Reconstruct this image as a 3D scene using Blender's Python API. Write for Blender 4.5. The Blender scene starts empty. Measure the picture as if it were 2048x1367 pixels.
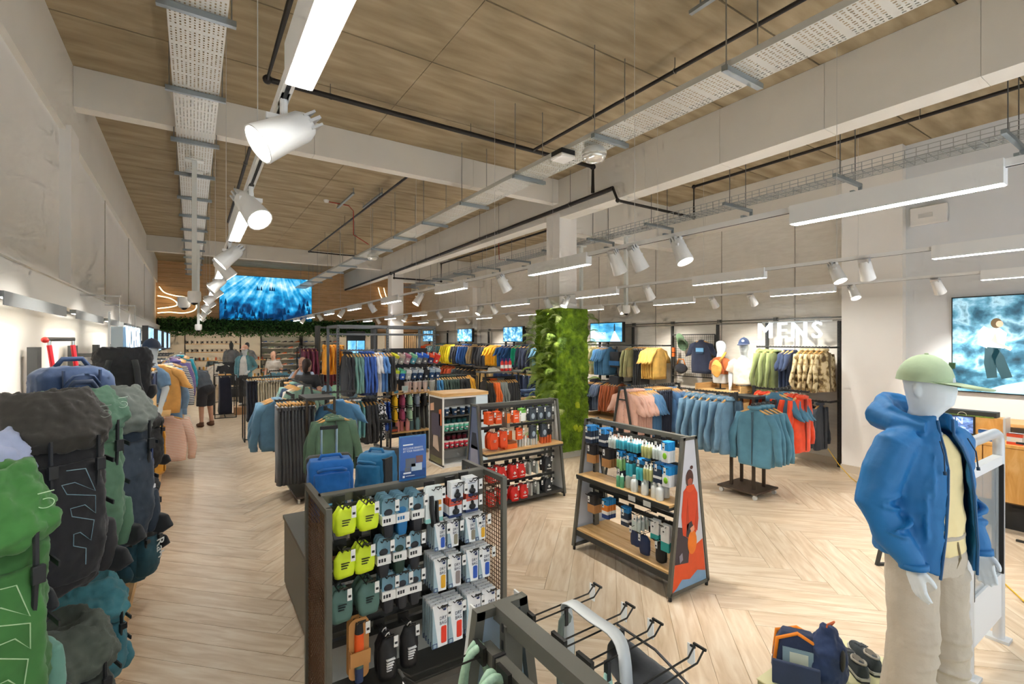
import bpy, bmesh, math, random
from mathutils import Vector, Matrix, noise
random.seed(7)
SC = bpy.context.scene
COL = SC.collection
PI = math.pi
# ---------------------------------------------------------------- camera
cam = bpy.data.cameras.new('camera'); cam.sensor_width = 36.0; cam.lens = 965/2048*36
cam.shift_y = -2.5/2048; cam.clip_end = 200; cam.clip_start = 0.02
camo = bpy.data.objects.new('camera', cam); COL.objects.link(camo)
camo.location = (0, 0, 2.1); camo.rotation_euler = (PI/2, 0, -math.atan(639/965.))
SC.camera = camo
# ---------------------------------------------------------------- world (daylight of the shop front behind) and exposure
W = bpy.data.worlds.new('world'); SC.world = W; W.use_nodes = True
W.node_tree.nodes['Background'].inputs[0].default_value = (0.86, 0.93, 1.0, 1)
W.node_tree.nodes['Background'].inputs[1].default_value = 0.55
SC.view_settings.view_transform = 'Standard'
try: SC.view_settings.look = 'None'
except Exception: pass
SC.view_settings.exposure = 1.55
SC.view_settings.gamma = 1.0
SC.view_settings.use_curve_mapping = False
SC.cycles.use_denoising = True
SC.cycles.sample_clamp_indirect = 6.0
SC.cycles.max_bounces = 5; SC.cycles.diffuse_bounces = 4; SC.cycles.glossy_bounces = 2; SC.cycles.transmission_bounces = 4; SC.cycles.transparent_max_bounces = 6
SC.cycles.use_adaptive_sampling = True; SC.cycles.adaptive_threshold = 0.1; SC.cycles.adaptive_min_samples = 12; SC.cycles.use_light_tree = False
LAMP = 24.0      # emission strength of the linear lamps
UP = 0.9          # share of lamp strength for the added uplight that brightens the ceiling
SPOTW = 30.0     # watts of one spot lamp
# ---------------------------------------------------------------- helpers
def lin(h):
    if isinstance(h, tuple): return h + ((1,) if len(h) == 3 else ())
    h = h.lstrip('#'); o = []
    for i in (0, 2, 4):
        c = int(h[i:i+2], 16)/255
        o.append(c/12.92 if c <= .04045 else ((c+.055)/1.055)**2.4)
    return (*o, 1)
MATS = {}
def mat(hexc, rough=.6, metal=0, var=0., vs=8., bump=0., bs=60., emit=0., alpha=1., spec=None, trans=0., stretch=None, sheen=0.):
    key = (hexc, rough, metal, var, vs, bump, bs, emit, alpha, trans, stretch, sheen)
    if key in MATS: return MATS[key]
    m = bpy.data.materials.new('mat_%d' % len(MATS)); m.use_nodes = True
    nt = m.node_tree; b = nt.nodes['Principled BSDF']; c = lin(hexc)
    b.inputs['Base Color'].default_value = c; b.inputs['Roughness'].default_value = rough
    b.inputs['Metallic'].default_value = metal
    if sheen: b.inputs['Sheen Weight'].default_value = sheen
    if trans: b.inputs['Transmission Weight'].default_value = trans
    if alpha < 1: b.inputs['Alpha'].default_value = alpha
    if emit:
        b.inputs['Emission Color'].default_value = c; b.inputs['Emission Strength'].default_value = emit
    if var or bump:
        tc = nt.nodes.new('ShaderNodeTexCoord'); src = tc.outputs['Object']
        if stretch:
            mp = nt.nodes.new('ShaderNodeMapping'); mp.inputs['Scale'].default_value = stretch
            nt.links.new(src, mp.inputs[0]); src = mp.outputs[0]
        if var:
            n = nt.nodes.new('ShaderNodeTexNoise'); n.inputs['Scale'].default_value = vs; n.inputs['Detail'].default_value = 4
            nt.links.new(src, n.inputs['Vector'])
            r = nt.nodes.new('ShaderNodeValToRGB')
            r.color_ramp.elements[0].position = .3; r.color_ramp.elements[1].position = .7
            r.color_ramp.elements[0].color = tuple(x*(1-var) for x in c[:3])+(1,)
            r.color_ramp.elements[1].color = tuple(min(1, x*(1+var)) for x in c[:3])+(1,)
            nt.links.new(n.outputs['Fac'], r.inputs[0]); nt.links.new(r.outputs[0], b.inputs['Base Color'])
        if bump:
            n2 = nt.nodes.new('ShaderNodeTexNoise'); n2.inputs['Scale'].default_value = bs; n2.inputs['Detail'].default_value = 3
            nt.links.new(src, n2.inputs['Vector'])
            bp = nt.nodes.new('ShaderNodeBump'); bp.inputs['Strength'].default_value = bump; bp.inputs['Distance'].default_value = .01
            nt.links.new(n2.outputs['Fac'], bp.inputs['Height']); nt.links.new(bp.outputs[0], b.inputs['Normal'])
    MATS[key] = m
    return m
def nosample(m):
    m.cycles.emission_sampling = 'NONE'; return m
def cloth(h, var=.12): return mat(h, .85, 0, var, 9., .35, 14., sheen=.15)
def ramp_mat(name, stops, coord='Object', scale=(1, 1, 1), nscale=4., detail=6., rough=.6, dist=0., bump=0., emit=0., kind='noise', rot=(0, 0, 0)):
    """a procedural material: noise or wave through a colour ramp"""
    m = bpy.data.materials.new(name); m.use_nodes = True; nt = m.node_tree; b = nt.nodes['Principled BSDF']
    tc = nt.nodes.new('ShaderNodeTexCoord'); mp = nt.nodes.new('ShaderNodeMapping')
    mp.inputs['Scale'].default_value = scale; mp.inputs['Rotation'].default_value = rot
    nt.links.new(tc.outputs[coord], mp.inputs[0])
    if kind == 'noise':
        n = nt.nodes.new('ShaderNodeTexNoise'); n.inputs['Scale'].default_value = nscale; n.inputs['Detail'].default_value = detail
        n.inputs['Distortion'].default_value = dist; out = n.outputs['Fac']
    elif kind == 'wave':
        n = nt.nodes.new('ShaderNodeTexWave'); n.inputs['Scale'].default_value = nscale; n.inputs['Distortion'].default_value = dist
        n.inputs['Detail'].default_value = detail; out = n.outputs['Fac']
    else:
        n = nt.nodes.new('ShaderNodeTexVoronoi'); n.inputs['Scale'].default_value = nscale; out = n.outputs['Distance']
    nt.links.new(mp.outputs[0], n.inputs['Vector'])
    r = nt.nodes.new('ShaderNodeValToRGB'); el = r.color_ramp.elements
    while len(el) < len(stops): el.new(.5)
    for e, (p, c) in zip(el, stops): e.position = p; e.color = lin(c)
    nt.links.new(out, r.inputs[0]); nt.links.new(r.outputs[0], b.inputs['Base Color'])
    b.inputs['Roughness'].default_value = rough
    if emit:
        nt.links.new(r.outputs[0], b.inputs['Emission Color']); b.inputs['Emission Strength'].default_value = emit
        b.inputs['Base Color'].default_value = (0, 0, 0, 1)
    if bump:
        bp = nt.nodes.new('ShaderNodeBump'); bp.inputs['Strength'].default_value = bump; bp.inputs['Distance'].default_value = .01
        nt.links.new(out, bp.inputs['Height']); nt.links.new(bp.outputs[0], b.inputs['Normal'])
    return m
def plank_mat(name, cols, axis_scale, rough=.45, coord='Object', per_object=.12):
    """wood: stretched noise grain plus a tone that differs per object"""
    m = ramp_mat(name, cols, coord, axis_scale, 3.0, 8., rough, .6)
    nt = m.node_tree; b = nt.nodes['Principled BSDF']
    oi = nt.nodes.new('ShaderNodeObjectInfo'); hs = nt.nodes.new('ShaderNodeHueSaturation')
    mr = nt.nodes.new('ShaderNodeMapRange'); mr.inputs['To Min'].default_value = 1-per_object; mr.inputs['To Max'].default_value = 1+per_object
    nt.links.new(oi.outputs['Random'], mr.inputs[0]); nt.links.new(mr.outputs[0], hs.inputs['Value'])
    src = b.inputs['Base Color'].links[0].from_socket
    nt.links.new(src, hs.inputs['Color']); nt.links.new(hs.outputs[0], b.inputs['Base Color'])
    # shift the grain per object
    mp = [n for n in nt.nodes if n.type == 'MAPPING'][0]
    mul = nt.nodes.new('ShaderNodeMath'); mul.operation = 'MULTIPLY'; mul.inputs[1].default_value = 37.
    nt.links.new(oi.outputs['Random'], mul.inputs[0]); nt.links.new(mul.outputs[0], mp.inputs['Location'])
    return m

class B:
    """collects shapes into one mesh"""
    def __init__(s): s.v = []; s.f = []; s.m = []
    def add(s, vs, fs, m=0):
        o = len(s.v); s.v += [tuple(v) for v in vs]; s.f += [tuple(i+o for i in f) for f in fs]; s.m += [m]*len(fs); return s
    def box(s, x0, x1, y0, y1, z0, z1, m=0):
        return s.add([(x0,y0,z0),(x1,y0,z0),(x1,y1,z0),(x0,y1,z0),(x0,y0,z1),(x1,y0,z1),(x1,y1,z1),(x0,y1,z1)],
                     [(0,3,2,1),(4,5,6,7),(0,1,5,4),(1,2,6,5),(2,3,7,6),(3,0,4,7)], m)
    def bar(s, p, q, w, h, m=0, up=(0, 0, 1)):
        p, q = Vector(p), Vector(q); d = (q-p).normalized(); u = Vector(up)
        if abs(d.dot(u)) > .99: u = Vector((1, 0, 0))
        a = d.cross(u).normalized()*(w/2); b = a.cross(d).normalized()*(h/2)
        vs = [e+i*a+j*b for e in (p, q) for i, j in ((-1,-1),(1,-1),(1,1),(-1,1))]
        return s.add(vs, [(0,1,2,3),(7,6,5,4),(0,4,5,1),(1,5,6,2),(2,6,7,3),(3,7,4,0)], m)
    def tube(s, pts, r, n=8, m=0, closed=False, flat=1., cap=True):
        pts = [Vector(p) for p in pts]; k = len(pts); rings = []
        rs = r if isinstance(r, (list, tuple)) else [r]*k
        prev = None
        for i, p in enumerate(pts):
            a = pts[(i-1) % k] if (closed or i > 0) else p; c = pts[(i+1) % k] if (closed or i < k-1) else p
            d = (c-a); d = d.normalized() if d.length > 1e-9 else Vector((0, 0, 1))
            if prev is None:
                u = Vector((0, 0, 1)) if abs(d.z) < .9 else Vector((1, 0, 0))
                u = (u-d*u.dot(d)).normalized()
            else:
                u = prev-d*prev.dot(d); u = u.normalized() if u.length > 1e-6 else prev
            prev = u; w = d.cross(u)
            rings.append([p+u*math.cos(t)*rs[i]*flat+w*math.sin(t)*rs[i] for t in [2*PI*j/n for j in range(n)]])
        return s.loft(rings, m, closed=closed, cap=cap)
    def loft(s, rings, m=0, closed=False, cap=True, mfun=None):
        n = len(rings[0]); o = len(s.v)
        for r in rings: s.v += [tuple(p) for p in r]
        k = len(rings)
        for i in range(k if closed else k-1):
            i2 = (i+1) % k
            for j in range(n):
                j2 = (j+1) % n
                s.f.append((o+i*n+j, o+i*n+j2, o+i2*n+j2, o+i2*n+j)); s.m.append(mfun(i, j) if mfun else m)
        if cap and not closed:
            s.f.append(tuple(o+j for j in reversed(range(n)))); s.m.append(mfun(0, 0) if mfun else m)
            s.f.append(tuple(o+(k-1)*n+j for j in range(n))); s.m.append(mfun(k-2, 0) if mfun else m)
        return s
    def cyl(s, p, q, r, n=12, m=0, r2=None):
        return s.tube([p, q], [r, r if r2 is None else r2], n, m)
    def lathe(s, prof, n=16, c=(0, 0, 0), m=0, mfun=None):
        rings = [[(c[0]+r*math.cos(2*PI*j/n), c[1]+r*math.sin(2*PI*j/n), c[2]+z) for j in range(n)] for r, z in prof]
        return s.loft(rings, m, mfun=mfun)
    def ell(s, c, r, nu=12, nv=8, m=0, R=None):
        rings = []
        for i in range(nv+1):
            t = -PI/2+PI*i/nv; t = max(-PI/2+.02, min(PI/2-.02, t))
            ring = []
            for j in range(nu):
                p = Vector((r[0]*math.cos(t)*math.cos(2*PI*j/nu), r[1]*math.cos(t)*math.sin(2*PI*j/nu), r[2]*math.sin(t)))
                if R is not None: p = R @ p
                ring.append(p+Vector(c))
            rings.append(ring)
        return s.loft(rings, m)
    def poly(s, pts, m=0): return s.add(pts, [tuple(range(len(pts)))], m)
    def prism(s, pts, off, m=0):
        """extrude a polygon (3-D points) by the vector off"""
        n = len(pts); off = Vector(off); a = [Vector(p) for p in pts]
        return s.add(a+[p+off for p in a], [tuple(reversed(range(n))), tuple(range(n, 2*n))]+[(i, (i+1) % n, n+(i+1) % n, n+i) for i in range(n)], m)
    def xf(s, M, start=0):
        for i in range(start, len(s.v)): s.v[i] = tuple(M @ Vector(s.v[i]))
        return s
    def wob(s, amp, freq, seed=0., start=0):
        for i in range(start, len(s.v)):
            p = Vector(s.v[i]); q = p*freq+Vector((seed, seed*.7, -seed))
            s.v[i] = tuple(p+noise.noise_vector(q)*amp)
        return s
    def mesh(s, name, mats, smooth=False):
        me = bpy.data.meshes.new(name); me.from_pydata(s.v, [], s.f); me.validate(verbose=False)
        mats = mats if isinstance(mats, (list, tuple)) else [mats]
        for x in mats: me.materials.append(x)
        if len(mats) > 1 and len(me.polygons) == len(s.m): me.polygons.foreach_set('material_index', s.m)
        bm = bmesh.new(); bm.from_mesh(me); bmesh.ops.recalc_face_normals(bm, faces=bm.faces)
        bm.to_mesh(me); bm.free()
        if smooth:
            me.polygons.foreach_set('use_smooth', [True]*len(me.polygons))
            if smooth != 1: me.set_sharp_from_angle(angle=math.radians(smooth))
        me.update(); return me
    def build(s, name, mats, parent=None, smooth=False, loc=None, rotz=0, bevel=0, **tags):
        o = obj(name, s.mesh(name, mats, smooth), parent, loc, rotz, **tags)
        if bevel:
            md = o.modifiers.new('bevel', 'BEVEL'); md.width = bevel; md.segments = 2; md.limit_method = 'ANGLE'
        return o
def obj(name, data, parent=None, loc=None, rotz=0, label=None, cat=None, group=None, kind=None, rot=None):
    o = bpy.data.objects.new(name, data); COL.objects.link(o)
    if parent is not None: o.parent = parent
    if loc is not None: o.location = loc
    if rotz: o.rotation_euler = (0, 0, rotz)
    if rot is not None: o.rotation_euler = rot
    tag(o, label, cat, group, kind); return o
def tag(o, label=None, cat=None, group=None, kind=None):
    if label: o['label'] = label
    if cat: o['category'] = cat
    if group: o['group'] = group
    if kind: o['kind'] = kind
    return o
def thing(name, label, cat, loc=(0, 0, 0), rotz=0, group=None, kind=None):
    return obj(name, None, None, loc, rotz, label, cat, group, kind)
KIDS = {}
def kids(o): return [c for c in o.children]
def dup(root, loc=None, rotz=None, label=None, group=None, rot=None, ch=None):
    def cp(o, par):
        c = o.copy(); COL.objects.link(c); c.parent = par
        for k in (ch(o) if ch else o.children): cp(k, c)
        return c
    r = cp(root, None)
    if loc is not None: r.location = loc
    if rotz is not None: r.rotation_euler = (0, 0, rotz)
    if rot is not None: r.rotation_euler = rot
    if label: r['label'] = label
    if group: r['group'] = group
    return r
ORD = ['first','second','third','fourth','fifth','sixth','seventh','eighth','ninth','tenth','eleventh','twelfth','thirteenth','fourteenth',
       'fifteenth','sixteenth','seventeenth','eighteenth','nineteenth','twentieth']+['%dst twenty-first'[5:]]
def ordn(i):
    if i < 20: return ORD[i]
    t = {2: 'twenty', 3: 'thirty', 4: 'forty'}[(i+1)//10]; u = (i+1) % 10
    return ('%s-%s' % (t, ORD[u-1])) if u else t[:-1]+'ieth'
def cr(pts, n=5):
    """smooth curve through the points"""
    P = [Vector(p) for p in pts]; out = []
    for i in range(len(P)-1):
        a, b, c, d = P[max(0, i-1)], P[i], P[i+1], P[min(len(P)-1, i+2)]
        for k in range(n):
            t = k/n; out.append(.5*((2*b)+(c-a)*t+(2*a-5*b+4*c-d)*t*t+(3*b-a-3*c+d)*t**3))
    return out+[P[-1]]
def text_b(b, txt, size, M, m=0, depth=.002, align='CENTER', sx=1.):
    """letters as geometry, in the plane local x (right) / y (up), placed by the matrix M"""
    cu = bpy.data.curves.new('lettering', 'FONT'); cu.body = txt; cu.size = size; cu.extrude = depth; cu.align_x = align; cu.align_y = 'CENTER'
    cu.resolution_u = 2
    o = bpy.data.objects.new('lettering', cu)
    me = bpy.data.meshes.new_from_object(o)
    vs = [M @ Vector((v.co.x*sx, v.co.y, v.co.z)) for v in me.vertices]
    b.add(vs, [tuple(p.vertices) for p in me.polygons], m)
    bpy.data.objects.remove(o); bpy.data.meshes.remove(me); bpy.data.curves.remove(cu)
    return b
def frame_m(o, right, up):
    """matrix whose local x,y,z are right, up and their cross product"""
    r = Vector(right).normalized(); u = Vector(up).normalized(); n = r.cross(u)
    M = Matrix((r, u, n)).transposed().to_4x4(); M.translation = Vector(o); return M
STEEL = mat('4a4a46', .45, .6); DARK = mat('3b3b38', .5, .3); BLACK = mat('1c1c1d', .55); WHITE = mat('e9e7e2', .5)
CHROME = mat('c8c9c9', .25, .9); GALV = mat('b9bdbb', .4, .7, .1, 30.); TRACKW = mat('f0f0ee', .4)
OAK = ramp_mat('oak_board', [(.3, 'c99a5c'), (.55, 'dcb276'), (.75, 'e6c48d')], 'Object', (1.2, 14, 14), 2.2, 6, .45, .4)
OAKY = ramp_mat('oak_board_lengthwise', [(.3, 'c99a5c'), (.55, 'dcb276'), (.75, 'e6c48d')], 'Object', (14, 1.2, 14), 2.2, 6, .45, .4)
HANGW = mat('d9a45f', .45, 0, .12, 30.)
# ================================================================ structure
ZC = 5.0; XL = -1.1; XR = 9.1; YF = 21.6; YB = 31.0; Y0 = -1.2
WALLW = mat('efece6', .8, 0, .02, 1.5, .1, 200.); WALLB = ramp_mat('painted_block', [(.3, 'd8d1c4'), (.7, 'e3ddd1')], 'Object', (1, 1, 6), 5., 5, .85, .2, .15)
PLASTER = mat('e2ded4', .85, 0, .03, 1.2, .08, 150.)
# floor: herringbone planks at 45 degrees; the 300 nearest as pieces, the rest joined
fl_mat = plank_mat('oak_plank', [(.25, 'c4aa88'), (.45, 'd4bd9f'), (.6, 'decbb0'), (.8, 'e8dac5')], (.9, 6.5, 6.5), .4, 'Object', .035)
fl_rest = ramp_mat('oak_plank_far', [(.25, 'c4aa88'), (.45, 'd4bd9f'), (.6, 'decbb0'), (.8, 'e8dac5')], 'UV', (.9, 6.5, 6.5), 3., 8., .4, .6)
floor = B().box(XL-.2, XR+1.5, Y0, YB, -.05, -.004).build('floor', mat('a58a66', .7), kind='structure')
PL, PW = 1.4, .2
pm = B().box(-PL/2+.0015, PL/2-.0015, -PW/2+.0015, PW/2-.0015, -.0045, 0).mesh('plank', fl_mat)
spots = []
r2 = math.sqrt(.5)
# herringbone lattice (square grid of width PW, planks of k = PL/PW cells), turned by 45 degrees
K = int(round(PL/PW))
for a in range(-140, 140):
    for q in range(-30, 30):
        # horizontal planks start at (a, a + 2*K*q) ; vertical ones follow
        for o in (0, 1):
            if o == 0: cx, cy, rz = (a+K/2)*PW, (a+.5+2*K*q)*PW, 0
            else: cx, cy, rz = (a+.5+K)*PW, (a+1-K/2+2*K*q)*PW, PI/2
            x = (cx-cy)*r2; y = (cx+cy)*r2
            x = x-1.34
            if XL-.3 < x < XR+.6 and Y0 < y < YB-.5: spots.append((x, y, rz+PI/4))
def nearness(s):
    d = s[0]*.552+s[1]*.834
    if d < 1.9: return 99
    a = (s[0]*.834-s[1]*.552)/d
    return d if abs(a) < 1.15 and s[0] > -.6 else 60+d
spots.sort(key=nearness)
for x, y, rz in spots[:300]: obj('plank', pm, floor, (x, y, 0), rz)
rb = B()
for x, y, rz in spots[300:]:
    n0 = len(rb.v); rb.add([(-PL/2+.0015, -PW/2+.0015, 0), (PL/2-.0015, -PW/2+.0015, 0), (PL/2-.0015, PW/2-.0015, 0), (-PL/2+.0015, PW/2-.0015, 0)], [(0, 1, 2, 3)])
    rb.xf(Matrix.Translation((x, y, 0)) @ Matrix.Rotation(rz, 4, 'Z'), n0)
fr = rb.build('far_planks', fl_rest, floor, kind='stuff')
uv = fr.data.uv_layers.new(name='UVMap')
for i in range(len(fr.data.polygons)):
    ox, oy = random.uniform(0, 50), random.uniform(0, 50)
    for j, (u, v) in enumerate(((0, 0), (PL, 0), (PL, PW), (0, PW))): uv.data[i*4+j].uv = (u+ox, v+oy)
# ceiling: precast concrete slabs 1.1 m wide spanning across
conc = ramp_mat('concrete_slab', [(.25, '8b7a5c'), (.45, '9e8d6e'), (.6, 'ac9b7c'), (.8, 'bbab8d')], 'Object', (.5, 2.4, 1), 2.6, 12, .9, .2, .25)
ceil = B().box(XL-.2, XR+1.5, Y0, YF+.4, ZC+.02, ZC+.1).build('ceiling', mat('2e261c', .9), kind='structure')
for seg, (xa, xb) in enumerate(((XL, 2.08), (2.08, 5.6), (5.75, XR+1))):
    me = B().box(xa+.003, xb-.003, -.541, .541, 0, .03).mesh('ceiling_slab', conc)
    y = 6.85-1.1*7+.55
    while y < YF+.3: obj('slab', me, ceil, (0, y, ZC)); y += 1.1
# walls
wall_l = B().box(XL-.2, XL, Y0, YB, 0, ZC).build('wall_left', WALLW, kind='structure')
B().box(XL, XL+.05, Y0, YF, 4.2, ZC).build('upper_band', PLASTER, wall_l)
for y in (4.45, 6.6, 9.4, 12.6, 16.5): B().box(XL, XL+.012, y, y+.012, 2.6, 4.2).build('joint', mat('b9b4a8', .8), wall_l)
B().box(XL, XL+.09, 6.45, 6.85, 2.6, 4.25).build('pier', WALLW, wall_l)
wall_r = B().box(XR, XR+.2, 3.55, YB, 0, ZC).build('wall_right', WALLB, kind='structure')
B().box(XR-.02, XR, 3.6, YF, 0, .12).build('baseboard_right', mat('cdbfa8', .6), kind='structure')
B().box(8.72, XR+.2, 2.75, 3.55, 0, ZC).build('pilaster', WALLW, wall_r)
B().box(8.70, 8.72, 2.74, 3.56, 0, .12).build('trim_1', mat('d5c7b2', .6), kind='structure')
wall_s = B().box(8.85, 9.05, Y0, 2.75, 0, ZC).build('wall_screen_side', mat('dfe2e4', .8, 0, .02, 1.), kind='structure')
for y in (4.45, 5.9, 7.6, 9.5, 12.2, 15.1, 18.): B().box(XR-.01, XR, y, y+.014, .12, 4.4).build('joint', mat('aaa296', .8), wall_r)
for y in (11.0, 15.9): B().box(8.95, XR, y, y+.35, 0, ZC).build('pier', WALLW, wall_r)
# far wall above the opening: pale timber cladding boards
clad = plank_mat('timber_cladding', [(.3, 'd2a878'), (.6, 'deb88b'), (.8, 'e8c6a0')], (1, 9, 9), .6, 'Object', .04)
wall_f = B().box(XL, XR, YF, YF+.15, 2.45, ZC).build('wall_far', mat('8a6a45', .8), kind='structure')
cb = B().box(XL, XR, -.02, 0, .004, .156).mesh('board', clad)
for i in range(16): obj('board', cb, wall_f, (0, YF, 2.5+i*.16))
# room beyond the opening
wall_b = B().box(XL-.2, XR+1.5, YB, YB+.2, 0, 3.4).build('wall_back', mat('e3ddd0', .8), kind='structure')
ceil_b = B().box(XL-.2, XR+1.5, YF+.15, YB, 3.0, 3.1).build('ceiling_far', mat('d8d4cb', .8), kind='structure')
# front wall behind the camera is a glazed shop front: piers with openings
wall_n = B().box(XL-.2, 0.2, Y0-.2, Y0, 0, ZC).box(7.6, 9.3, Y0-.2, Y0, 0, ZC).box(.2, 7.6, Y0-.2, Y0, 3.4, ZC).build('wall_front', WALLW, kind='structure')
# beams and pillars
def boxed_beam(name, x0, x1, y0, y1, z0, z1, along, step):
    o = B().box(x0+.006, x1-.006, y0+.006, y1-.006, z0+.004, z1).build(name, mat('b6b1a5', .85), kind='structure')
    a, b_ = (x0, x1) if along == 'x' else (y0, y1); t = a
    while t < b_-.01:
        e = min(t+step, b_)
        (B().box(t+.002, e-.002, y0, y1, z0, z1-.003) if along == 'x' else B().box(x0, x1, t+.002, e-.002, z0, z1-.003)).build('panel', PLASTER, o)
        t = e
    return o
boxed_beam('beam_long', 5.5, 5.78, Y0, YF, 4.31, ZC, 'y', 1.2)
boxed_beam('beam_cross', XL+.05, 5.5, 6.79, 6.96, 4.57, ZC, 'x', 2.4)
boxed_beam('beam_cross', 5.78, XR, 6.82, 7.1, 4.1, ZC, 'x', 2.4)
boxed_beam('beam_cross', XL+.05, 5.5, 16.5, 16.7, 4.57, ZC, 'x', 2.4)
boxed_beam('beam_cross', 5.78, XR, 15.7, 15.95, 4.1, ZC, 'x', 2.4)
boxed_beam('beam_edge', 8.6, XR, 3.55, YF, 4.35, ZC, 'y', 2.4)
for y in (6.75, 15.5):
    B().box(5.49, 5.9, y, y+.38, 0, 4.4).build('pillar', WALLW, kind='structure', bevel=.004)
# white bulkhead ledge along the left wall
B().box(XL, -.98, 2.2, YF, 2.41, 2.62).box(XL, -.955, 2.2, YF, 2.62, 2.635).build('bulkhead', mat('ebe8e1', .6), wall_l)
# ================================================================ overhead services
def tray_mesh():
    b = B(); W_, L = .36, 1.0; nx, ny = 12, 28; cw, cl = W_/nx, L/ny
    for i in range(nx):
        for j in range(ny):
            x, y = -W_/2+i*cw, j*cl; a, c = cw*.31, cl*(.2 if (i+j) % 3 else .36)
            if (j % 7) == 6: b.add([(x,y,0),(x+cw,y,0),(x+cw,y+cl,0),(x,y+cl,0)], [(0,1,2,3)]); continue
            b.add([(x,y,0),(x+cw,y,0),(x+cw,y+cl,0),(x,y+cl,0),(x+a,y+c,0),(x+cw-a,y+c,0),(x+cw-a,y+cl-c,0),(x+a,y+cl-c,0)],
                  [(0,1,5,4),(1,2,6,5),(2,3,7,6),(3,0,4,7)])
    b.box(-W_/2-.004, -W_/2, 0, L, 0, .05).box(W_/2, W_/2+.004, 0, L, 0, .05)
    return b.mesh('tray_section', mat('d2d2cb', .45, .35))
TRAY = tray_mesh()
BRK = B().box(-.24, .24, -.02, .02, -.045, -.001).box(-.24, .24, -.03, -.02, -.05, -.01).mesh('tray_bracket', mat('9fa8ac', .4, .8))
def tray(x, z, ya, yb, step, label):
    t = thing('cable_tray', label, 'cable tray', (x, ya, z)); n = int(yb-ya)
    for i in range(n): obj('tray_section', TRAY, t, (0, i, 0))
    rod = B().cyl((0, 0, -.03), (0, 0, ZC-z), .005, 6).mesh('rod', mat('9a9c9a', .4, .8)); y = .5
    while y < n:
        obj('bracket', BRK, t, (0, y, 0))
        for s in (-.21, .21): obj('hanger_rod', rod, t, (s, y, 0))
        y += step
    return t
tray(.03, 4.45, .9, 20.9, 1.35, 'perforated steel cable tray hung under the ceiling above the left aisle')
tray(3.5, 4.13, .2, 20.2, 1.4, 'perforated steel cable tray running diagonally up past the long plaster beam')
# wire basket tray on the right bay
def basket(x, z, ya, yb):
    t = thing('cable_basket', 'silver wire basket cable tray hung in the right bay near the window wall', 'cable tray', (x, ya, z)); n = yb-ya
    b = B()
    for k in range(7): b.bar((-.15+.05*k, 0, 0), (-.15+.05*k, n, 0), .006, .006)
    for s in (-.15, .15): b.bar((s, 0, .05), (s, n, .05), .006, .006); b.bar((s, 0, .1), (s, n, .1), .006, .006)
    for i in range(int(n/.1)): b.bar((-.15, i*.1, 0), (.15, i*.1, 0), .006, .006); b.bar((-.15, i*.1, 0), (-.15, i*.1, .1), .006, .006); b.bar((.15, i*.1, 0), (.15, i*.1, .1), .006, .006)
    b.build('basket', mat('b4b8b8', .4, .7), t)
    rod = B().cyl((0, 0, -.03), (0, 0, ZC-z), .005, 6).mesh('rod', mat('77797a', .4, .7)); y = .4
    chan = B().box(-.35, .35, -.02, .02, -.05, -.01).box(.1, .35, -.02, .02, -.16, -.13).box(.33, .35, -.02, .02, -.16, -.01).mesh('channel', mat('9fa8ac', .4, .8))
    while y < n:
        obj('bracket', chan, t, (0, y, 0))
        for s in (-.2, .2): obj('hanger_rod', rod, t, (s, y, 0))
        y += 1.4
basket(6.55, 4.05, -.6, 17.)
PIPE = mat('2e2a27', .5, .4)
def pipe(label, pts, r, hang=(), parts=()):
    t = thing('sprinkler_pipe', label, 'pipe', pts[0]); o = Vector(pts[0])
    b = B(); b.tube([Vector(p)-o for p in pts], r, 10); b.build('pipe_run', PIPE, t, 40)
    for p in pts[1:-1]: B().ell(Vector(p)-o, (r*1.6, r*1.6, r*1.6), 10, 6).build('elbow', PIPE, t, 1)
    for p in hang:
        q = Vector(p)-o; B().cyl(q, (q.x, q.y, ZC-o.z), .004, 6).build('hanger_rod', mat('6d6c68', .4, .7), t)
        B().tube([q+Vector((math.cos(a)*(r+.006), 0, math.sin(a)*(r+.006))) for a in [i*PI/5 for i in range(10)]], .004, 5, closed=True).build('ring_clip', mat('8d8a82', .4, .8), t)
    return t
pipe('thick dark sprinkler pipe crossing the near ceiling bay', [(.66, 3.2, 4.86), (.66, 5.68, 4.86), (5.3, 5.68, 4.86), (5.3, 5.68, 4.45)], .03, [(1.3, 5.68, 4.86), (3.1, 5.68, 4.86)])
pipe('thin dark pipe running lengthwise beside the diagonal cable tray', [(4.12, 5.68, 4.86), (4.12, .3, 4.86)], .02, [(4.12, 4.4, 4.86), (4.12, 3.2, 4.86), (4.12, 1.7, 4.86)])
pipe('thick dark sprinkler main along the face of the long beam', [(5.36, 5.3, 4.43), (5.36, 15.2, 4.28), (5.36, 20.8, 4.24)], .035, [(5.36, 6.3, 4.42), (5.36, 8.6, 4.38), (5.36, 9.4, 4.37), (5.36, 12.4, 4.33), (5.36, 13.4, 4.32)])
pipe('dark branch pipe passing under the long beam beside the pillar', [(5.36, 5.3, 4.43), (5.36, 5.2, 4.22), (7.2, 5.2, 4.22), (7.2, 5.2, 4.75), (7.2, .2, 4.75)], .022, [(7.2, 3.6, 4.75), (7.2, 2.1, 4.75)])
pipe('dark branch pipe under the long beam by the distant pillar', [(5.36, 14.9, 4.26), (5.36, 14.9, 4.1), (7.0, 14.9, 4.1), (7.0, 14.9, 4.7), (7.0, 7.4, 4.7)], .025, [(7.0, 9.0, 4.7), (7.0, 12., 4.7)])
pipe('thin dark pipe in the second ceiling bay beside the cable tray', [(2.95, 7.5, 4.8), (2.95, 15.6, 4.8), (4.6, 15.6, 4.8)], .02, [(2.95, 9.0, 4.8), (2.95, 11.5, 4.8), (2.95, 13.5, 4.8)])
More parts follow.
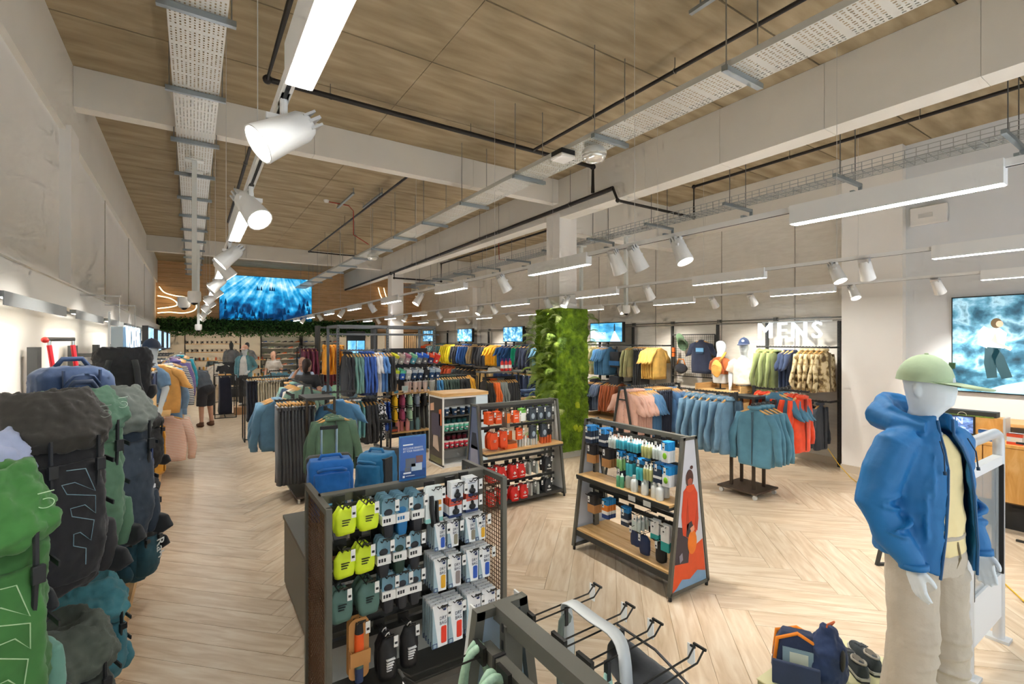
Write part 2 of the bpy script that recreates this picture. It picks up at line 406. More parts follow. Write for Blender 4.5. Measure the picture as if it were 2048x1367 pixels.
pipe('short dark pipe rising over the left light track', [(.66, 7.3, 4.75), (.66, 12.5, 4.75)], .022, [(.66, 8.2, 4.75), (.66, 10.4, 4.75)])
for i, (x, y) in enumerate(((2.55, 9.3), (3.0, 9.0))):
    B().bar((x, y, 4.9), (x, y+1.2, 4.9), .04, .03).bar((x, y, 4.9), (x, y, 5.), .01, .01).bar((x, y+1.2, 4.9), (x, y+1.2, 5.), .01, .01).build('mounting_rail', mat('9fa8ac', .4, .8), label='%s empty steel mounting rail under the second ceiling bay' % ('nearer' if i == 0 else 'farther')+(' to the aisle' if i == 0 else ' from the aisle'), cat='rail')
B().bar((3.55, 1.75, 4.9), (3.55, 2.6, 4.9), .04, .03).bar((3.55, 1.8, 4.9), (3.55, 1.8, 5.), .01, .01).bar((3.55, 2.5, 4.9), (3.55, 2.5, 5.), .01, .01).build('mounting_rail', mat('9fa8ac', .4, .8), label='short steel mounting rail at the top edge of the ceiling', cat='rail')
# red conduits with detectors
RED = mat('b5261e', .45)
def conduit(name, pts, label, det=None):
    t = thing(name, label, 'detector', pts[0]); o = Vector(pts[0])
    B().tube([Vector(p)-o for p in pts], .009, 6).build('red_cable', RED, t, 1)
    if det: B().lathe([(.001, .03), (.05, .03), (.055, 0), (.04, -.03), (.001, -.035)], 14, Vector(det)-o).build('detector_head', WHITE, t, 40)
conduit('smoke_detector', [(2.35, 10.4, 4.97), (2.75, 10.4, 4.95), (2.85, 10.4, 4.85), (2.85, 10.4, 4.35), (3.2, 10.5, 4.2)], 'white smoke detector on a drooping red cable under the far ceiling', (2.3, 10.4, 4.98))
conduit('red_cable_drop', [(3.33, 1.15, 4.99), (3.34, 1.15, 4.2)], 'red cable dropping onto the diagonal cable tray at the top edge')
conduit('red_cable_drop', [(6.55, .95, 4.99), (6.5, .95, 4.16)], 'long red cable dropping to the wire basket tray at the upper right')
conduit('red_cable_drop', [(6.6, 10.6, 4.9), (6.62, 10.6, 4.2), (6.66, 10.4, 4.17)], 'thin red cable hanging behind the long beam far away')
# domed speaker lamp and access point under the diagonal tray
t = thing('ceiling_speaker', 'round clear domed fitting hanging under the diagonal cable tray', 'ceiling fitting', (3.47, 3.7, 4.02))
B().lathe([(.001, .07), (.1, .07), (.13, .03), (.13, .0)], 20).build('body', mat('d8d8d2', .3), t, 40)
B().lathe([(.125, .0), (.12, -.03), (.09, -.06), (.04, -.075), (.001, -.078)], 20).build('dome', mat('e8e6dc', .08, .5), t, 1)
t = thing('ceiling_speaker', 'small clear domed fitting under the diagonal tray far down the shop', 'ceiling fitting', (3.45, 11.0, 4.02))
B().lathe([(.001, .07), (.1, .07), (.13, .03), (.13, .0)], 20).build('body', mat('d8d8d2', .3), t, 40)
B().lathe([(.125, .0), (.12, -.03), (.09, -.06), (.04, -.075), (.001, -.078)], 20).build('dome', mat('e8e6dc', .08, .5), t, 1)
t = thing('access_point', 'square white wireless access point hanging beside the domed fitting', 'access point', (3.32, 4.02, 4.06))
B().box(-.1, .1, -.1, .1, -.02, .02).build('case', WHITE, t, bevel=.015)
B().box(-.09, .09, -.09, .09, .02, .07).build('bracket', BLACK, t)
B().tube([(.1, 0, 0), (.13, 0, .04), (.11, .02, .1)], .006, 6).build('cable', BLACK, t)
# ================================================================ light tracks
ZT = 2.84
GLOW = mat('fcfbf8', .5, emit=LAMP)
LEN = .92
lampb = B().box(-.036, .036, -LEN/2, LEN/2, -.04, .071).mesh('lamp_body', TRACKW)
lampu = B()
for s_ in (-.024, .024): lampu.poly([(s_-.006, -LEN/2+.02, .0714), (s_+.006, -LEN/2+.02, .0714), (s_+.006, LEN/2-.02, .0714), (s_-.006, LEN/2-.02, .0714)])
lampu = lampu.mesh('added_uplight', mat('fbfbff', .5, emit=LAMP*UP))  # glowing strips added on the lamp tops to brighten ceiling and upper walls
lampd = B().poly([(-.03, -LEN/2+.006, -.042), (-.03, LEN/2-.006, -.042), (.03, LEN/2-.006, -.042), (.03, -LEN/2+.006, -.042)]).mesh('lamp_diffuser', GLOW)
hb = B().lathe([(.001, .075), (.03, .075), (.04, .055), (.043, .0), (.05, -.075), (.046, -.075), (.038, -.03)], 16).mesh('head', TRACKW, 40)
hl = B().lathe([(.001, -.045), (.044, -.045), (.044, -.047), (.001, -.047)], 16).mesh('lens', nosample(mat('fff6e4', .3, emit=9.0)))
hfin = B().box(-.035, .035, -.004, .004, .06, .1).box(-.035, .035, -.02, -.014, .06, .095).box(-.035, .035, .014, .02, .06, .095).mesh('heat_sink', mat('dfe0e0', .4, .5))
harm = B().box(-.012, .012, -.05, .05, -.0, .02).cyl((0, 0, -.06), (0, 0, 0), .012, 8).box(-.052, .052, -.012, .012, -.075, -.055).mesh('adapter', TRACKW)
def track(x, ya, yb, lamps, spots, wires, words, mul=1.):
    t = thing('light_track', 'white ceiling light track %s' % words, 'light track', (x, ya, ZT+.035))
    B().box(-.017, .017, 0, yb-ya, -.0, .034).build('rail', TRACKW, t)
    B().box(-.006, .006, 0, yb-ya, -.0015, .0).build('slot', BLACK, t)
    wire = B().cyl((0, 0, .03), (0, 0, ZC-ZT-.035), .0022, 5).mesh('suspension_wire', mat('d9d9d5', .4, .5))
    for y in wires: obj('suspension_wire', wire, t, (0, y-ya, 0))
    for i, y in enumerate(lamps):
        l = thing('linear_lamp', '%s white linear lamp from the camera end on the track %s' % (ordn(i), words), 'lamp', (x, y, ZT), 0, 'linear lamps')
        obj('body', lampb, l); obj('diffuser', lampd, l); obj('added_uplight', lampu, l)
    for i, sp in enumerate(spots):
        y, az, tilt = sp[:3]
        l = thing('spotlight', '%s white spotlight from the camera end on the track %s' % (ordn(i), words), 'spotlight', (x, y, ZT+.035), 0, 'track spotlights')
        obj('adapter', harm, l)
        h = obj('head', hb, l, (0, 0, -.11), rot=(0, 0, 0)); h.scale = (1.25, 1.25, 1.25)
        d = Vector((math.sin(az)*math.sin(tilt), math.cos(az)*math.sin(tilt), -math.cos(tilt)))
        h.rotation_euler = (-d).to_track_quat('Z', 'Y').to_euler()
        obj('lens', hl, h); obj('heat_sink', hfin, h)
        if len(sp) < 4:
            L = bpy.data.lights.new('spot_light', 'SPOT'); L.energy = SPOTW*mul; L.spot_size = math.radians(75); L.spot_blend = .7; L.shadow_soft_size = .05; L.color = (1, .96, .9)
            lo = bpy.data.objects.new('spot_light', L); COL.objects.link(lo); lo.parent = l
            lo.location = Vector((0, 0, -.1))+d*.12; lo.rotation_euler = d.to_track_quat('-Z', 'Y').to_euler()
W_ = -PI/2; E_ = PI/2
T1x, T2x, T3x, T4x = .245, 3.03, 5.3, 7.62
track(T1x, .4, 20.6, [.98, 3.45, 5.9, 8.3, 10.7, 13.1, 15.6, 18.0], [(1.7, W_-.15, .95), (2.75, 2.6, .8), (4.4, W_, .8), (5.2, E_, .7), (6.6, W_, .8), (7.5, E_, .7), (9.1, W_, .8), (9.8, E_, .7), (11.5, W_, .8), (12.3, E_, .8), (14.2, W_, .8), (16.4, W_, .8), (17, E_, .7)], [.5, 2.45, 4.9, 7.3, 9.7, 12.1, 14.5], 'above the left aisle', 1.2)
track(T2x, -.2, 20.6, [1.04, 3.76, 6.15, 8.6, 11.0, 13.4, 15.8, 18.2], [(2.95, E_, .5), (2.72, E_+.3, .5), (2.3, PI, .45), (4.75, E_, .6), (7.3, W_, .6), (9.7, E_, .6), (12.1, W_, .6), (14.5, E_, .6), (17., W_, .6)], [.3, 2.75, 4.95, 7.4, 9.8, 12.2, 14.6], 'over the middle racks')
track(T3x, -.2, 20.6, [1.0, 3.37, 5.6, 7.9, 10.3, 12.7, 15.1, 17.5], [(2.2, PI+.3, .45), (1.95, E_, .5), (4.55, E_, .6), (6.35, W_, .5), (6.85, E_, .5), (8.7, E_, .6), (9.3, W_, .6), (11.4, E_, .6), (13.8, W_, .6), (16.3, E_, .6)], [.5, 2.2, 4.4, 6.7, 9., 11.4, 13.8], 'along the mossy pillar line')
track(T4x, -.2, 20.6, [1.2, 3.64, 5.95, 8.3, 10.7, 13.1, 15.5, 17.9], [(2.05, E_+.2, .65), (2.95, PI+.6, .5), (4.4, E_, .75), (5.1, E_, .75), (6.9, E_, .75), (7.3, PI, .6), (9.4, E_, .75), (11.7, E_, .75), (14.2, E_, .75), (16.6, E_, .75)], [.5, 2.9, 5.3, 7.7, 10., 12.4], 'nearest the menswear wall', 1.5)
# luminaire strip under the left bulkhead and a few lamps in the far room (built lamps, each gives its own light)
for i in range(9):
    y = 2.6+i*2.0
    l = thing('wall_washer', '%s slim lamp under the left wall ledge counted from the camera' % ordn(i), 'lamp', (-.9, y, 2.36), 0, 'ledge lamps')
    B().box(-.02, .02, -.8, .8, -.015, .02).build('housing', mat('8f9291', .5, .3), l); B().box(.02, .026, -.8, .8, -.06, .02).build('front_lip', mat('9a9d9c', .5, .2), l); B().poly([(-.013, -.78, -.018), (-.013, .78, -.018), (.013, .78, -.018), (.013, -.78, -.018)]).build('diffuser', mat('fff6e6', .5, emit=10), l)
for i, (x, y) in enumerate(((.5, 23.5), (3, 23.5), (5.5, 23.5), (8, 23.5), (.5, 26.5), (3, 26.5), (5.5, 26.5), (8, 26.5), (.5, 29.3), (3, 29.3), (5.5, 29.3), (8, 29.3))):
    l = thing('downlight', '%s round downlight in the room beyond the foliage band' % ordn(i), 'lamp', (x, y, 2.98), 0, 'far downlights')
    B().lathe([(.09, .02), (.09, -.01), (.07, -.012)], 16).build('ring', TRACKW, l); B().poly([(.07*math.cos(a*PI/4), -.07*math.sin(a*PI/4), -.014) for a in range(8)]).build('diffuser', mat('fff4e0', .5, emit=130), l)
# CCTV cameras on drop poles
def cctv(x, y, z0, z1, label, dx=0.):
    t = thing('security_camera', label, 'camera', (x, y, z1))
    B().box(-.028, .028, -.028, .028, .1, z0-z1).build('drop_pole', mat('d9dcd6', .5), t)
    B().box(-.1, .1, -.05, .05, z0-z1-.02, z0-z1).build('mount_plate', mat('d9dcd6', .5), t)
    B().lathe([(.001, .12), (.07, .12), (.075, .1), (.075, .0), (.05, -.03)], 16).build('housing', WHITE, t, 40, (dx, 0, 0))
    B().ell((dx, 0, -.01), (.045, .045, .05), 12, 8).build('dome', mat('15171b', .1), t, 1)
    if dx: B().box(min(0, dx), max(0, dx), -.02, .02, .08, .12).build('side_arm', WHITE, t)
cctv(.02, 7.5, 4.45, 2.62, 'white dome security camera on a thick drop pole above the left aisle')
cctv(.022, 8.0, 4.45, 2.58, 'white dome security camera just behind the thick drop pole', -.12)
cctv(.12, 14.0, 4.45, 2.38, 'small white dome security camera on a thin pole before the foliage')
cctv(6.5, 7.3, 4.0, 2.62, 'white dome security camera on a pole beside the mossy pillar')
cctv(6.55, 6.15, 4.0, 2.62, 'white dome security camera on a pole in front of the blue wall screen')
# detail bits on the right upper wall
t = thing('alarm_unit', 'white rectangular emergency unit high on the wall near the right edge', 'wall unit', (8.83, 2.48, 3.9))
B().box(-.06, .0, -.22, .2, -.13, .13).build('case', WHITE, t, bevel=.01); B().box(-.064, -.06, -.06, .1, -.03, .03).build('label_plate', mat('c9c9c5', .5), t)
# ================================================================ garments
def sgp(v, p): return math.copysign(abs(v)**p, v)
def ring(hw, ht, z, n, fold=0, ph=0., k=26., cx=0., cy=0.):
    out = []
    for j in range(n):
        t = 2*PI*j/n; x = hw*sgp(math.cos(t), .75); y = ht*sgp(math.sin(t), .9)
        y += fold*math.sin(k*x+ph+z*3)*(1-abs(x/hw)**3 if hw else 0)
        out.append((x+cx, y+cy, z))
    return out
def sleeve(b, side, L, r0, r1, seed, n=10, m=0, short=False):
    rings = []; K_ = 4 if short else 7
    for i in range(K_+1):
        u = i/K_; z = -.15-L*u*(.9 if short else .985)
        x = .187+(.13*u if short else .115*math.sin(u*2.0))
        w = r0+(r1-r0)*u; th = w*(.42 if short else .5)
        c = (side*(x+.01*math.sin(u*9+seed)), .012*math.sin(u*7+seed*2), z+(.03 if i == 0 else 0))
        rings.append([(c[0]+w*math.cos(2*PI*j/n), c[1]+th*math.sin(2*PI*j/n)+.006*math.sin(j*2.4+i*1.7+seed), c[2]+(side*-.03*math.cos(2*PI*j/n) if short else 0)) for j in range(n)])
    b.loft(rings, m)
def g_top(kind, seed):
    """a top on a hanger: slots 0 main, 1 second colour, 2 dark trim"""
    rnd = random.Random(seed); ph = rnd.uniform(0, 6); b = B()
    L = {'tee': .68, 'shirt': .72, 'long': .68, 'jacket': .7, 'hoodie': .72, 'fleece': .66, 'vest': .62, 'tank': .6, 'dress': .95}[kind]
    t0 = {'tee': .028, 'tank': .022, 'shirt': .03, 'long': .03, 'jacket': .042, 'hoodie': .048, 'fleece': .055, 'vest': .055, 'dress': .035}[kind]
    prof = [(-.055, .055, .03), (-.085, .075, .034), (-.11, .13, t0), (-.145, .19, t0*1.05), (-.19, .212, t0*1.1)]
    N = 7
    for i in range(1, N+1):
        u = i/N; prof.append((-.19-(L-.12)*u, .212+.02*math.sin(u*PI)+(.02*u if kind in ('tee', 'shirt') else 0)+(.06*u if kind == 'dress' else 0), t0*(1.1+.5*u)))
    nrm = 22; rings = []
    for i, (z, hw, ht) in enumerate(prof):
        f = 0 if i < 4 else .012*(i-3)/N*(1.3 if kind in ('tee', 'shirt', 'dress') else 1)
        rings.append(ring(hw, ht, z, nrm, f, ph))
    col2 = lambda i, j: 1 if (i >= 8) else 0
    if kind in ('jacket', 'hoodie', 'vest'):   # elastic hem
        rings.append(ring(.2, t0*1.3, prof[-1][0]-.025, nrm, .012, ph))
    b.loft(rings, 0, mfun=col2)
    if kind in ('tee', 'shirt'):
        for s in (-1, 1): sleeve(b, s, .26, .085, .08, ph+s, short=True)
    elif kind == 'tank' or kind == 'vest': pass
    else:
        for s in (-1, 1): sleeve(b, s, .6, .07, .045, ph+s)
    if kind == 'hoodie':
        b.ell((0, .055, -.115), (.105, .035, .075), 12, 7)
        b.tube([(.1*math.cos(a), -.02+.05*math.sin(a), -.085) for a in [i*PI/6 for i in range(12)]], .022, 6, closed=True)
    if kind in ('jacket', 'fleece', 'vest'):
        b.tube([(.07*math.cos(a), .036*math.sin(a), -.05) for a in [i*PI/6 for i in range(12)]], .024, 6, closed=True)
    if kind in ('jacket', 'hoodie', 'fleece', 'vest'):
        b.box(-.006, .006, -t0*1.65-.006, -t0*1.1, prof[-1][0], -.1, 2)
    if kind == 'shirt':
        b.box(-.012, .012, -t0*1.6-.004, -t0*1.1, prof[-1][0]+.02, -.1, 0)
        b.tube([(.07*math.cos(a), .035*math.sin(a), -.06) for a in [i*PI/6 for i in range(12)]], .018, 6, closed=True)
        for i in range(6): b.ell((0, -t0*1.7, -.16-.09*i), (.006, .003, .006), 6, 4, 2)
    if kind == 'vest':
        for i in range(7):
            z = -.2-.065*i; b.tube([(x*.21, -t0*1.45*(1-.3*x*x), z) for x in (-1, -.5, 0, .5, 1)], .014, 5)
    return b
def g_bottom(kind, seed):
    rnd = random.Random(seed); ph = rnd.uniform(0, 6); b = B(); rings = []
    L = {'trousers': 1.0, 'shorts': .5, 'skirt': .6}[kind]; N = 9
    for i in range(N+1):
        u = i/N; w = {'trousers': .13+.03*u, 'shorts': .17+.03*u, 'skirt': .15+.07*u}[kind]
        rings.append(ring(w, .022+.014*u, -.1-L*u, 16, .012*u+.003, ph, 30, .01*math.sin(u*5+ph), .01*math.sin(u*4+ph)))
    b.loft(rings, 0); b.loft([ring(.132, .026, -.1, 16), ring(.132, .026, -.14, 16)], 0)
    return b
GM = {}
BODY = {'tee': 'tee_shirt', 'shirt': 'shirt', 'long': 'long_sleeve_top', 'jacket': 'jacket', 'hoodie': 'hooded_jacket', 'fleece': 'fleece', 'vest': 'padded_vest',
        'tank': 'vest_top', 'dress': 'dress', 'trousers': 'trousers', 'shorts': 'shorts', 'skirt': 'skirt'}
DUMMY = mat('888888')
for kd in BODY:
    GM[kd] = []
    for sd in range(3):
        bb = g_bottom(kd, sd*5+3) if kd in ('trousers', 'shorts', 'skirt') else g_top(kd, sd*5+1)
        bb.wob(.007, 9., sd*3.1)
        GM[kd].append(bb.mesh(BODY[kd], [DUMMY, DUMMY, DUMMY], 1))
hg = B(); hg.tube([(-.2, 0, -.135), (-.12, 0, -.098), (-.03, 0, -.072), (.03, 0, -.072), (.12, 0, -.098), (.2, 0, -.135)], [.012, .014, .017, .017, .014, .012], 8, 0, flat=1.)
hg.tube([(0, 0, -.065), (0, 0, -.035), (.014, 0, -.022), (.018, 0, -.006), (.008, 0, .008), (-.008, 0, .008), (-.016, 0, -.004)], .0025, 5, 1)
HANG = hg.mesh('hanger', [HANGW, CHROME], 1)
hk = B().bar((-.15, 0, -.06), (.15, 0, -.06), .012, .028, 0).tube([(0, 0, -.05), (0, 0, -.03), (.014, 0, -.02), (.018, 0, -.006), (.008, 0, .008), (-.008, 0, .008), (-.016, 0, -.004)], .0025, 5, 1)
for sx in (-.1, .1): hk.box(sx-.012, sx+.012, -.03, .03, -.12, -.07, 1)
HANGC = hk.mesh('clip_hanger', [HANGW, CHROME], 1)
gcount = [0]
CAT = {'tee': 't-shirt', 'shirt': 'shirt', 'long': 'top', 'jacket': 'jacket', 'hoodie': 'jacket', 'fleece': 'fleece', 'vest': 'vest', 'tank': 'top', 'dress': 'dress',
       'trousers': 'trousers', 'shorts': 'shorts', 'skirt': 'skirt'}
def as_mat(c): return c if isinstance(c, bpy.types.Material) else cloth(c)
def garment(kind, col, loc, rz, label, group=None, col2=None, sc=1., trim=None, hanger=True):
    if trim is None: trim = tuple(x*.35 for x in lin(col)[:3]) if isinstance(col, str) else '6b5a3c'
    gcount[0] += 1; me = GM[kind][gcount[0] % 3]
    o = obj(BODY[kind], me, None, loc, 0, label, CAT[kind], group)
    for i, c in enumerate((col, col2 or col, trim)):
        s = o.material_slots[i]; s.link = 'OBJECT'; s.material = as_mat(c)
    o.rotation_euler = (0, 0, rz); o.scale = (sc, sc, sc)
    if hanger: obj('hanger', HANGC if kind in ('trousers', 'shorts', 'skirt') else HANG, o)
    return o
def row(p, q, spec, where, end='near end', grp=None, face=0, jit=.05, hook=0.):
    """garments along the rail p->q; spec: (count, kind, colour, words[, colour2, scale])"""
    p, q = Vector(p), Vector(q); d = q-p; a = math.atan2(d.y, d.x); n = sum(s[0] for s in spec); k = 0
    for s in spec:
        c2 = s[4] if len(s) > 4 else None; sc = s[5] if len(s) > 5 else 1.
        for i in range(s[0]):
            u = (k+.5)/n; pos = p+d*u+Vector((0, 0, hook))
            lab = (s[3] if s[0] == 1 else '%s %s from the %s' % (ordn(i), s[3], end))+' '+where
            garment(s[1], s[2], pos, a+PI/2+face+random.uniform(-jit, jit), lab, grp or where, c2, sc); k += 1
def rail_b(b, p, q, r=.012, rings=True, m=0):
    b.bar(p, q, .014, .026, m)
    if rings:
        p, q = Vector(p), Vector(q); n = max(2, int((q-p).length/.05))
        for i in range(n+1):
            c = p+(q-p)*(i/n); b.bar(c+Vector((0, 0, .01)), c+Vector((0, 0, .02)), .008, .02, m)
    return b
CAMO = ramp_mat('camouflage_fleece', [(.36, '5d4a2c'), (.45, '9c8355'), (.52, 'cdbb90'), (.6, 'd8c8a2')], 'Object', (1, 1, 1), 11., 4, .9, .4, .2)
STRIPE = ramp_mat('navy_stripes', [(.44, 'eeeae0'), (.5, 'eeeae0'), (.52, '3a4250'), (.6, '3a4250')], 'Object', (.02, .02, 1), 11., 0, .9, 0, 0, kind='wave', rot=(0, PI/2, 0))
PSTRIPE = ramp_mat('pink_stripes', [(.44, 'f0dccb'), (.5, 'f0dccb'), (.52, 'd99a82'), (.6, 'e2ab94')], 'Object', (.02, .02, 1), 13., 0, .9, 0, 0, kind='wave', rot=(0, PI/2, 0))
PRINTBW = ramp_mat('black_white_print', [(.45, 'e8e8ea'), (.5, '24262a')], 'Object', (1, 1, 1), 25., 3, .9, .6)
PRINTB = ramp_mat('blue_print', [(.42, '1d3f93'), (.5, '3f6fd0'), (.58, '15265c')], 'Object', (1, 1, 1), 22., 3, .9, .6)
PALM = ramp_mat('palm_print', [(.45, '3a8ea0'), (.55, 'd7e6e0')], 'Object', (1, 1, 1), 22., 2, .9, .6)
# ---------------------------------------------------------------- wheeled four-way rack (light blue, teal, orange)
def caster(parent, x, y):
    c = B().cyl((x-.012, y, .03), (x+.012, y, .03), .03, 14).build('caster', mat('d5d5d2', .4, .4), parent, 40)
    B().bar((x, y, .03), (x, y, .075), .035, .02).build('fork', CHROME, c)
BRONZE = mat('4b4036', .4, .5)
def four_way(name, label, x0, x1, y0, y1, arms):
    t = thing(name, label, 'clothes rack', (x0, y0, 0)); w, l = x1-x0, y1-y0
    B().box(0, w, 0, l, .075, .1).build('base_plate', BRONZE, t, bevel=.004)
    for cx, cy in ((.04, .04), (w-.04, .04), (.04, l-.04), (w-.04, l-.04)): caster(t, cx, cy)
    for cx, cy in ((.15, .12), (w-.15, .12), (.15, l-.12), (w-.15, l-.12)): B().box(cx-.012, cx+.012, cy-.02, cy+.02, .1, 1.32).build('upright', BRONZE, t)
    B().box(.14, w-.14, .1, l-.1, 1.31, 1.345).build('head_frame', DARK, t)
    for p, q in arms:
        p, q = Vector(p)-Vector((x0, y0, 0)), Vector(q)-Vector((x0, y0, 0))
        b = B(); rail_b(b, p, q); b.box(p.x-.02, p.x+.02, p.y-.02, p.y+.02, min(1.3, p.z-.03), p.z+.03); b.build('arm', DARK, t)
    return t
A = [((6.27, 3.8, 1.37), (6.05, 3.8, 1.37))]
four_way('clothes_rack', 'dark bronze wheeled four-way clothes rack with blue, teal and orange jackets', 6.13, 6.68, 3.49, 4.05,
         [((6.1, 3.75, 1.38), (6.1, 4.5, 1.38)), ((6.5, 3.45, 1.28), (5.95, 3.45, 1.28)), ((6.98, 3.5, 1.44), (6.55, 3.5, 1.44)), ((6.8, 3.9, 1.42), (6.8, 3.15, 1.42))])
row((6.1, 4.5, 1.39), (6.1, 3.78, 1.39), [(6, 'hoodie', '6a8ea6', 'dusty blue hooded jacket')], 'on the wheeled four-way rack', 'wall end')
row((5.97, 3.45, 1.29), (6.4, 3.45, 1.29), [(4, 'jacket', '4f8094', 'teal zip jacket')], 'on the front arm of the wheeled four-way rack', 'front', face=PI)
row((6.56, 3.5, 1.45), (6.95, 3.5, 1.45), [(4, 'tee', '47778f', 'teal t-shirt')], 'on the wheeled four-way rack', 'front', face=PI)
row((6.8, 3.85, 1.43), (6.8, 3.2, 1.43), [(5, 'hoodie', 'e8481d', 'orange rain jacket')], 'on the wheeled four-way rack', 'wall end')
# ---------------------------------------------------------------- right wall bays
PX = 8.98
def wall_post(y, h=2.43, x=PX, face=-1, where=''):
    pass
RW = thing('bay_shelving', 'dark slotted steel wall bays carrying menswear along the right wall', 'shelving', (PX, 3.6, 0))
ys = [3.69, 4.9, 5.92, 7.04, 8.2, 9.35, 10.5, 11.65, 12.8, 13.95, 15.1, 16.25, 17.4, 18.5]
for y in ys:
    b = B().box(-.03, .03, -.02, .02, 0, 2.43); b.build('post', DARK, RW, loc=(0, y-3.6, 0))
    if y < 6: 
        sl = B()
        for k in range(48): sl.box(-.032, -.0301, -.006, .006, .06+k*.05, .085+k*.05)
        sl.build('slots', BLACK, RW, loc=(0, y-3.6, 0))
for a, c in zip(ys, ys[1:]):
    b = B()
    for z in ((1.99, 1.1) if a > 6.9 or a < 4 else (1.1,)):
        if a > 4.8 and a < 5: continue
        rail_b(b, (-.35, a-3.6, z), (-.35, c-3.6, z)); b.bar((0, a-3.6, z), (-.35, a-3.6, z), .02, .03).bar((0, c-3.6, z), (-.35, c-3.6, z), .02, .03)
    if b.v: b.build('hang_rail', DARK, RW)
    if a > 14: continue
# wall conduit rail above the bays
t = thing('wall_rail', 'long grey conduit rail fixed above the menswear bays', 'rail', (9.03, 3.6, 2.5))
B().cyl((0, 0, 0), (0, 17., 0), .012, 8).cyl((0, 0, -.05), (0, 17., -.05), .008, 8).build('tube', mat('85827a', .4, .6), t)
for i in range(14): B().box(-.03, .04, -.03, .03, -.03, .03).build('clip', mat('5b5851', .5, .4), t, loc=(0, .02+i*1.15, 0))
B().box(-.05, .05, -.03, .03, -.05, .05).build('end_box', mat('57544e', .5, .4), t)
for i, (y, z) in enumerate(((3.62, 1.62), (3.6, .72))):
    B().box(9.0, XR, y-.04, y+.04, z-.06, z+.06).box(8.99, 9.0, y-.02, y+.02, z-.02, z+.02).build('socket_box', mat('4d4a45', .5), label=('upper' if i == 0 else 'lower')+' grey socket box on the wall beside the camouflage fleeces', cat='socket')
XG = 8.63
w1 = 'on the upper rail below the MENS sign'
row((XG, 4.86, 2.0), (XG, 4.5, 2.0), [(3, 'hoodie', '7a8450', 'olive green hooded jacket')], w1, 'left')
row((XG, 4.42, 2.0), (XG, 4.2, 2.0), [(3, 'tee', '2b3a58', 'navy t-shirt')], w1, 'left')
row((XG, 4.15, 2.0), (XG, 3.72, 2.0), [(5, 'fleece', CAMO, 'camouflage fleece')], w1, 'left')
row((XG, 4.4, 1.11), (XG, 3.75, 1.11), [(4, 'jacket', '3c434c', 'charcoal fleece jacket')], 'on the lower rail under the camouflage fleeces', 'left')
w2 = 'on the wall rail right of the mossy pillar'
row((XG, 9.3, 2.0), (XG, 9.05, 2.0), [(2, 'tee', 'd8c98a', 'pale yellow t-shirt')], w2, 'pillar')
row((XG, 9.0, 2.0), (XG, 8.6, 2.0), [(5, 'tee', '4b7fa8', 'blue t-shirt')], w2, 'pillar')
row((XG, 8.05, 2.0), (XG, 7.8, 2.0), [(2, 'long', 'a9a878', 'khaki half-zip top', 'b8a87a')], w2, 'pillar')
row((XG, 7.78, 2.0), (XG, 7.5, 2.0), [(4, 'trousers', '2f3134', 'black trousers')], w2, 'pillar')
row((XG, 7.45, 2.0), (XG, 7.08, 2.0), [(6, 'tee', 'e6b95c', 'golden yellow t-shirt')], w2, 'pillar')
w3 = 'on the lower rail right of the mossy pillar'
row((XG, 9.3, 1.12), (XG, 9.1, 1.12), [(3, 'jacket', '262f42', 'dark navy jacket')], w3, 'pillar')
row((XG, 9.05, 1.12), (XG, 8.8, 1.12), [(4, 'tee', '55647c', 'slate blue t-shirt')], w3, 'pillar')
row((XG, 8.75, 1.12), (XG, 8.2, 1.12), [(6, 'long', 'a1532a', 'rust long-sleeved top')], w3, 'pillar')
row((XG, 8.1, 1.12), (XG, 7.6, 1.12), [(3, 'tee', '4b7fa8', 'mid blue t-shirt')], w3, 'pillar')
row((XG, 7.0, 1.12), (XG, 6.5, 1.12), [(5, 'trousers', '5b5440', 'olive trousers')], 'on the low wall rail behind the pink shirts', 'pillar')
row((XG, 6.5, 1.12), (XG, 5.95, 1.12), [(5, 'tee', 'cbbba6', 'cream t-shirt')], 'on the low wall rail behind the pink shirts', 'pillar')
# oak shelf tray at the lower left of the wall bays
def tray_shelf(loc, w, l, words, h=.1):
    t = thing('oak_shelf', words, 'shelf', loc)
    B().box(0, w, 0, l, 0, .02).build('board', OAKY, t); B().box(w-.02, w, 0, l, .02, h).build('back_board', OAKY, t); B().box(0, w, 0, .02, .02, h).build('side_board', OAK, t); B().box(0, w, l-.02, l, .02, h).build('side_board', OAK, t)
    return t
tray_shelf((8.45, 8.25, .17), .5, 1.05, 'low oak shelf tray under the rust tops')
tray_shelf((8.25, 4.98, 1.14), .7, .95, 'oak display shelf carrying the two mannequin busts', .13)
tray_shelf((8.25, 4.98, .84), .7, .95, 'oak display shelf below the two mannequin busts', .13)
for i, (y, z, c) in enumerate(((8.4, 1.95, '2d2f33'), (8.42, 1.36, '2d2f33'))):
    b = B().box(-.1, .1, -.16, .16, -.5, -.12); b.wob(.02, 6, i); 
    o = b.build('backpack', mat(c, .7, 0, .1), None, 1, (XG, y, z), bevel=.03, label=('upper' if i == 0 else 'lower')+' black and blue backpack hanging between blue and khaki tops', cat='backpack', group='wall backpacks')
    B().box(-.11, .1, -.165, .165, -.45, -.34).build('blue_panel', cloth('2f6fa8'), o); B().tube([(0, -.05, -.12), (0, 0, .01), (0, .05, -.12)], .008, 6).build('grab_loop', BLACK, o)
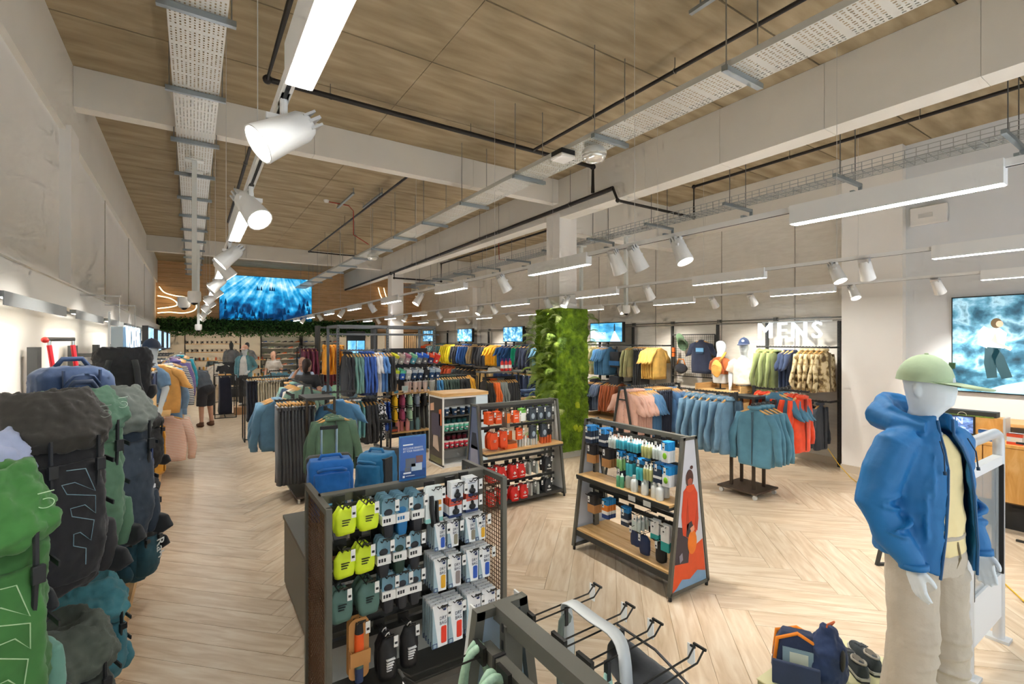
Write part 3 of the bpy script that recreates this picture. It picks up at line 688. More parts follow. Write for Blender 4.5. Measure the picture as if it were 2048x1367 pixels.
# grid panel with hung items
gp = thing('grid_panel', 'dark wire grid panel holding caps, a bag and a navy t-shirt', 'grid panel', (8.93, 5.95, 1.33))
B().bar((0, 0, 0), (0, 1.06, 0), .02, .02).bar((0, 0, .9), (0, 1.06, .9), .02, .02).bar((0, 0, 0), (0, 0, .9), .02, .02).bar((0, 1.06, 0), (0, 1.06, .9), .02, .02).build('frame', DARK, gp)
b = B()
for k in range(20): b.bar((0, .05+k*.05, 0), (0, .05+k*.05, .9), .004, .004)
for k in range(17): b.bar((0, 0, .05+k*.05), (0, 1.06, .05+k*.05), .004, .004)
b.build('wire_mesh', mat('55524c', .5, .4), gp)
t = garment('tee', '222c44', (8.86, 6.22, 2.17), -PI/2, 'navy t-shirt with a blue picture print on the wire grid panel', None)
B().box(-.09, .09, -.062, -.045, -.34, -.22, 0).box(-.09, .09, -.063, -.046, -.34, -.3, 1).build('picture_print', [mat('6aa5cf', .7), mat('28405a', .7)], t)
def cap_obj(loc, rz, col, label, sc=1., peak=None, logo=None, grp=None, tilt=0):
    t = thing('cap', label, 'cap', loc, rz, grp); t.scale = (sc, sc, sc)
    if tilt: t.rotation_euler = (0, tilt, rz)
    b = B(); rings = []
    for i in range(7):
        a = i/6*PI/2; rings.append([(.1*math.cos(a)*math.cos(u), .088*math.cos(a)*math.sin(u), .115*math.sin(a)) for u in [2*PI*j/18 for j in range(18)]])
    rings[-1] = [(.001*math.cos(2*PI*j/18), .001*math.sin(2*PI*j/18), .115) for j in range(18)]
    b.loft(rings, cap=False); b.build('crown', as_mat(col), t, 1)
    b = B(); up = []; lo = []
    for j in range(11):
        a = -PI/2*.88+j/10*PI*.88
        up.append(Vector((.095*math.cos(a), .084*math.sin(a), .006))); lo.append(Vector((.07+.15*math.cos(a)**.6 if math.cos(a) > 0 else .07, .084*math.sin(a)*.96, .0-.02*math.cos(a)+.012*(1-abs(math.sin(a))))))
    for k in range(10): b.add([up[k], up[k+1], lo[k+1], lo[k], up[k]-Vector((0, 0, .005)), up[k+1]-Vector((0, 0, .005)), lo[k+1]-Vector((0, 0, .005)), lo[k]-Vector((0, 0, .005))], [(0,1,2,3),(7,6,5,4),(3,2,6,7),(0,4,5,1)])
    b.build('peak', as_mat(peak or col), t, 1)
    B().ell((0, 0, .116), (.008, .008, .005), 8, 5).build('button', as_mat(col), t, 1)
    if logo: B().ell((.086, 0, .055), (.01, .022, .022), 10, 6).build('badge', mat(logo, .6), t, 1)
    return t
cap_obj((8.9, 6.72, 2.0), PI, '6f8f6b', 'sage green cap hung on the wire grid panel', 1.3, tilt=-1.2)
t = thing('waist_bag', 'black waist bag with orange strap on the wire grid panel', 'bag', (8.86, 6.72, 1.5)); B().ell((0, 0, 0), (.06, .16, .11), 14, 8).build('pouch', cloth('25282f'), t, 1); B().tube([(0, -.1, .08), (0, -.06, .2), (0, .06, .2), (0, .1, .08)], .014, 6).build('strap', mat('e08a3a', .6), t, 1)
t = thing('strap_pack', 'orange and black strap hanging on the wire grid panel', 'strap', (8.88, 6.93, 1.95)); B().box(-.02, .02, -.03, .03, -.2, .0).build('orange_strap', mat('d8641f', .6), t); B().box(-.015, .015, -.02, .02, -.42, -.2).build('black_strap', BLACK, t); B().box(-.02, .02, -.035, .035, -.12, -.1).build('buckle', BLACK, t)
# ---------------------------------------------------------------- A-frame rack with pink shirts
def aframe_rack(label, p, q, spread=.35, axis='x'):
    p, q = Vector(p), Vector(q); t = thing('clothes_rack', label, 'clothes rack', (p.x, p.y, 0)); L = q-p
    n = Vector((0, 1, 0)) if axis == 'x' else Vector((1, 0, 0))
    for e in (Vector((0, 0, 0)), Vector((L.x, L.y, 0))):
        for s in (-1, 1): B().bar(e+n*(s*spread)+Vector((0, 0, .0)), e+n*(s*.05)+Vector((0, 0, p.z)), .022, .03).build('leg', DARK, t)
        B().bar(e+n*-.06+Vector((0, 0, p.z-.18)), e+n*.06+Vector((0, 0, p.z-.18)), .02, .02).bar(e+n*-.06+Vector((0, 0, p.z)), e+n*.06+Vector((0, 0, p.z)), .03, .03).bar(e+n*-spread+Vector((0, 0, .012)), e+n*spread+Vector((0, 0, .012)), .024, .024).build('end_bar', DARK, t)
    b = B(); rail_b(b, (0, 0, p.z), (L.x, L.y, p.z)); b.build('rail', DARK, t)
    return t
aframe_rack('dark A-frame clothes rack with pink shirts between the pillar and gondola', (5.35, 5.1, 1.4), (6.6, 5.1, 1.4))
row((5.4, 5.1, 1.41), (6.55, 5.1, 1.41), [(7, 'shirt', 'd7aa96', 'pale pink shirt'), (4, 'tee', '4f7ea6', 'blue t-shirt'), (7, 'trousers', '20283a', 'dark navy trousers'), (4, 'tee', '4f7aa8', 'denim blue t-shirt')], 'on the A-frame rack', 'near end', face=PI)
# ---------------------------------------------------------------- rack with grey trousers and green jacket (wheeled)
four_way('clothes_rack', 'dark wheeled rack with grey trousers, blue tops and a green jacket', 1.1, 1.75, 6.65, 7.4,
         [((1.55, 7.0, 1.31), (.9, 7.0, 1.31)), ((1.48, 6.75, 1.2), (1.48, 6.2, 1.2)), ((1.55, 7.2, 1.36), (2.0, 7.2, 1.36)), ((1.15, 7.2, 1.34), (1.15, 7.75, 1.34))])
row((.92, 7.0, 1.32), (1.38, 7.0, 1.32), [(11, 'trousers', '53565a', 'charcoal trousers')], 'on the wheeled rack beside the blue suitcase', 'aisle end')
row((1.48, 6.2, 1.21), (1.48, 6.45, 1.21), [(2, 'hoodie', '4d6b55', 'forest green hooded jacket')], 'on the wheeled rack behind the blue suitcase', 'front', face=PI)
row((1.72, 6.95, 1.32), (1.75, 7.15, 1.32), [(2, 'tee', '477ba4', 'bright blue t-shirt')], 'on the wheeled rack behind the green jacket', 'front', face=PI)
row((.98, 7.6, 1.36), (.98, 7.2, 1.36), [(3, 'long', '5f89a5', 'grey blue long-sleeved top')], 'on the wheeled rack behind the charcoal trousers', 'front', face=0)
# ---------------------------------------------------------------- long rack of cream and navy trousers
def hrack(label, p, q, legs_at=(0, 1), depth=.5, axis='x'):
    p, q = Vector(p), Vector(q); t = thing('clothes_rack', label, 'clothes rack', (p.x, p.y, 0)); L = q-p
    n = Vector((0, 1, 0)) if axis == 'x' else Vector((1, 0, 0))
    for u in legs_at:
        for s in (-depth/2, depth/2):
            e = L*u+n*s; B().box(e.x-.012, e.x+.012, e.y-.012, e.y+.012, 0, p.z-.05).build('leg', DARK, t)
        B().bar(L*u-n*depth/2+Vector((0, 0, .012-0*p.z)), L*u+n*depth/2+Vector((0, 0, .012)), .022, .022).bar(L*u-n*depth/2+Vector((0, 0, p.z-.05)), L*u+n*depth/2+Vector((0, 0, p.z-.05)), .022, .022).box((L*u).x-.012, (L*u).x+.012, (L*u).y-.012, (L*u).y+.012, p.z-.06, p.z).build('end_frame', DARK, t)
    b = B(); rail_b(b, (0, 0, p.z), (L.x, L.y, p.z)); b.build('rail', DARK, t)
    b = B(); b.bar((0, 0, .012), (L.x, L.y, .012), .02, .02); b.build('floor_bar', DARK, t)
    return t
hrack('long black clothes rack of navy and cream trousers in the left aisle', (.9, 11.6, 1.32), (2.05, 11.6, 1.32))
row((.95, 11.6, 1.33), (2.0, 11.6, 1.33), [(4, 'trousers', '1f2638', 'navy trousers', None, .85), (9, 'trousers', 'd8ccb0', 'cream trousers'), (8, 'trousers', '8d8a76', 'khaki trousers', None, .8)], 'on the long aisle rack', 'aisle end')
aframe_rack('dark A-frame rack of green and navy tops beside the charcoal trousers', (1.58, 8.5, 1.36), (1.58, 10.1, 1.36), .3, 'y')
row((1.58, 8.7, 1.37), (1.58, 10.0, 1.37), [(3, 'tee', '7fa08f', 'sage green t-shirt'), (2, 'tee', 'e5ded2', 'white t-shirt'), (4, 'long', '2d4563', 'navy long-sleeved top'), (3, 'jacket', '86b0a5', 'mint jacket'), (3, 'trousers', '2c4468', 'navy blue trousers')], 'on the A-frame rack in the aisle', 'near end', face=PI)
# ---------------------------------------------------------------- tall slotted gondola: clothes bay on the left, bottles bay on the right
TR = thing('tall_shelving', 'tall slotted steel shelving with blue jackets and drinks bottles', 'shelving', (2.15, 8.84, 0))
SLT = mat('67696a', .45, .5)
for x in (0, .9, 1.85):
    for y in (0, .75): 
        B().box(x-.02, x+.02, y-.025, y+.025, 0, 2.38).build('post', SLT, TR)
        if y == 0:
            sl = B()
            for k in range(46): sl.box(x-.006, x+.006, -.0265, -.0251, .08+k*.05, .105+k*.05)
            sl.build('slots', BLACK, TR)
for y in (0, .75): B().bar((0, y, 2.36), (1.85, y, 2.36), .04, .05).bar((0, y, 2.22), (1.95, y, 2.22), .03, .03).build('top_rail', SLT, TR)
for x in (0, .9, 1.85): B().bar((x, 0, 2.36), (x, .75, 2.36), .04, .05).build('cross_rail', SLT, TR); B().bar((x, 0, .04), (x, .75, .04), .03, .04).build('foot_rail', SLT, TR)
for z in (1.93, 1.08):
    b = B(); rail_b(b, (.05, -.2, z), (.88, -.2, z))
    for x in (.05, .88): b.bar((x, 0, z), (x, -.2, z), .02, .03)
    b.build('hang_rail', SLT, TR)
row((2.2, 8.6, 1.94), (3.02, 8.6, 1.94), [(2, 'jacket', '24272e', 'black jacket'), (3, 'long', '6f9a94', 'sage green sweatshirt'), (4, 'jacket', '3a62b4', 'cobalt blue jacket', '2a3f74'), (2, 'tee', 'd9dbe0', 'white t-shirt'), (2, 'tee', '5b8fd0', 'sky blue t-shirt'), (2, 'long', '2b2b2d', 'black sweatshirt')], 'on the tall shelving upper rail', 'left', face=PI*0+.0)
row((2.25, 8.6, 1.09), (3.0, 8.6, 1.09), [(2, 'shorts', 'b9a6ae', 'lilac print shorts'), (2, 'tank', '5f979a', 'teal vest top'), (3, 'jacket', '232427', 'black rain jacket'), (2, 'tee', PRINTBW, 'black and white print t-shirt'), (2, 'shorts', PRINTB, 'blue print shorts')], 'on the tall shelving lower rail', 'left')
# ================================================================ gondolas and hung products
def xf_rot(v, rz): return Vector((v[0]*math.cos(rz)-v[1]*math.sin(rz), v[0]*math.sin(rz)+v[1]*math.cos(rz), v[2] if len(v) > 2 else 0))
HOOKS = {}
def hook_mesh(l):
    l = round(l, 2)
    if l not in HOOKS:
        b = B().tube([(-.014, 0, 0), (-.014, -l+.03, .004), (-.014, -l, .03)], .0028, 5).tube([(.014, 0, 0), (.014, -l+.03, .004), (.014, -l, .03)], .0028, 5).bar((-.02, -l, .03), (.02, -l, .03), .006, .006)
        b.box(.018, .04, -l-.004, -l, -.035, .022, 1).box(.022, .036, -l-.0046, -l-.004, -.02, -.008, 2).bar((.014, -l, .02), (.03, -l, .02), .005, .005).box(-.03, .03, -.012, .0, -.02, .03, 0)
        HOOKS[l] = b.mesh('display_hook', [mat('33322f', .4, .6), mat('e5e6e3', .5), BLACK])
    return HOOKS[l]
def peg(g, pos, rz, n, me, sp, name, cat, label, group=None, front=None, drop=0., tilt=0., tagdy=.05):
    """a display hook (part of the gondola) with n copies of a product; pos is where the front one hangs"""
    pos = Vector(pos); out = xf_rot((0, -1, 0), rz); l = max(.12, n*sp+tagdy+.04)
    root = pos-out*(l-tagdy)
    gr = g.rotation_euler.z; obj('display_hook', hook_mesh(l), g, xf_rot(root-Vector(g.location), -gr), rz-gr)
    for i in range(n):
        lab = label if n == 1 else '%s %s' % (ordn(i), label.replace('|', 'from the front'))
        obj(name, me, None, pos-out*(i*sp)+Vector((0, 0, drop)), 0, lab.replace('|', ''), cat, group or label.replace('|', '').replace('  ', ' '), rot=(tilt, 0, rz+random.uniform(-.05, .05)))
def M(hexes): return [x if isinstance(x, bpy.types.Material) else mat(x, .55, 0, .04, 20.) for x in hexes]
def rrect(w, h, z0, y, r=.01, n=4):
    pts = []
    for cx, cz, a0 in ((w/2-r, z0-r, 0), (-w/2+r, z0-r, PI/2), (-w/2+r, z0-h+r, PI), (w/2-r, z0-h+r, 3*PI/2)):
        for k in range(n+1): a = a0+k*PI/2/n; pts.append((cx+r*math.cos(a), y, cz+r*math.sin(a)))
    return pts
def pouch_card():
    b = B(); b.prism([(-.034, 0, -.0), (-.022, 0, .022), (.022, 0, .022), (.034, 0, 0), (.034, 0, -.07), (-.034, 0, -.07)], (0, .003, 0), 0)
    b.ell((0, .002, -.055), (.026, .008, .02), 10, 6, 2)
    b.box(-.036, .036, -.012, .014, -.115, -.068, 1)
    for k in range(3): b.box(-.03+k*.014, -.02+k*.014, -.0126, -.012, -.1, -.082, 2)
    b.loft([ring(.03, .012, -.112, 10), ring(.028, .013, -.15, 10, .003), ring(.022, .01, -.18, 10, .004)], 2)
    return b
POUCH = pouch_card().mesh('gear_pouch', M(['6f98ab', 'e9e9e5', '22242a']), 40)
POUCHB = pouch_card().mesh('gear_pouch', M(['6f98ab', 'e9e9e5', '1f6fa5']), 40)
POUCHG = pouch_card().mesh('gear_pouch', M(['6f98ab', 'e9e9e5', '1f3a2e']), 40)
def sack(w, h, t, seed, txt=True):
    b = B(); rings = []
    for i in range(9):
        u = i/8; rings.append(ring(w/2*(.55+.45*min(1, u*4))*(1-.12*max(0, u-.8)*5), t/2*(.4+.6*math.sin(min(1, u*1.2)*PI*.55)), -h*u, 16, .004, seed, 60))
    b.loft(rings, 0); b.wob(.006, 22, seed)
    b.tube([(-.012, 0, 0), (-.005, -.01, .02), (.008, -.006, .022), (.012, 0, 0)], .003, 5, 1)
    if txt: 
        for k in range(3): b.box(-.02, .02-.006*k, -t/2-.005, -t/2+.002, -h*.42-.012*k, -h*.42-.012*k+.003, 1)
    return b
YSACK = sack(.105, .125, .05, 1).mesh('dry_sack', M(['d6ec28', '2c2f20']), 1)
GSACK = sack(.11, .145, .06, 2).mesh('dry_sack', M(['54756c', '23302c']), 1)
def drybox(w, h, colr):
    b = B(); t = .013
    b.box(-w/2, w/2, 0, t, -h, .012, 0)
    b.prism([(-w/2, -.0005, .0), (-w/2+.002, -.0005, .0), (-w*.12, -.0005, -h), (-w/2, -.0005, -h)], (0, -.0004, 0), 1)
    b.prism([(-w/2-.0006, 0, 0), (-w/2-.0006, t, 0), (-w/2-.0006, t, -h), (-w/2-.0006, 0, -h)], (-.0004, 0, 0), 1)
    b.prism(rrect(w*.36, h*.42, -h*.5, -.001, .008), (0, -.001, 0), 2); 
    for i in range(len(b.v)-40, len(b.v)): b.v[i] = (b.v[i][0]+w*.25, b.v[i][1], b.v[i][2])
    b.box(-w/2, -w/2+w*.3, -.0015, 0, -h, -h+w*.3, 3); b.box(-w/2+.004, -w/2+w*.3-.004, -.002, -.0015, -h+.004, -h+w*.3-.004, 1)
    text_b(b, 'DRY', w*.3, frame_m((w*.2, -.0015, -h*.3), (1, 0, 0), (0, 0, 1)), 4, .0004, sx=.8)
    text_b(b, 'BAG', w*.3, frame_m((w*.2, -.0015, -h*.3-w*.29), (1, 0, 0), (0, 0, 1)), 4, .0004, sx=.8)
    b.tube([(w*.1, -.004, -.01), (w*.25, -.006, .0), (w*.38, -.004, -.012)], .003, 5, 3); b.ell((w*.3, -.004, -.02), (w*.12, .003, .006), 8, 5, 3)
    return b
DB = {}
for k, (w, h) in enumerate(((.066, .135), (.075, .17), (.09, .22))):
    for cn, cc in (('blue', '1f55b8'), ('olive', '8b8672'), ('yellow', 'e7ae22'), ('grey', '8f8583'), ('red', 'ea3a22')):
        DB[(k, cn)] = drybox(w, h, cc).mesh('dry_bag_box', M(['edf0f1', '9db7c2', cc, '22386c', '2a3550']))
def hcard(w, h, t, bands, body=None, r=.008):
    """card with a euro hole header; bands: (from, to, slot) as shares of the height"""
    b = B()
    for a, c, s in bands: b.box(-w/2, w/2, 0 if s == bands[0][2] else -.001, t, -h*c, -h*a+(.02 if a == 0 else 0), s)
    if body: body(b, w, h, t)
    return b
def bod_black(b, w, h, t):
    b.ell((0, -.006, -h*.62), (w*.28, .012, h*.2), 10, 6, 2); b.ell((0, -.006, -h*.34), (w*.12, .01, h*.14), 8, 5, 2)
    b.box(-w*.4, w*.3, -.0012, 0, -h*.12, -h*.08, 3)
SCARD = hcard(.075, .085, .012, [(0, .82, 0), (.82, 1, 1)], bod_black).mesh('accessory_card', M(['e9edf0', '22386c', '1d1e20', '6a7a90']))
SCARDR = hcard(.08, .085, .012, [(0, .25, 4), (.25, .82, 0), (.82, 1, 1)], bod_black).mesh('accessory_card', M(['e9edf0', '22386c', '1d1e20', '6a7a90', 'd9543a']))
b = B(); b.prism(rrect(.105, .2, .02, 0, .018), (0, .004, 0), 0); b.box(-.052, .052, -.001, .0, -.178, -.155, 1)
b.tube([(-.02, -.01, -.03), (-.018, -.014, -.1), (-.005, -.014, -.2)], .012, 6, 2).tube([(.012, -.01, -.06), (.012, -.014, -.14), (.02, -.012, -.2)], .009, 6, 2).box(.02, .042, -.002, 0, -.085, -.06, 3).box(.02, .042, -.002, 0, -.12, -.1, 3)
WCARD = b.mesh('strap_card', M(['e7f0ef', '8fd2cc', '232426', 'd8963a']), 40)
b = B(); b.prism(rrect(.1, .3, .02, 0, .03), (0, .004, 0), 0); b.loft([ring(.022, .022, -.05, 12), ring(.024, .024, -.17, 12)], 1); b.loft([ring(.021, .021, -.17, 12), ring(.021, .021, -.22, 12)], 3); b.loft([ring(.021, .021, -.22, 12), ring(.02, .02, -.29, 12)], 4)
b.loft([ring(.018, .018, .0, 10), ring(.022, .022, -.05, 10)], 2); b.box(-.05, .05, -.027, -.02, -.2, -.13, 0); b.box(-.045, -.04, -.02, 0, -.2, -.13, 0)
UMB = b.mesh('umbrella_card', M(['b98349', 'ea5a17', '1d1d1e', '4c6a60', '22355c']), 40)
b = sack(.1, .2, .085, 5, False); b.box(-.02, .025, -.05, -.03, -.1, -.094, 1); 
for k in range(4): b.box(-.02, .02-.005*k, -.05, -.03, -.115-.012*k, -.111-.012*k, 1)
BSACK = b.mesh('stuff_sack', M(['16171a', 'e8e8e8']), 1)
# ---------------------------------------------------------------- gondola 1: wire ended gondola in front
G1 = thing('gondola', 'dark steel gondola with brown wire end panels and dry bags', 'display stand', (.54, 2.4, 0))
GX, GD, GH = .99, .49, 1.3
FR = mat('64635a', .42, .3); BROWNW = mat('6a4a30', .5, .3)
for x in (0, GX):
    for y in (0, GD): B().box(x-.015, x+.015, y-.015, y+.015, .02, GH).build('corner_post', FR, G1, bevel=.003)
    B().box(x-.015, x+.015, 0, GD, GH-.03, GH).build('end_rail', FR, G1); B().box(x-.015, x+.015, 0, GD, .06, .1).build('end_rail', FR, G1)
    e = B()
    for k in range(18): e.bar((x, .03+k*.0253, .1), (x, .03+k*.0253, GH-.03), .0035, .0035)
    for k in range(46): e.bar((x, .015, .12+k*.025), (x, GD-.015, .12+k*.025), .0035, .0035)
    e.build('wire_panel', BROWNW, G1)
B().box(0, GX, .21, .27, GH-.045, GH).build('top_rail', FR, G1, bevel=.004)
for x in (.03, GX-.03): B().box(x-.015, x+.015, .22, .26, .1, GH-.03).build('spine_upright', FR, G1)
for z in (1.22, 1.12, 1.03, .93, .85, .76, .68, .6, .52): B().box(.03, GX-.03, .2, .225, z-.018, z+.018).build('slat_rail', DARK, G1)
B().box(.02, GX-.02, .225, .235, .3, .5).build('back_panel', mat('a9a79d', .6), G1)
B().box(.0, GX, -.02, .24, .27, .31).build('deck', mat('4a4945', .25, .4), G1); B().box(.0, GX, .26, GD+.02, .27, .31).build('deck', mat('4a4945', .25, .4), G1)
B().box(.02, GX-.02, .02, GD-.02, .03, .27).build('plinth_box', mat('5c5b55', .5, .3), G1)
Y1 = 2.45
R1 = 'on the top row of the wire ended gondola'; R2 = 'on the second row of the wire ended gondola'; R3 = 'on the third row of the wire ended gondola'
peg(G1, (.63, Y1, 1.27), 0, 2, YSACK, .045, 'dry_sack', 'sack', 'neon yellow sack | at the left end of the top row')
peg(G1, (.745, Y1, 1.27), 0, 3, YSACK, .04, 'dry_sack', 'sack', 'neon yellow sack | second from left on the top row')
for x, n, me, w in ((.85, 5, POUCH, 'first'), (.925, 5, POUCHB, 'blue bottomed second'), (1.01, 5, POUCH, 'third')):
    peg(G1, (x, Y1, 1.26), 0, n, me, .03, 'gear_pouch', 'pouch', 'grey blue carded pouch | %s stack of the top row' % w)
peg(G1, (1.11, Y1, 1.28), 0, 3, WCARD, .012, 'strap_card', 'card pack', 'white card with black straps | beside the carded pouches')
peg(G1, (1.25, Y1, 1.28), 0, 3, SCARD, .02, 'accessory_card', 'card pack', 'small white accessory card | upper of the pair by the straps')
peg(G1, (1.345, Y1, 1.29), 0, 4, SCARD, .018, 'accessory_card', 'card pack', 'small white accessory card | uppermost by the right post')
peg(G1, (1.24, Y1, 1.19), 0, 5, SCARDR, .018, 'accessory_card', 'card pack', 'small red and white accessory card | above the dry bags')
peg(G1, (1.345, Y1, 1.2), 0, 4, SCARDR, .018, 'accessory_card', 'card pack', 'small red and white accessory card | by the right post')
for (x, cn, n) in ((1.13, 'blue', 4), (1.21, 'olive', 3), (1.32, 'olive', 5), (1.385, 'yellow', 3)):
    peg(G1, (x, 2.42, 1.09), 0, n, DB[(0, cn)], .031, 'dry_bag_box', 'box', 'small DRY BAG box with %s panel | in the upper row%s' % (cn, '' if x != 1.32 else ' middle'))
for (x, cn, n, w) in ((1.13, 'yellow', 5, ''), (1.22, 'grey', 6, ''), (1.33, 'blue', 3, ''), (1.41, 'blue', 5, ' end')):
    peg(G1, (x, 2.42, .9), 0, n, DB[(1, cn)], .031, 'dry_bag_box', 'box', 'medium DRY BAG box with %s panel | in the middle row%s' % (cn, w))
for (x, cn, n, w) in ((1.13, 'red', 5, ''), (1.225, 'red', 4, ' centre'), (1.34, 'grey', 5, ''), (1.44, 'grey', 5, ' end')):
    peg(G1, (x, 2.42, .645), 0, n, DB[(2, cn)], .031, 'dry_bag_box', 'box', 'large DRY BAG box with %s panel | in the lowest row%s' % (cn, w))
peg(G1, (.625, Y1, 1.06), 0, 1, YSACK, .045, 'dry_sack', 'sack', 'neon yellow sack with white sticker on the second row')
peg(G1, (.725, Y1, 1.06), 0, 3, YSACK, .04, 'dry_sack', 'sack', 'neon yellow sack | on the second row beside the pouches')
for x, n, me, w in ((.825, 3, POUCH, 'first'), (.91, 4, POUCHG, 'green bottomed'), (.995, 1, POUCH, 'lone')):
    peg(G1, (x, Y1, 1.06), 0, n, me, .03, 'gear_pouch', 'pouch', 'grey blue carded pouch | %s stack of the second row' % w)
peg(G1, (.61, Y1, .87), 0, 2, GSACK, .05, 'dry_sack', 'sack', 'grey green sack | at the left end of the third row')
peg(G1, (.745, Y1, .87), 0, 3, GSACK, .05, 'dry_sack', 'sack', 'grey green sack | second from left on the third row')
for x, n, me, w in ((.85, 4, POUCH, 'first'), (.925, 3, POUCH, 'middle'), (.995, 2, POUCH, 'last')):
    peg(G1, (x, Y1, .87), 0, n, me, .03, 'gear_pouch', 'pouch', 'grey blue carded pouch | %s stack of the third row' % w)
peg(G1, (.69, 2.42, .7), 0, 2, UMB, .04, 'umbrella_card', 'umbrella', 'orange folding umbrella on brown card | beside the black sacks')
peg(G1, (.84, 2.44, .57), 0, 2, BSACK, .05, 'stuff_sack', 'sack', 'black stuff sack with white print | in the bottom row')
peg(G1, (.97, 2.47, .57), 0, 1, BSACK, .05, 'stuff_sack', 'sack', 'single black stuff sack with white print beside the red boxes')
# small carded tents for the boxes seen behind, through the rails: packs on the far side
for i, (x, z, c) in enumerate(((.66, 1.18, '2f8fb5'), (.8, 1.15, 'b98d5c'), (.93, 1.16, '2f8fb5'), (.66, .95, 'b98d5c'), (.8, .94, '1d2e4c'), (.66, .72, '1d2e4c'), (.8, .7, '1d2e4c'), (1.08, .72, '24272b'))):
    me = hcard(.1, .12, .03, [(0, .7, 0), (.7, 1, 1)]).mesh('card_pack', M([c, 'dfe1e0']))
    obj('card_pack', me, None, (x, 2.78, z), PI, '%s carded pack on the far side of the wire ended gondola' % ordn(i), 'card pack', 'packs on the far side of the wire ended gondola')
    obj('display_hook', hook_mesh(.2), G1, (x-.54, .3, z+.01), PI)
# acrylic blue poster on the top rail
P = thing('sign_holder', 'blue poster in a clear holder standing on the gondola top rail', 'sign', (1.06, 2.64, 1.3))
B().box(-.082, .082, -.004, .004, 0, .255).build('acrylic_sheet', mat('2f6fb0', .15), P)
pr = B(); pr.box(-.076, .076, -.0055, -.004, .012, .245, 0); pr.box(-.076, .076, -.006, -.004, .012, .06, 1)
for k, (x0, x1, z0, z1, m) in enumerate(((-.045, .015, .075, .125, 2), (.018, .06, .095, .135, 3), (-.05, -.015, .05, .074, 2), (-.01, .055, .05, .092, 4))): pr.box(x0, x1, -.0065, -.0055, z0, z1, m)
for k, (s, z) in enumerate((('EXCLUSIVE BENEFITS', .182), ('AT YOUR FINGERTIPS', .166))): text_b(pr, s, .0165, frame_m((-.06, -.0062, z), (1, 0, 0), (0, 0, 1)), 5, .0003, 'LEFT', .78)
pr.box(-.06, .0, -.0062, -.0055, .2, .207, 5); pr.box(.004, .05, -.0061, -.0055, .2, .206, 0); pr.box(-.058, -.012, -.0066, -.0055, .038, .047, 5); pr.box(-.045, .01, -.0066, -.0055, .024, .027, 5)
pr.box(-.062, -.05, -.0066, -.0055, .018, .03, 5)
pr.build('poster', M(['3f68b0', '24508f', '6b6f78', '7b5a58', 'c6d3dd', 'f2f4f6']), P)
# ---------------------------------------------------------------- A-shaped gondola (poster of a person in orange)
def a_gondola(label, loc, rz, L, name='gondola', bd=.25, td=.075, H=1.3):
    """length along local x, front face towards -y"""
    g = thing(name, label, 'display stand', loc, rz)
    for x in (0, L):
        for s in (-1, 1): B().bar((x, s*bd, .04), (x, s*td, H), .03, .03).build('leg', FR, g)
        B().bar((x, -td-.015, H-.012), (x, td+.015, H-.012), .03, .025).build('end_bar', FR, g); B().bar((x, -bd, .05), (x, bd, .05), .03, .03).build('foot_bar', FR, g)
        for s in (-1, 1): B().cyl((x, s*bd*.96, 0), (x, s*bd*.96, .05), .014, 10).build('foot', BLACK, g)
    B().bar((0, 0, H-.02), (L, 0, H-.02), .05, .045).build('top_rail', FR, g)
    for x in (.06, L-.06):
        B().box(x-.015, x+.015, -.03, .03, .06, H-.03).build('spine_upright', FR, g); sl = B()
        for k in range(24): sl.box(x-.005, x+.005, -.0315, -.03, .1+k*.05, .125+k*.05)
        sl.build('slots', BLACK, g)
    return g
def slats(g, L, zs, y=-.05):
    for z in zs: B().box(.03, L-.03, y-.012, y+.012, z-.016, z+.016).build('slat_rail', DARK, g)
def trap(z0, z1, x, bd=.25, td=.075, H=1.3, inset=.015):
    w = lambda z: bd+(td-bd)*z/H-inset
    return [(x, -w(z0), z0), (x, w(z0), z0), (x, w(z1), z1), (x, -w(z1), z1)]
A2 = a_gondola('A-shaped steel gondola with toiletry bottles and an orange jacket poster', (3.45, 3.71, 0), -PI/2, 1.17)
slats(A2, 1.17, (1.22, 1.06, .98, .62, .54))
OKB = lambda *a: B().box(*a)
OKB(.02, 1.15, -.225, .0, .74, .76).build('shelf_board', OAK, A2); B().box(.02, 1.15, -.23, .0, .715, .74).box(.02, 1.15, -.235, -.226, .735, .757).build('shelf_frame', DARK, A2)
B().box(.02, 1.15, -.225, -.03, .2, .22).build('deck_board', OAK, A2); B().box(.02, 1.15, -.02, .2, .2, .22).build('deck_board', OAK, A2); B().box(.02, 1.15, -.235, .2, .15, .2).build('deck_frame', DARK, A2)
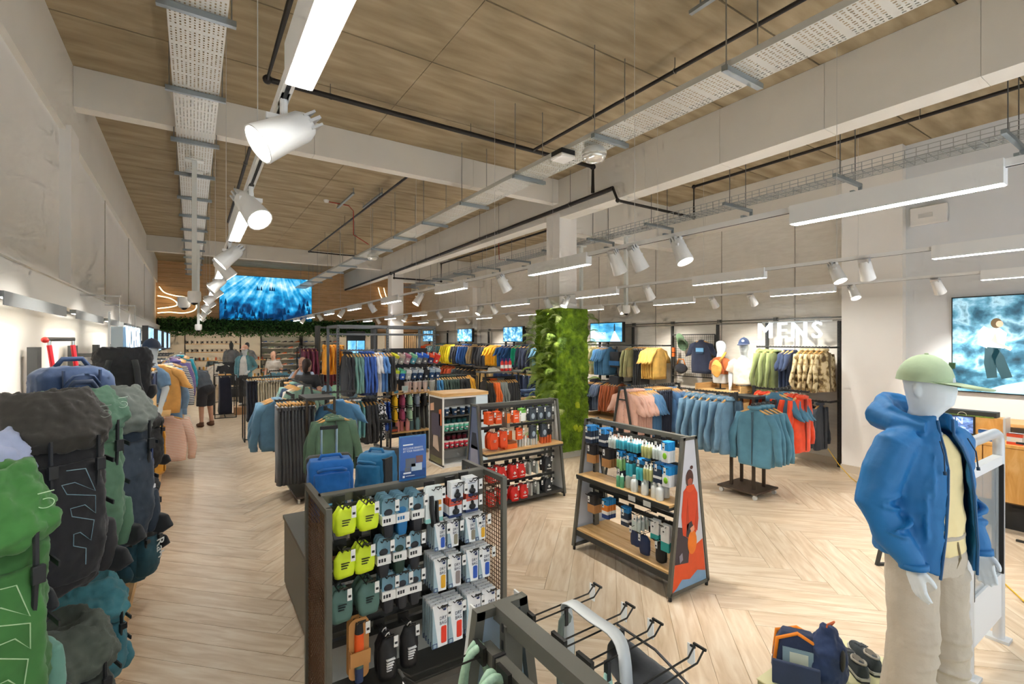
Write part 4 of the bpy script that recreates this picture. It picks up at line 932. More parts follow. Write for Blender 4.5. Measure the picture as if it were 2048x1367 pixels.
# end posters
def poster_person(parent, x, sgn):
    pts = trap(.05, 1.29, x); B().prism(pts, (sgn*.008, 0, 0)).build('end_panel', mat('cfd2da', .6), parent)
    if sgn < 0: return
    X0 = x+.009; m = ['b7b9c6', 'd9431a', '4b2a24', 'a3523c', 'ee7d1c', '3a3038', 'e2521f', '7fa6c9', '6a2a1c', '8d8794', 'e7a183', 'c23a16']
    b = B()
    def F(pts, mi, lay): b.prism([(X0+.0006*lay, p[0], p[1]) for p in pts], (.0006, 0, 0), mi)
    w = lambda z: .25-.175*z/1.3-.02
    F([(-w(.06), .06), (w(.06), .06), (w(.3), .3), (w(.42), .42), (0, .36), (-w(.3), .3)], 6, 0)
    F([(-w(.06), .06), (w(.06), .06), (w(.14), .14), (.1, .17), (0, .12), (-.1, .14), (-.17, .085)], 7, 1)
    F([(-w(.28), .28), (-.02, .26), (.0, .45), (-.08, .56), (-w(.58), .58)], 5, 1)
    F([(-.09, .5), (-.11, .66), (-.085, .86), (-.03, .9), (.05, .9), (.1, .82), (.115, .6), (.1, .52), (.03, .42), (-.05, .48)], 1, 2)
    F([(.06, .55), (.1, .75), (.112, .6), (.1, .5)], 11, 3); F([(-.05, .6), (-.03, .8), (-.01, .6), (-.03, .52)], 11, 3)
    F([(-.035+.05*math.cos(a)+.03, .955+.075*math.sin(a)) for a in [k*PI/8 for k in range(16)]], 2, 3)
    F([(.0+.03*math.cos(a), .93+.05*math.sin(a)) for a in [k*PI/8 for k in range(16)]], 3, 4)
    F([(-.04, .98), (.04, .98), (.035, .945), (.0, .96), (-.035, .945)], 2, 5); F([(.02+.02*math.cos(a), 1.045+.016*math.sin(a)) for a in [k*PI/5 for k in range(10)]], 2, 3)
    F([(-.05, .9), (.05, .9), (.06, .86), (0, .84), (-.05, .86)], 6, 5)
    F([(.03+.06*math.cos(a), .42+.1*math.sin(a)) for a in [k*PI/8 for k in range(16)]], 4, 4); F([(-.04, .58), (.02, .6), (.05, .54), (.0, .46), (-.05, .48)], 5, 3)
    F([(.0, .54), (.05, .56), (.06, .52), (.02, .5)], 10, 5); F([(-.14, .34), (-.1, .36), (-.09, .3), (-.13, .28)], 9, 4)
    b.build('poster', M(m), parent)
poster_person(A2, 1.17, 1)
B().prism(trap(.05, 1.29, 0.0), (-.008, 0, 0)).build('end_panel', mat('c5ccd6', .6), A2)
def bottle_set(body, capc, w=.05, h=.12, n=3, header=None, liquid=None):
    b = B()
    if header: b.box(-w*.6, w*.6, -.004, .012, -.03, .02, 1)
    for k in range(n):
        x = (k-(n-1)/2)*w*.55
        b.loft([ring(w*.24, w*.24, -.03-h*u[0], 10) if False else [(x+w*.26*u[1]*math.cos(2*PI*j/10), w*.26*u[1]*math.sin(2*PI*j/10), -.03-h*u[0]) for j in range(10)] for u in ((0, .4), (.12, .45), (.2, .9), (.3, 1), (.97, 1), (1., .85))], 0, mfun=lambda i, j: 2 if i < 2 else (3 if (liquid and i < 3) else 0))
    return b
RA = -PI/2
def acard(cols, w=.085, h=.15, t=.02, bands=None, body=None): return hcard(w, h, t, bands or [(0, .2, 0), (.2, .55, 1), (.55, .7, 2), (.7, 1, 1)], body).mesh('card_pack', M(cols))
C_NAVY = acard(['2f8fd6', '27384f', 'f0f0ee', 'e4602a'], bands=[(0, .2, 0), (.2, .6, 1), (.6, .75, 2), (.75, 1, 1)])
C_BRN = acard(['26262a', '26262a', 'c08a52'], .1, .16, .03, [(0, .5, 0), (.5, 1, 2)])
C_ORN = acard(['2f9be0', 'f08a2a', 'f3f3f0', '1f3f80'], .075, .16, .02, [(0, .2, 0), (.2, .55, 1), (.55, .75, 2), (.75, 1, 3)])
C_WHT = acard(['f2f3f0', 'f2f3f0', '33b0ac'], .08, .15, .012, [(0, .68, 0), (.68, 1, 2)])
C_WH2 = acard(['f2f3f0', 'f2f3f0', '33b0ac'], .085, .2, .012, [(0, .62, 0), (.62, 1, 2)])
C_BLW = acard(['1f9be6', 'eceef0', '8fd02c'], .075, .15, .018, [(0, .35, 0), (.35, 1, 1)], lambda b, w, h, t: b.ell((0, -.003, -h*.65), (w*.3, .004, h*.18), 10, 6, 2))
B_TURQ = bottle_set('37b5cf', 'f0f0f0', .06, .1, 3).mesh('bottle_set', M(['49bcd2', '2f9be0', 'eef1f1', 'e8eeee']), 1)
B_TUR8 = bottle_set('37b5cf', 'f0f0f0', .06, .1, 4).mesh('bottle_set', M(['49bcd2', '2f9be0', 'eef1f1', 'e8eeee']), 1)
B_YEL = bottle_set('c8cc8a', 'e8ead8', .06, .12, 3).mesh('bottle_set', M(['c3c884', '2f9be0', 'e8ecd8', 'e8eeee']), 1)
B_CLR = bottle_set('e5efec', 'f3f3f3', .06, .11, 3).mesh('bottle_set', M(['d9e6e2', '2f9be0', 'f0f2f0', 'e8eeee']), 1)
B_GRN = bottle_set('9fd07a', '', .06, .13, 2, True).mesh('bottle_set', M(['98cc82', '2398e2', 'b9bdbd', 'e8eeee']), 1)
B_AQU = bottle_set('44c0cf', '', .07, .14, 2, True).mesh('bottle_set', M(['44c0cf', '2398e2', '2b3a3f', 'e8eeee']), 1)
B_SOAP = bottle_set('6ab98f', '', .08, .14, 2).mesh('bottle_set', M(['64b489', '2398e2', 'd5e8da', 'e8eeee']), 1)
T1, T2, T3 = 'on the top row of the poster gondola', 'on the second row of the poster gondola', 'below the shelf of the poster gondola'
for x, z, n, me, sp, nm, ct, w in (
    (3.57, 1.25, 4, C_NAVY, .03, 'card_pack', 'card pack', 'navy card pack with blue header | far end of the top row'),
    (3.38, 1.25, 4, C_NAVY, .03, 'card_pack', 'card pack', 'navy card pack with blue header | second hook of the top row'),
    (3.24, 1.25, 2, B_CLR, .04, 'bottle_set', 'bottles', 'clear travel bottle set | beside the turquoise bottles of the top row'),
    (3.14, 1.25, 4, B_TURQ, .04, 'bottle_set', 'bottles', 'turquoise travel bottle set | on the top row'),
    (2.99, 1.25, 4, B_TUR8, .04, 'bottle_set', 'bottles', 'wide turquoise travel bottle set | on the top row'),
    (2.84, 1.25, 3, B_YEL, .04, 'bottle_set', 'bottles', 'pale yellow travel bottle set | on the top row'),
    (2.72, 1.25, 3, B_CLR, .04, 'bottle_set', 'bottles', 'clear travel bottle set | near end of the top row'),
    (2.64, 1.25, 4, C_BLW, .022, 'card_pack', 'card pack', 'white and green card with blue header | by the poster'),
    (3.54, 1.07, 2, C_BRN, .04, 'card_pack', 'card pack', 'black pouch in brown sleeve | far end of the second row'),
    (3.33, 1.07, 3, C_BRN, .04, 'card_pack', 'card pack', 'black pouch in brown sleeve | second hook of the second row'),
    (3.15, 1.08, 2, B_GRN, .04, 'bottle_set', 'bottles', 'green bottle set with blue header | on the second row'),
    (3.03, 1.07, 2, B_AQU, .04, 'bottle_set', 'bottles', 'small aqua bottle set with blue header | on the second row'),
    (2.91, 1.06, 3, B_AQU, .04, 'bottle_set', 'bottles', 'large aqua bottle set with blue header | on the second row'),
    (2.82, 1.06, 3, B_YEL, .04, 'bottle_set', 'bottles', 'yellow green bottle set | on the second row'),
    (2.72, 1.06, 3, C_NAVY, .03, 'card_pack', 'card pack', 'dark card pack with blue header | on the second row'),
    (2.63, 1.05, 5, C_BLW, .022, 'card_pack', 'card pack', 'white spoon card with blue header | on the second row'),
    (3.14, .93, 1, B_SOAP, .04, 'bottle_set', 'bottles', 'green soap bottle hanging above the oak shelf'),
    (3.53, .58, 3, C_BRN, .035, 'card_pack', 'card pack', 'black pouch in brown sleeve | under the far shelf end'),
    (3.34, .58, 4, C_ORN, .03, 'card_pack', 'card pack', 'orange and navy card pack | under the shelf'),
    (3.09, .58, 2, C_NAVY, .03, 'card_pack', 'card pack', 'dark blue card pack | under the middle of the shelf'),
    (2.95, .57, 4, B_CLR, .05, 'bottle_set', 'bottles', 'clear bottle pouch with blue header | under the shelf'),
    (2.75, .57, 2, C_WHT, .03, 'card_pack', 'card pack', 'white and teal packet | under the near shelf end'),
    (2.64, .56, 2, C_WH2, .03, 'card_pack', 'card pack', 'tall white and teal packet | beside the poster')):
    peg(A2, (3.27 if z > .9 else 3.27, x, z-.01), RA, n, me, sp, nm, ct, w)
for i, (x, y) in enumerate(((3.09, .0), (3.03, .0), (2.98, -.05), (2.92, .02), (2.87, -.04), (2.82, .03), (2.77, -.03), (2.72, .05), (2.7, -.05))):
    o = B().lathe([(.001, 0), (.031, 0), (.033, .01), (.033, .085), (.03, .1), (.016, .112), (.016, .14), (.001, .142)], 14).build('bottle', mat('e6ebe9', .25, alpha=1), None, 40, (3.33+y, x, .76), label='%s frosted white bottle from the middle of the oak shelf' % ordn(i), cat='bottle', group='frosted bottles on the oak shelf')
    B().lathe([(.0175, 0), (.0175, .022), (.001, .024)], 12).build('lid', WHITE, o, 40, (0, 0, .122))
o = B().lathe([(.001, 0), (.028, 0), (.03, .09), (.016, .11), (.014, .13), (.001, .131)], 12).build('pump_bottle', mat('bcd9b0', .2), None, 40, (3.42, 2.88, .76), label='small green pump bottle behind the white bottles', cat='bottle')
B().lathe([(.016, .12), (.016, .145), (.006, .15), (.006, .18)], 10).box(-.03, .008, -.008, .008, .175, .185).build('pump', mat('8ccf4a', .4), o)
for i, (y, z, c) in enumerate(((2.98, .46, '24365c'), (2.88, .42, '24365c'), (2.7, .42, '141518'))):
    o = sack(.11, .16, .06, i+3, False).build('wash_bag', M([c, '141518']), None, 1, (3.3, y, z-.02), -PI/2, label=['dark blue pouch hanging low on the poster gondola', 'second dark blue pouch hanging low on the poster gondola', 'black wash bag hanging low beside the poster'][i], cat='pouch'); obj('display_hook', hook_mesh(.2), A2, (3.71-y, -.05, z), 0)
o = B().ell((0, 0, 0), (.07, .26, .2), 18, 12).build('dark_bag', cloth('1b2742'), None, 1, (3.44+.02, 3.2, .76), label='large dark navy bag seen through the poster gondola', cat='bag'); o.location = (3.56, 3.2, .78)
for i, yy in enumerate((2.95, 2.78)): obj('price_tag', B().box(-.001, .001, -.04, .04, -.025, .02).mesh('price_tag', mat('c9cac5', .4)), A2, (3.71-yy, -.237, .72), PI/2)
# ---------------------------------------------------------------- gondola behind: orange and red first aid goods
G3 = a_gondola('A-shaped steel gondola with orange and red emergency goods before the pillar', (2.95, 5.3, 0), 0, 1.25)
slats(G3, 1.25, (1.25, 1.1, 1.0, .58, .5, .28, .2)); B().box(.02, 1.23, -.24, .0, .71, .735).build('shelf_board', OAK, G3); B().box(.02, 1.23, -.245, 0, .685, .71).build('shelf_frame', DARK, G3)
B().box(.02, 1.23, -.235, .22, .06, .1).build('deck_frame', DARK, G3)
B().prism(trap(.05, 1.29, 1.25), (.008, 0, 0)).build('end_panel', mat('cfcfca', .6), G3)
B().prism(trap(.05, 1.29, 0), (-.008, 0, 0)).build('end_panel', mat('30466e', .6), G3)
pb = B(); F3 = lambda pts, mi, lay: pb.prism([(-.009-.0008*lay, p[0], p[1]) for p in pts], (-.0008, 0, 0), mi)
F3([(-.2, .08), (.2, .08), (.1, .9), (.05, 1.26), (-.05, 1.26), (-.1, .9)], 0, 0); F3([(-.12, .5), (.1, .55), (.08, .8), (-.08, .78)], 1, 1); F3([(-.1, .75), (.08, .75), (.05, .95), (-.05, .95)], 2, 1); F3([(-.16, .1), (-.1, .1), (-.05, .5), (-.12, .5)], 3, 1); F3([(-.05, .1), (.12, .1), (.1, .4), (-.02, .42)], 4, 1)
pb.build('poster', M(['5d6a86', '8f93a8', '2a3140', '3a7cc0', '6b4a36']), G3)
C_OR = acard(['f05a1e', 'f2f2ee'], .085, .13, .03, [(0, 1, 0)], lambda b, w, h, t: [b.box(-w*.3, w*.3, -.002, 0, -h*k, -h*k+.006, 1) for k in (.3, .5, .6)] and None)
C_GRY = acard(['3c4650', '9fb0bd', '23262b'], .09, .15, .02, [(0, .2, 0), (.2, 1, 0)], lambda b, w, h, t: b.ell((0, -.004, -h*.6), (w*.3, .006, h*.25), 10, 6, 1))
C_GRN = acard(['e9ece6', '6cb24a'], .075, .14, .02, [(0, .25, 1), (.25, 1, 0)])
b = B().box(-.02, .02, -.02, .02, -.2, 0, 0).box(-.024, .024, -.024, -.02, -.14, -.02, 1); C_TUBE = b.mesh('tube_pack', M(['8c8378', 'ef7b1e']))
b = sack(.13, .17, .07, 7, False)
def cross(b): b.box(-.018, .018, -.041, -.03, -.1, -.09, 1); b.box(-.005, .005, -.041, -.03, -.113, -.077, 1); b.box(-.03, .03, -.041, -.03, -.14, -.132, 1)
cross(b); C_RED = b.mesh('first_aid_pouch', M(['d8241c', 'f3efec']), 1)
b = sack(.11, .18, .06, 8, False); cross(b); C_BLK = b.mesh('first_aid_pouch', M(['26292d', 'e8e8e8']), 1)
b = B().lathe([(.001, -.16), (.02, -.16), (.02, -.04), (.012, -.03), (.012, 0), (.001, 0)], 10); C_SPR = b.mesh('spray_can', M(['a8aca4']), 40)
b = sack(.12, .2, .05, 9); C_ORB = b.mesh('emergency_bag', M(['f0521a', 'f7e9df']), 1)
for x, z, n, me, sp, nm, ct, w in (
    (3.05, 1.2, 3, C_OR, .035, 'card_pack', 'card pack', 'orange emergency pack | at the left of the top row'), (3.17, 1.2, 3, C_OR, .035, 'card_pack', 'card pack', 'orange emergency pack | second hook of the top row'),
    (3.3, 1.21, 3, C_TUBE, .045, 'tube_pack', 'tube', 'silver and orange light tube | of the top row'), (3.43, 1.19, 2, C_OR, .035, 'card_pack', 'card pack', 'orange emergency pack | middle of the top row'), (3.54, 1.21, 3, C_GRN, .03, 'card_pack', 'card pack', 'green and white packet | of the top row'),
    (3.69, 1.21, 3, C_GRY, .03, 'card_pack', 'card pack', 'grey gadget card | left of the three at the top'), (3.82, 1.21, 3, C_GRY, .03, 'card_pack', 'card pack', 'grey gadget card | middle of the three at the top'), (3.95, 1.21, 3, C_GRY, .03, 'card_pack', 'card pack', 'grey gadget card | right of the three at the top'),
    (3.7, .98, 2, C_GRY, .03, 'card_pack', 'card pack', 'grey gadget card | of the second row beside the bottles'), (3.88, .98, 2, C_GRY, .03, 'card_pack', 'card pack', 'grey gadget card | right end of the second row'),
    (3.1, .96, 4, C_ORB, .04, 'emergency_bag', 'bag', 'orange survival bag | left of the second row'), (3.24, .97, 3, C_ORB, .04, 'emergency_bag', 'bag', 'orange survival bag | right of the second row'),
    (3.48, .97, 1, C_OR, .035, 'card_pack', 'card pack', 'lone orange pack above the oak shelf'),
    (3.07, .53, 2, C_RED, .06, 'first_aid_pouch', 'pouch', 'red first aid pouch | left end of the third row'), (3.21, .53, 3, C_RED, .06, 'first_aid_pouch', 'pouch', 'red first aid pouch | second hook of the third row'), (3.38, .53, 2, C_RED, .06, 'first_aid_pouch', 'pouch', 'red first aid pouch | third hook of the third row'), (3.5, .53, 2, C_RED, .06, 'first_aid_pouch', 'pouch', 'red first aid pouch | fourth hook of the third row'),
    (3.64, .53, 4, C_SPR, .045, 'spray_can', 'spray', 'silver spray tube | left hook of the third row'), (3.75, .53, 4, C_SPR, .045, 'spray_can', 'spray', 'silver spray tube | right hook of the third row'), (3.93, .55, 3, C_BLK, .05, 'first_aid_pouch', 'pouch', 'black first aid pouch | of the third row'),
    (3.05, .24, 2, C_RED, .06, 'first_aid_pouch', 'pouch', 'red first aid pouch | left end of the bottom row'), (3.22, .24, 3, C_RED, .06, 'first_aid_pouch', 'pouch', 'red first aid pouch | second hook of the bottom row'), (3.4, .25, 2, C_RED, .06, 'first_aid_pouch', 'pouch', 'red first aid pouch | third hook of the bottom row'), (3.54, .26, 2, C_RED, .06, 'first_aid_pouch', 'pouch', 'red first aid pouch | fourth hook of the bottom row'),
    (3.66, .26, 3, C_SPR, .045, 'spray_can', 'spray', 'silver spray tube | left hook of the bottom row'), (3.77, .26, 3, C_SPR, .045, 'spray_can', 'spray', 'silver spray tube | right hook of the bottom row'), (3.93, .27, 3, C_BLK, .05, 'first_aid_pouch', 'pouch', 'black first aid pouch | of the bottom row')):
    peg(G3, (x, 5.08, z), 0, n, me, sp, nm, ct, w)
o = thing('display_box', 'open orange counter box on the oak shelf of the red gondola', 'box', (3.36, 5.16, .735)); B().box(-.09, .09, -.06, .06, 0, .09).build('box_front', mat('8a4a20', .6), o); B().box(-.095, .095, -.065, -.06, 0, .06).box(-.095, .095, .055, .065, 0, .2).box(-.095, -.09, -.065, .065, 0, .1).build('box_case', mat('ee6a1c', .55), o)
for i in range(10):
    x = 3.52+.045*(i % 7)+.02*(i//7); y = 5.14+.05*(i//7)
    o = B().lathe([(.001, 0), (.016, 0), (.016, .09), (.01, .1), (.01, .125), (.001, .126)], 10).build('spray_bottle', mat(['c9ccc6', 'c9ccc6', 'e8e2da'][i % 3], .3, .2), None, 40, (x, y, .735), label='%s small spray bottle beside the orange counter box' % ordn(i), cat='bottle', group='small spray bottles'); B().lathe([(.011, .1), (.011, .128), (.001, .13)], 8).build('lid', mat(['e8e8e4', 'f0703a'][i % 2], .4), o, 40)
for i in range(5):
    x = 3.88+.045*(i % 4)+.02*(i//4); y = 5.14+.06*(i//4)
    o = B().lathe([(.001, 0), (.02, 0), (.02, .1), (.001, .11)], 10).build('carabiner_tub', mat('d8642c', .5), None, 40, (x, y, .735), label='%s small tub of black straps at the right shelf end' % ordn(i), cat='tub', group='tubs of black straps'); b = B(); b.ell((0, 0, .16), (.035, .03, .06), 8, 6); b.wob(.02, 30, i); b.build('black_straps', BLACK, o)
# ---------------------------------------------------------------- white mug unit with oak top
U = thing('mug_display', 'white display unit with oak top and shelves of mugs', 'display stand', (3.43, 7.23, 0))
WP = mat('e9e9e6', .5)
B().box(-.01, .86, -.01, .58, 1.17, 1.225).build('oak_top', OAK, U, bevel=.004)
B().box(0, .02, 0, .57, .02, 1.17).build('side_panel', WP, U); B().box(.62, .85, 0, .57, .02, 1.17).build('end_cabinet', mat('cfe0ea', .5), U); B().box(.02, .62, .4, .42, .02, 1.17).build('back_panel', mat('cfcfca', .5), U); B().box(.0, .62, 0, .57, .0, .05).build('base', WP, U); B().box(.02, .62, 0.0, .02, 1.14, 1.17).build('front_rail', WP, U)
for z in (.32, .6, .86): B().box(.02, .62, -.02, .4, z-.02, z).build('shelf', mat('3a3936', .5), U)
pb = B(); F3 = lambda pts, mi, lay: pb.prism([(-.001-.0008*lay, p[0], p[1]) for p in pts], (-.0008, 0, 0), mi)
F3([(.03, .03), (.54, .03), (.54, 1.14), (.03, 1.14)], 0, 0); F3([(.1, .5), (.42, .5), (.45, .55), (.45, .85), (.42, .88), (.1, .88)], 1, 1); F3([(.35, .92), (.5, .9), (.5, 1.02), (.36, 1.05)], 2, 1); F3([(.05, .7), (.15, .68), (.16, .95), (.06, .97)], 3, 1); F3([(.15, .25), (.4, .3), (.38, .5), (.2, .52)], 4, 1); F3([(.05, .05), (.5, .05), (.5, .15), (.05, .15)], 5, 1)
text_b(pb, 'YETI', .05, frame_m((.28, -.0, .2), (0, -1, 0), (0, 0, 1)), 6, .0004); 
for i in range(len(pb.v)): pass
pb.build('poster', M(['4a443f', '55505f', 'e0b090', 'd8703a', 'c9b4a4', '6b6b4a', 'cfcfcf']), U)
def mug(col, h, lid):
    b = B().lathe([(.001, 0), (.026, 0), (.032, h*.6), (.034, h), (.001, h)], 12, m=0, mfun=lambda i, j: 0)
    b.lathe([(.033, h*.93), (.036, h), (.034, h+.012), (.001, h+.014)], 12, m=1); b.box(-.022, .022, -.036, -.03, h*.3, h*.62, 2); b.box(-.015, .015, -.037, -.036, h*.36, h*.55, 3)
    b.xf(Matrix.Scale(1.3, 4)); return b.mesh('mug', M([col, lid, '22252a', 'e2e4e6']), 40)
MG = [mug('24466c', .09, 'b9c4cc'), mug('2e7d78', .13, '39524f'), mug('6fcdb4', .08, 'dfe8e6'), mug('8a1f38', .14, '2a2224'), mug('e8475c', .08, 'd9dcdc'), mug('24303c', .09, 'c9ced2')]
def mugs(z, rows, words):
    for r, (mi, y, n, x0, sp, w) in enumerate(rows):
        for i in range(n): obj('mug', MG[mi], None, (3.43+x0+i*sp, 7.23+y, z), 0, '%s %s from the left %s' % (ordn(i), w, words), 'mug', w+' '+words)
mugs(.86, [(0, .05, 4, .08, .15, 'front row navy mug'), (5, .18, 6, .08, .09, 'back row dark mug')], 'on the top mug shelf')
mugs(.6, [(2, .05, 6, .08, .092, 'front row mint mug'), (1, .18, 5, .08, .1, 'back row teal tumbler')], 'on the middle mug shelf')
mugs(.32, [(4, .05, 6, .08, .092, 'front row coral mug'), (3, .18, 5, .08, .1, 'back row wine red tumbler')], 'on the bottom mug shelf')
# ---------------------------------------------------------------- bottle bay of the tall shelving
for z, nm in ((1.12, 'oak'), (.4, 'oak')):
    B().box(.92, 1.83, -.2, .3, z-.025, z).build('shelf_board', OAK, TR)
B().box(.92, .945, -.2, .1, 1.12, 1.24).build('shelf_side', OAK, TR); B().box(.92, 1.83, .3, .32, .2, 1.95).build('back_panel', mat('2a2b33', .6), TR)
for z in (.95, .7): B().box(.92, 1.83, .1, .13, z-.02, z+.02).build('bar', BLACK, TR)
def flask(col, name='flask'):
    b = B().lathe([(.001, -.2), (.036, -.2), (.038, -.19), (.038, -.05), (.03, -.025), (.02, -.015), (.02, 0), (.001, 0)], 14, m=0)
    b.lathe([(.0395, -.18), (.0395, -.165)], 14, m=1); b.tube([(-.018, 0, 0), (-.012, 0, .025), (.012, 0, .025), (.018, 0, 0)], .006, 6, 0)
    return b.mesh(name, M([col, '23252a']), 40)
FCOL = [('yellow', 'f0bd1a'), ('plum pink', 'a8476c'), ('mint', 'a9cfae'), ('lilac grey', '8f9ab0'), ('black', '202124'), ('olive', '5b5d50')]
for r, z in enumerate((1.06, .8)):
    for c, (cn, cc) in enumerate(FCOL[:6 if r == 0 else 3]):
        me = flask(cc)
        for i in range(3): obj('flask', me, None, (2.15+.98+c*.145+i*.012, 8.62+i*.085, z), 0, '%s %s flask from the front in the %s row' % (ordn(i), cn, ('upper', 'lower')[r]), 'flask', '%s flasks in the %s row' % (cn, ('upper', 'lower')[r]))
        obj('display_hook', hook_mesh(.3), TR, (.98+c*.145+.01, .08, z+.02), 0)
TB = [mug('dfc9bf', .14, 'e9dcd6'), mug('b9bdb4', .13, 'd9dbd6')]
def tumbler(col):
    b = B().lathe([(.001, 0), (.03, 0), (.034, .07), (.042, .08), (.046, .2), (.001, .205)], 14); b.tube([(.045, 0, .18), (.085, 0, .17), (.085, 0, .1), (.044, 0, .09)], .008, 6); b.cyl((.01, 0, .2), (.014, 0, .29), .004, 6, 1); b.lathe([(.047, .19), (.047, .205)], 14, m=1)
    return b.mesh('tumbler', M([col, 'ece6e2']), 40)
tb = [tumbler('e6cfc6'), tumbler('b4b8b2')]
for i, (x, y) in enumerate(((1.24, 0), (1.33, .08), (1.4, -.02), (1.52, .04), (1.6, -.04), (1.66, .06), (1.73, -.03), (1.8, .05))):
    obj('tumbler', tb[0 if i < 5 else 1], None, (2.15+x, 8.75+y, 1.12), .3*i, '%s %s straw tumbler from the left on the tall oak shelf' % (ordn(i if i < 5 else i-5), 'pale pink' if i < 5 else 'grey'), 'tumbler', 'straw tumblers on the tall shelving')
o = thing('leaflet_holder', 'small cardboard leaflet box on the tall oak shelf', 'box', (3.17, 8.72, 1.12)); B().box(-.05, .05, -.02, .03, 0, .06).build('tray', mat('c99a66', .6), o); B().box(-.05, .05, .02, .03, .06, .17).build('back_card', mat('d2a476', .6), o); B().box(-.04, .04, -.022, -.02, .0, .055).build('picture', mat('4f93b0', .5), o)
o = thing('shelf_sign', 'small white framed sign beside the leaflet box', 'sign', (3.34, 8.7, 1.12)); B().box(-.06, .06, -.006, .006, .03, .13).build('frame', WHITE, o); B().box(-.05, .05, -.008, -.006, .04, .12).build('face', mat('b9d0cc', .5), o); B().box(-.03, .03, -.02, .02, 0, .03).build('foot', WHITE, o)
text_b(B(), '', .01, Matrix.Identity(4))
def cpouch(top, body):
    b = B().box(-.05, .05, -.02, .02, -.06, .0, 0); b.loft([ring(.05, .03, -.05, 12), ring(.056, .035, -.11, 12), ring(.05, .03, -.17, 12)], 1); b.ell((.0, -.034, -.12), (.02, .006, .02), 8, 5, 2)
    return b.mesh('bottle_pack', M([top, body, 'eef0f0']), 40)
PK = [('lime', 'd9d62a', 'a9abaa'), ('stone', 'b9aaa0', 'a9a7a2'), ('mauve', 'b06a84', 'c0a5ae'), ('aqua', '7fc6a0', '4f9fb4'), ('royal blue', '1f5cc8', '8e9297'), ('blue topped', '1f6be0', '6a6f78'), ('orange and indigo', 'e8542a', '33356e'), ('red', 'e63a2c', 'e8403a')]
for c, (cn, a, bcol) in enumerate(PK):
    me = cpouch(a, bcol)
    for i in range(3): obj('bottle_pack', me, None, (2.15+.98+c*.118, 8.55+i*.08, 1.83+.02*i), 0, '%s %s bottle pack from the front in the top hanging row' % (ordn(i), cn), 'bottle', cn+' bottle packs', rot=(.35, .25, 0))
    obj('display_hook', hook_mesh(.3), TR, (.98+c*.118, .02, 1.86), 0)
PK2 = [('lime capped', 'cfe03a', '9a9da2'), ('mint capped blue', '5fc9a5', '2a63c8'), ('clear white', 'dcdfdf', 'b9bcbc'), ('navy', 'b9c4d2', '26466c'), ('dark navy', 'c9d2da', '1f3a60'), ('black', '1d1f26', '20242e'), ('ink blue', '9fb4c8', '214a78'), ('indigo', 'aebfd0', '1f3f6c')]
for c, (cn, a, bcol) in enumerate(PK2):
    me = cpouch(a, bcol)
    for i in range(3): obj('bottle_pack', me, None, (2.15+.98+c*.118, 8.55+i*.08, 1.55+.02*i), 0, '%s %s bottle pack from the front in the second hanging row' % (ordn(i), cn), 'bottle', cn+' bottle packs', rot=(.2, .1, 0))
    obj('display_hook', hook_mesh(.3), TR, (.98+c*.118, .02, 1.58), 0)
for i in range(5):
    c = ['d98a86', 'd98a86', 'e09a94', '5f8288', '6f9298'][i]
    o = B().lathe([(.001, 0), (.04, 0), (.04, .18), (.025, .2), (.025, .22), (.001, .222)], 12).build('flask', mat(c, .45), None, 40, (3.2+i*.1, 8.72+.05*(i % 2), .4), label='%s %s flask from the left on the low oak shelf' % (ordn(i if i < 3 else i-3), 'salmon pink' if i < 3 else 'blue grey'), cat='flask', group='flasks on the low oak shelf'); B().lathe([(.026, .2), (.026, .23), (.001, .232)], 10).build('lid', mat(c, .4), o)
o = thing('food_box', 'dark printed food box on the low oak shelf', 'box', (3.12, 8.7, .4)); B().box(-.06, .06, -.05, .05, 0, .1).build('carton', mat('3a2c28', .5), o); B().box(-.05, .05, -.052, -.05, .02, .06).build('print', mat('c24a2a', .5), o)
row((3.45, 8.9, .98), (3.9, 8.9, .98), [(5, 'trousers', '6a6e6c', 'grey towel')], 'hanging below the tall oak shelf', 'left')

for o in list(COL.objects):
    if 'grey towel' in o.get('label', ''): o.name = 'towel'; o['category'] = 'towel'
# ================================================================ soft shapes: union of solids, remeshed to one continuous skin
CLOUDS = {}
def clouds(s):
    if s not in CLOUDS:
        t = bpy.data.textures.new('wrinkle_%d' % len(CLOUDS), 'CLOUDS'); t.noise_scale = s; t.noise_depth = 2; CLOUDS[s] = t
    return CLOUDS[s]
def soft(b, name, m, parent=None, vox=.012, smooth=2, wr=0., ws=.12, loc=None, rotz=0, rot=None, wr2=0., ws2=.05, **tags):
    """one continuous skin over the overlapping solids in b"""
    o = obj(name, b.mesh(name, m), parent, loc, rotz, rot=rot, **tags)
    md = o.modifiers.new('skin', 'REMESH'); md.mode = 'VOXEL'; md.voxel_size = vox; md.use_smooth_shade = True
    if smooth: sm = o.modifiers.new('smooth', 'SMOOTH'); sm.factor = .5; sm.iterations = smooth*3
    for w, s in ((wr, ws), (wr2, ws2)):
        if w:
            d = o.modifiers.new('folds', 'DISPLACE'); d.texture = clouds(s); d.strength = w; d.mid_level = .5; d.texture_coords = 'LOCAL'
    return o
def sring(c, rx, ry, n=16, p=.75):
    return [(c[0]+rx*sgp(math.cos(2*PI*j/n), p), c[1]+ry*sgp(math.sin(2*PI*j/n), p), c[2]) for j in range(n)]
def sl(b, secs, n=16, p=.75, m=0):
    """solid through horizontal sections (x, y, z, rx, ry)"""
    return b.loft([sring(s[:3], s[3], s[4], n, p) for s in secs], m)
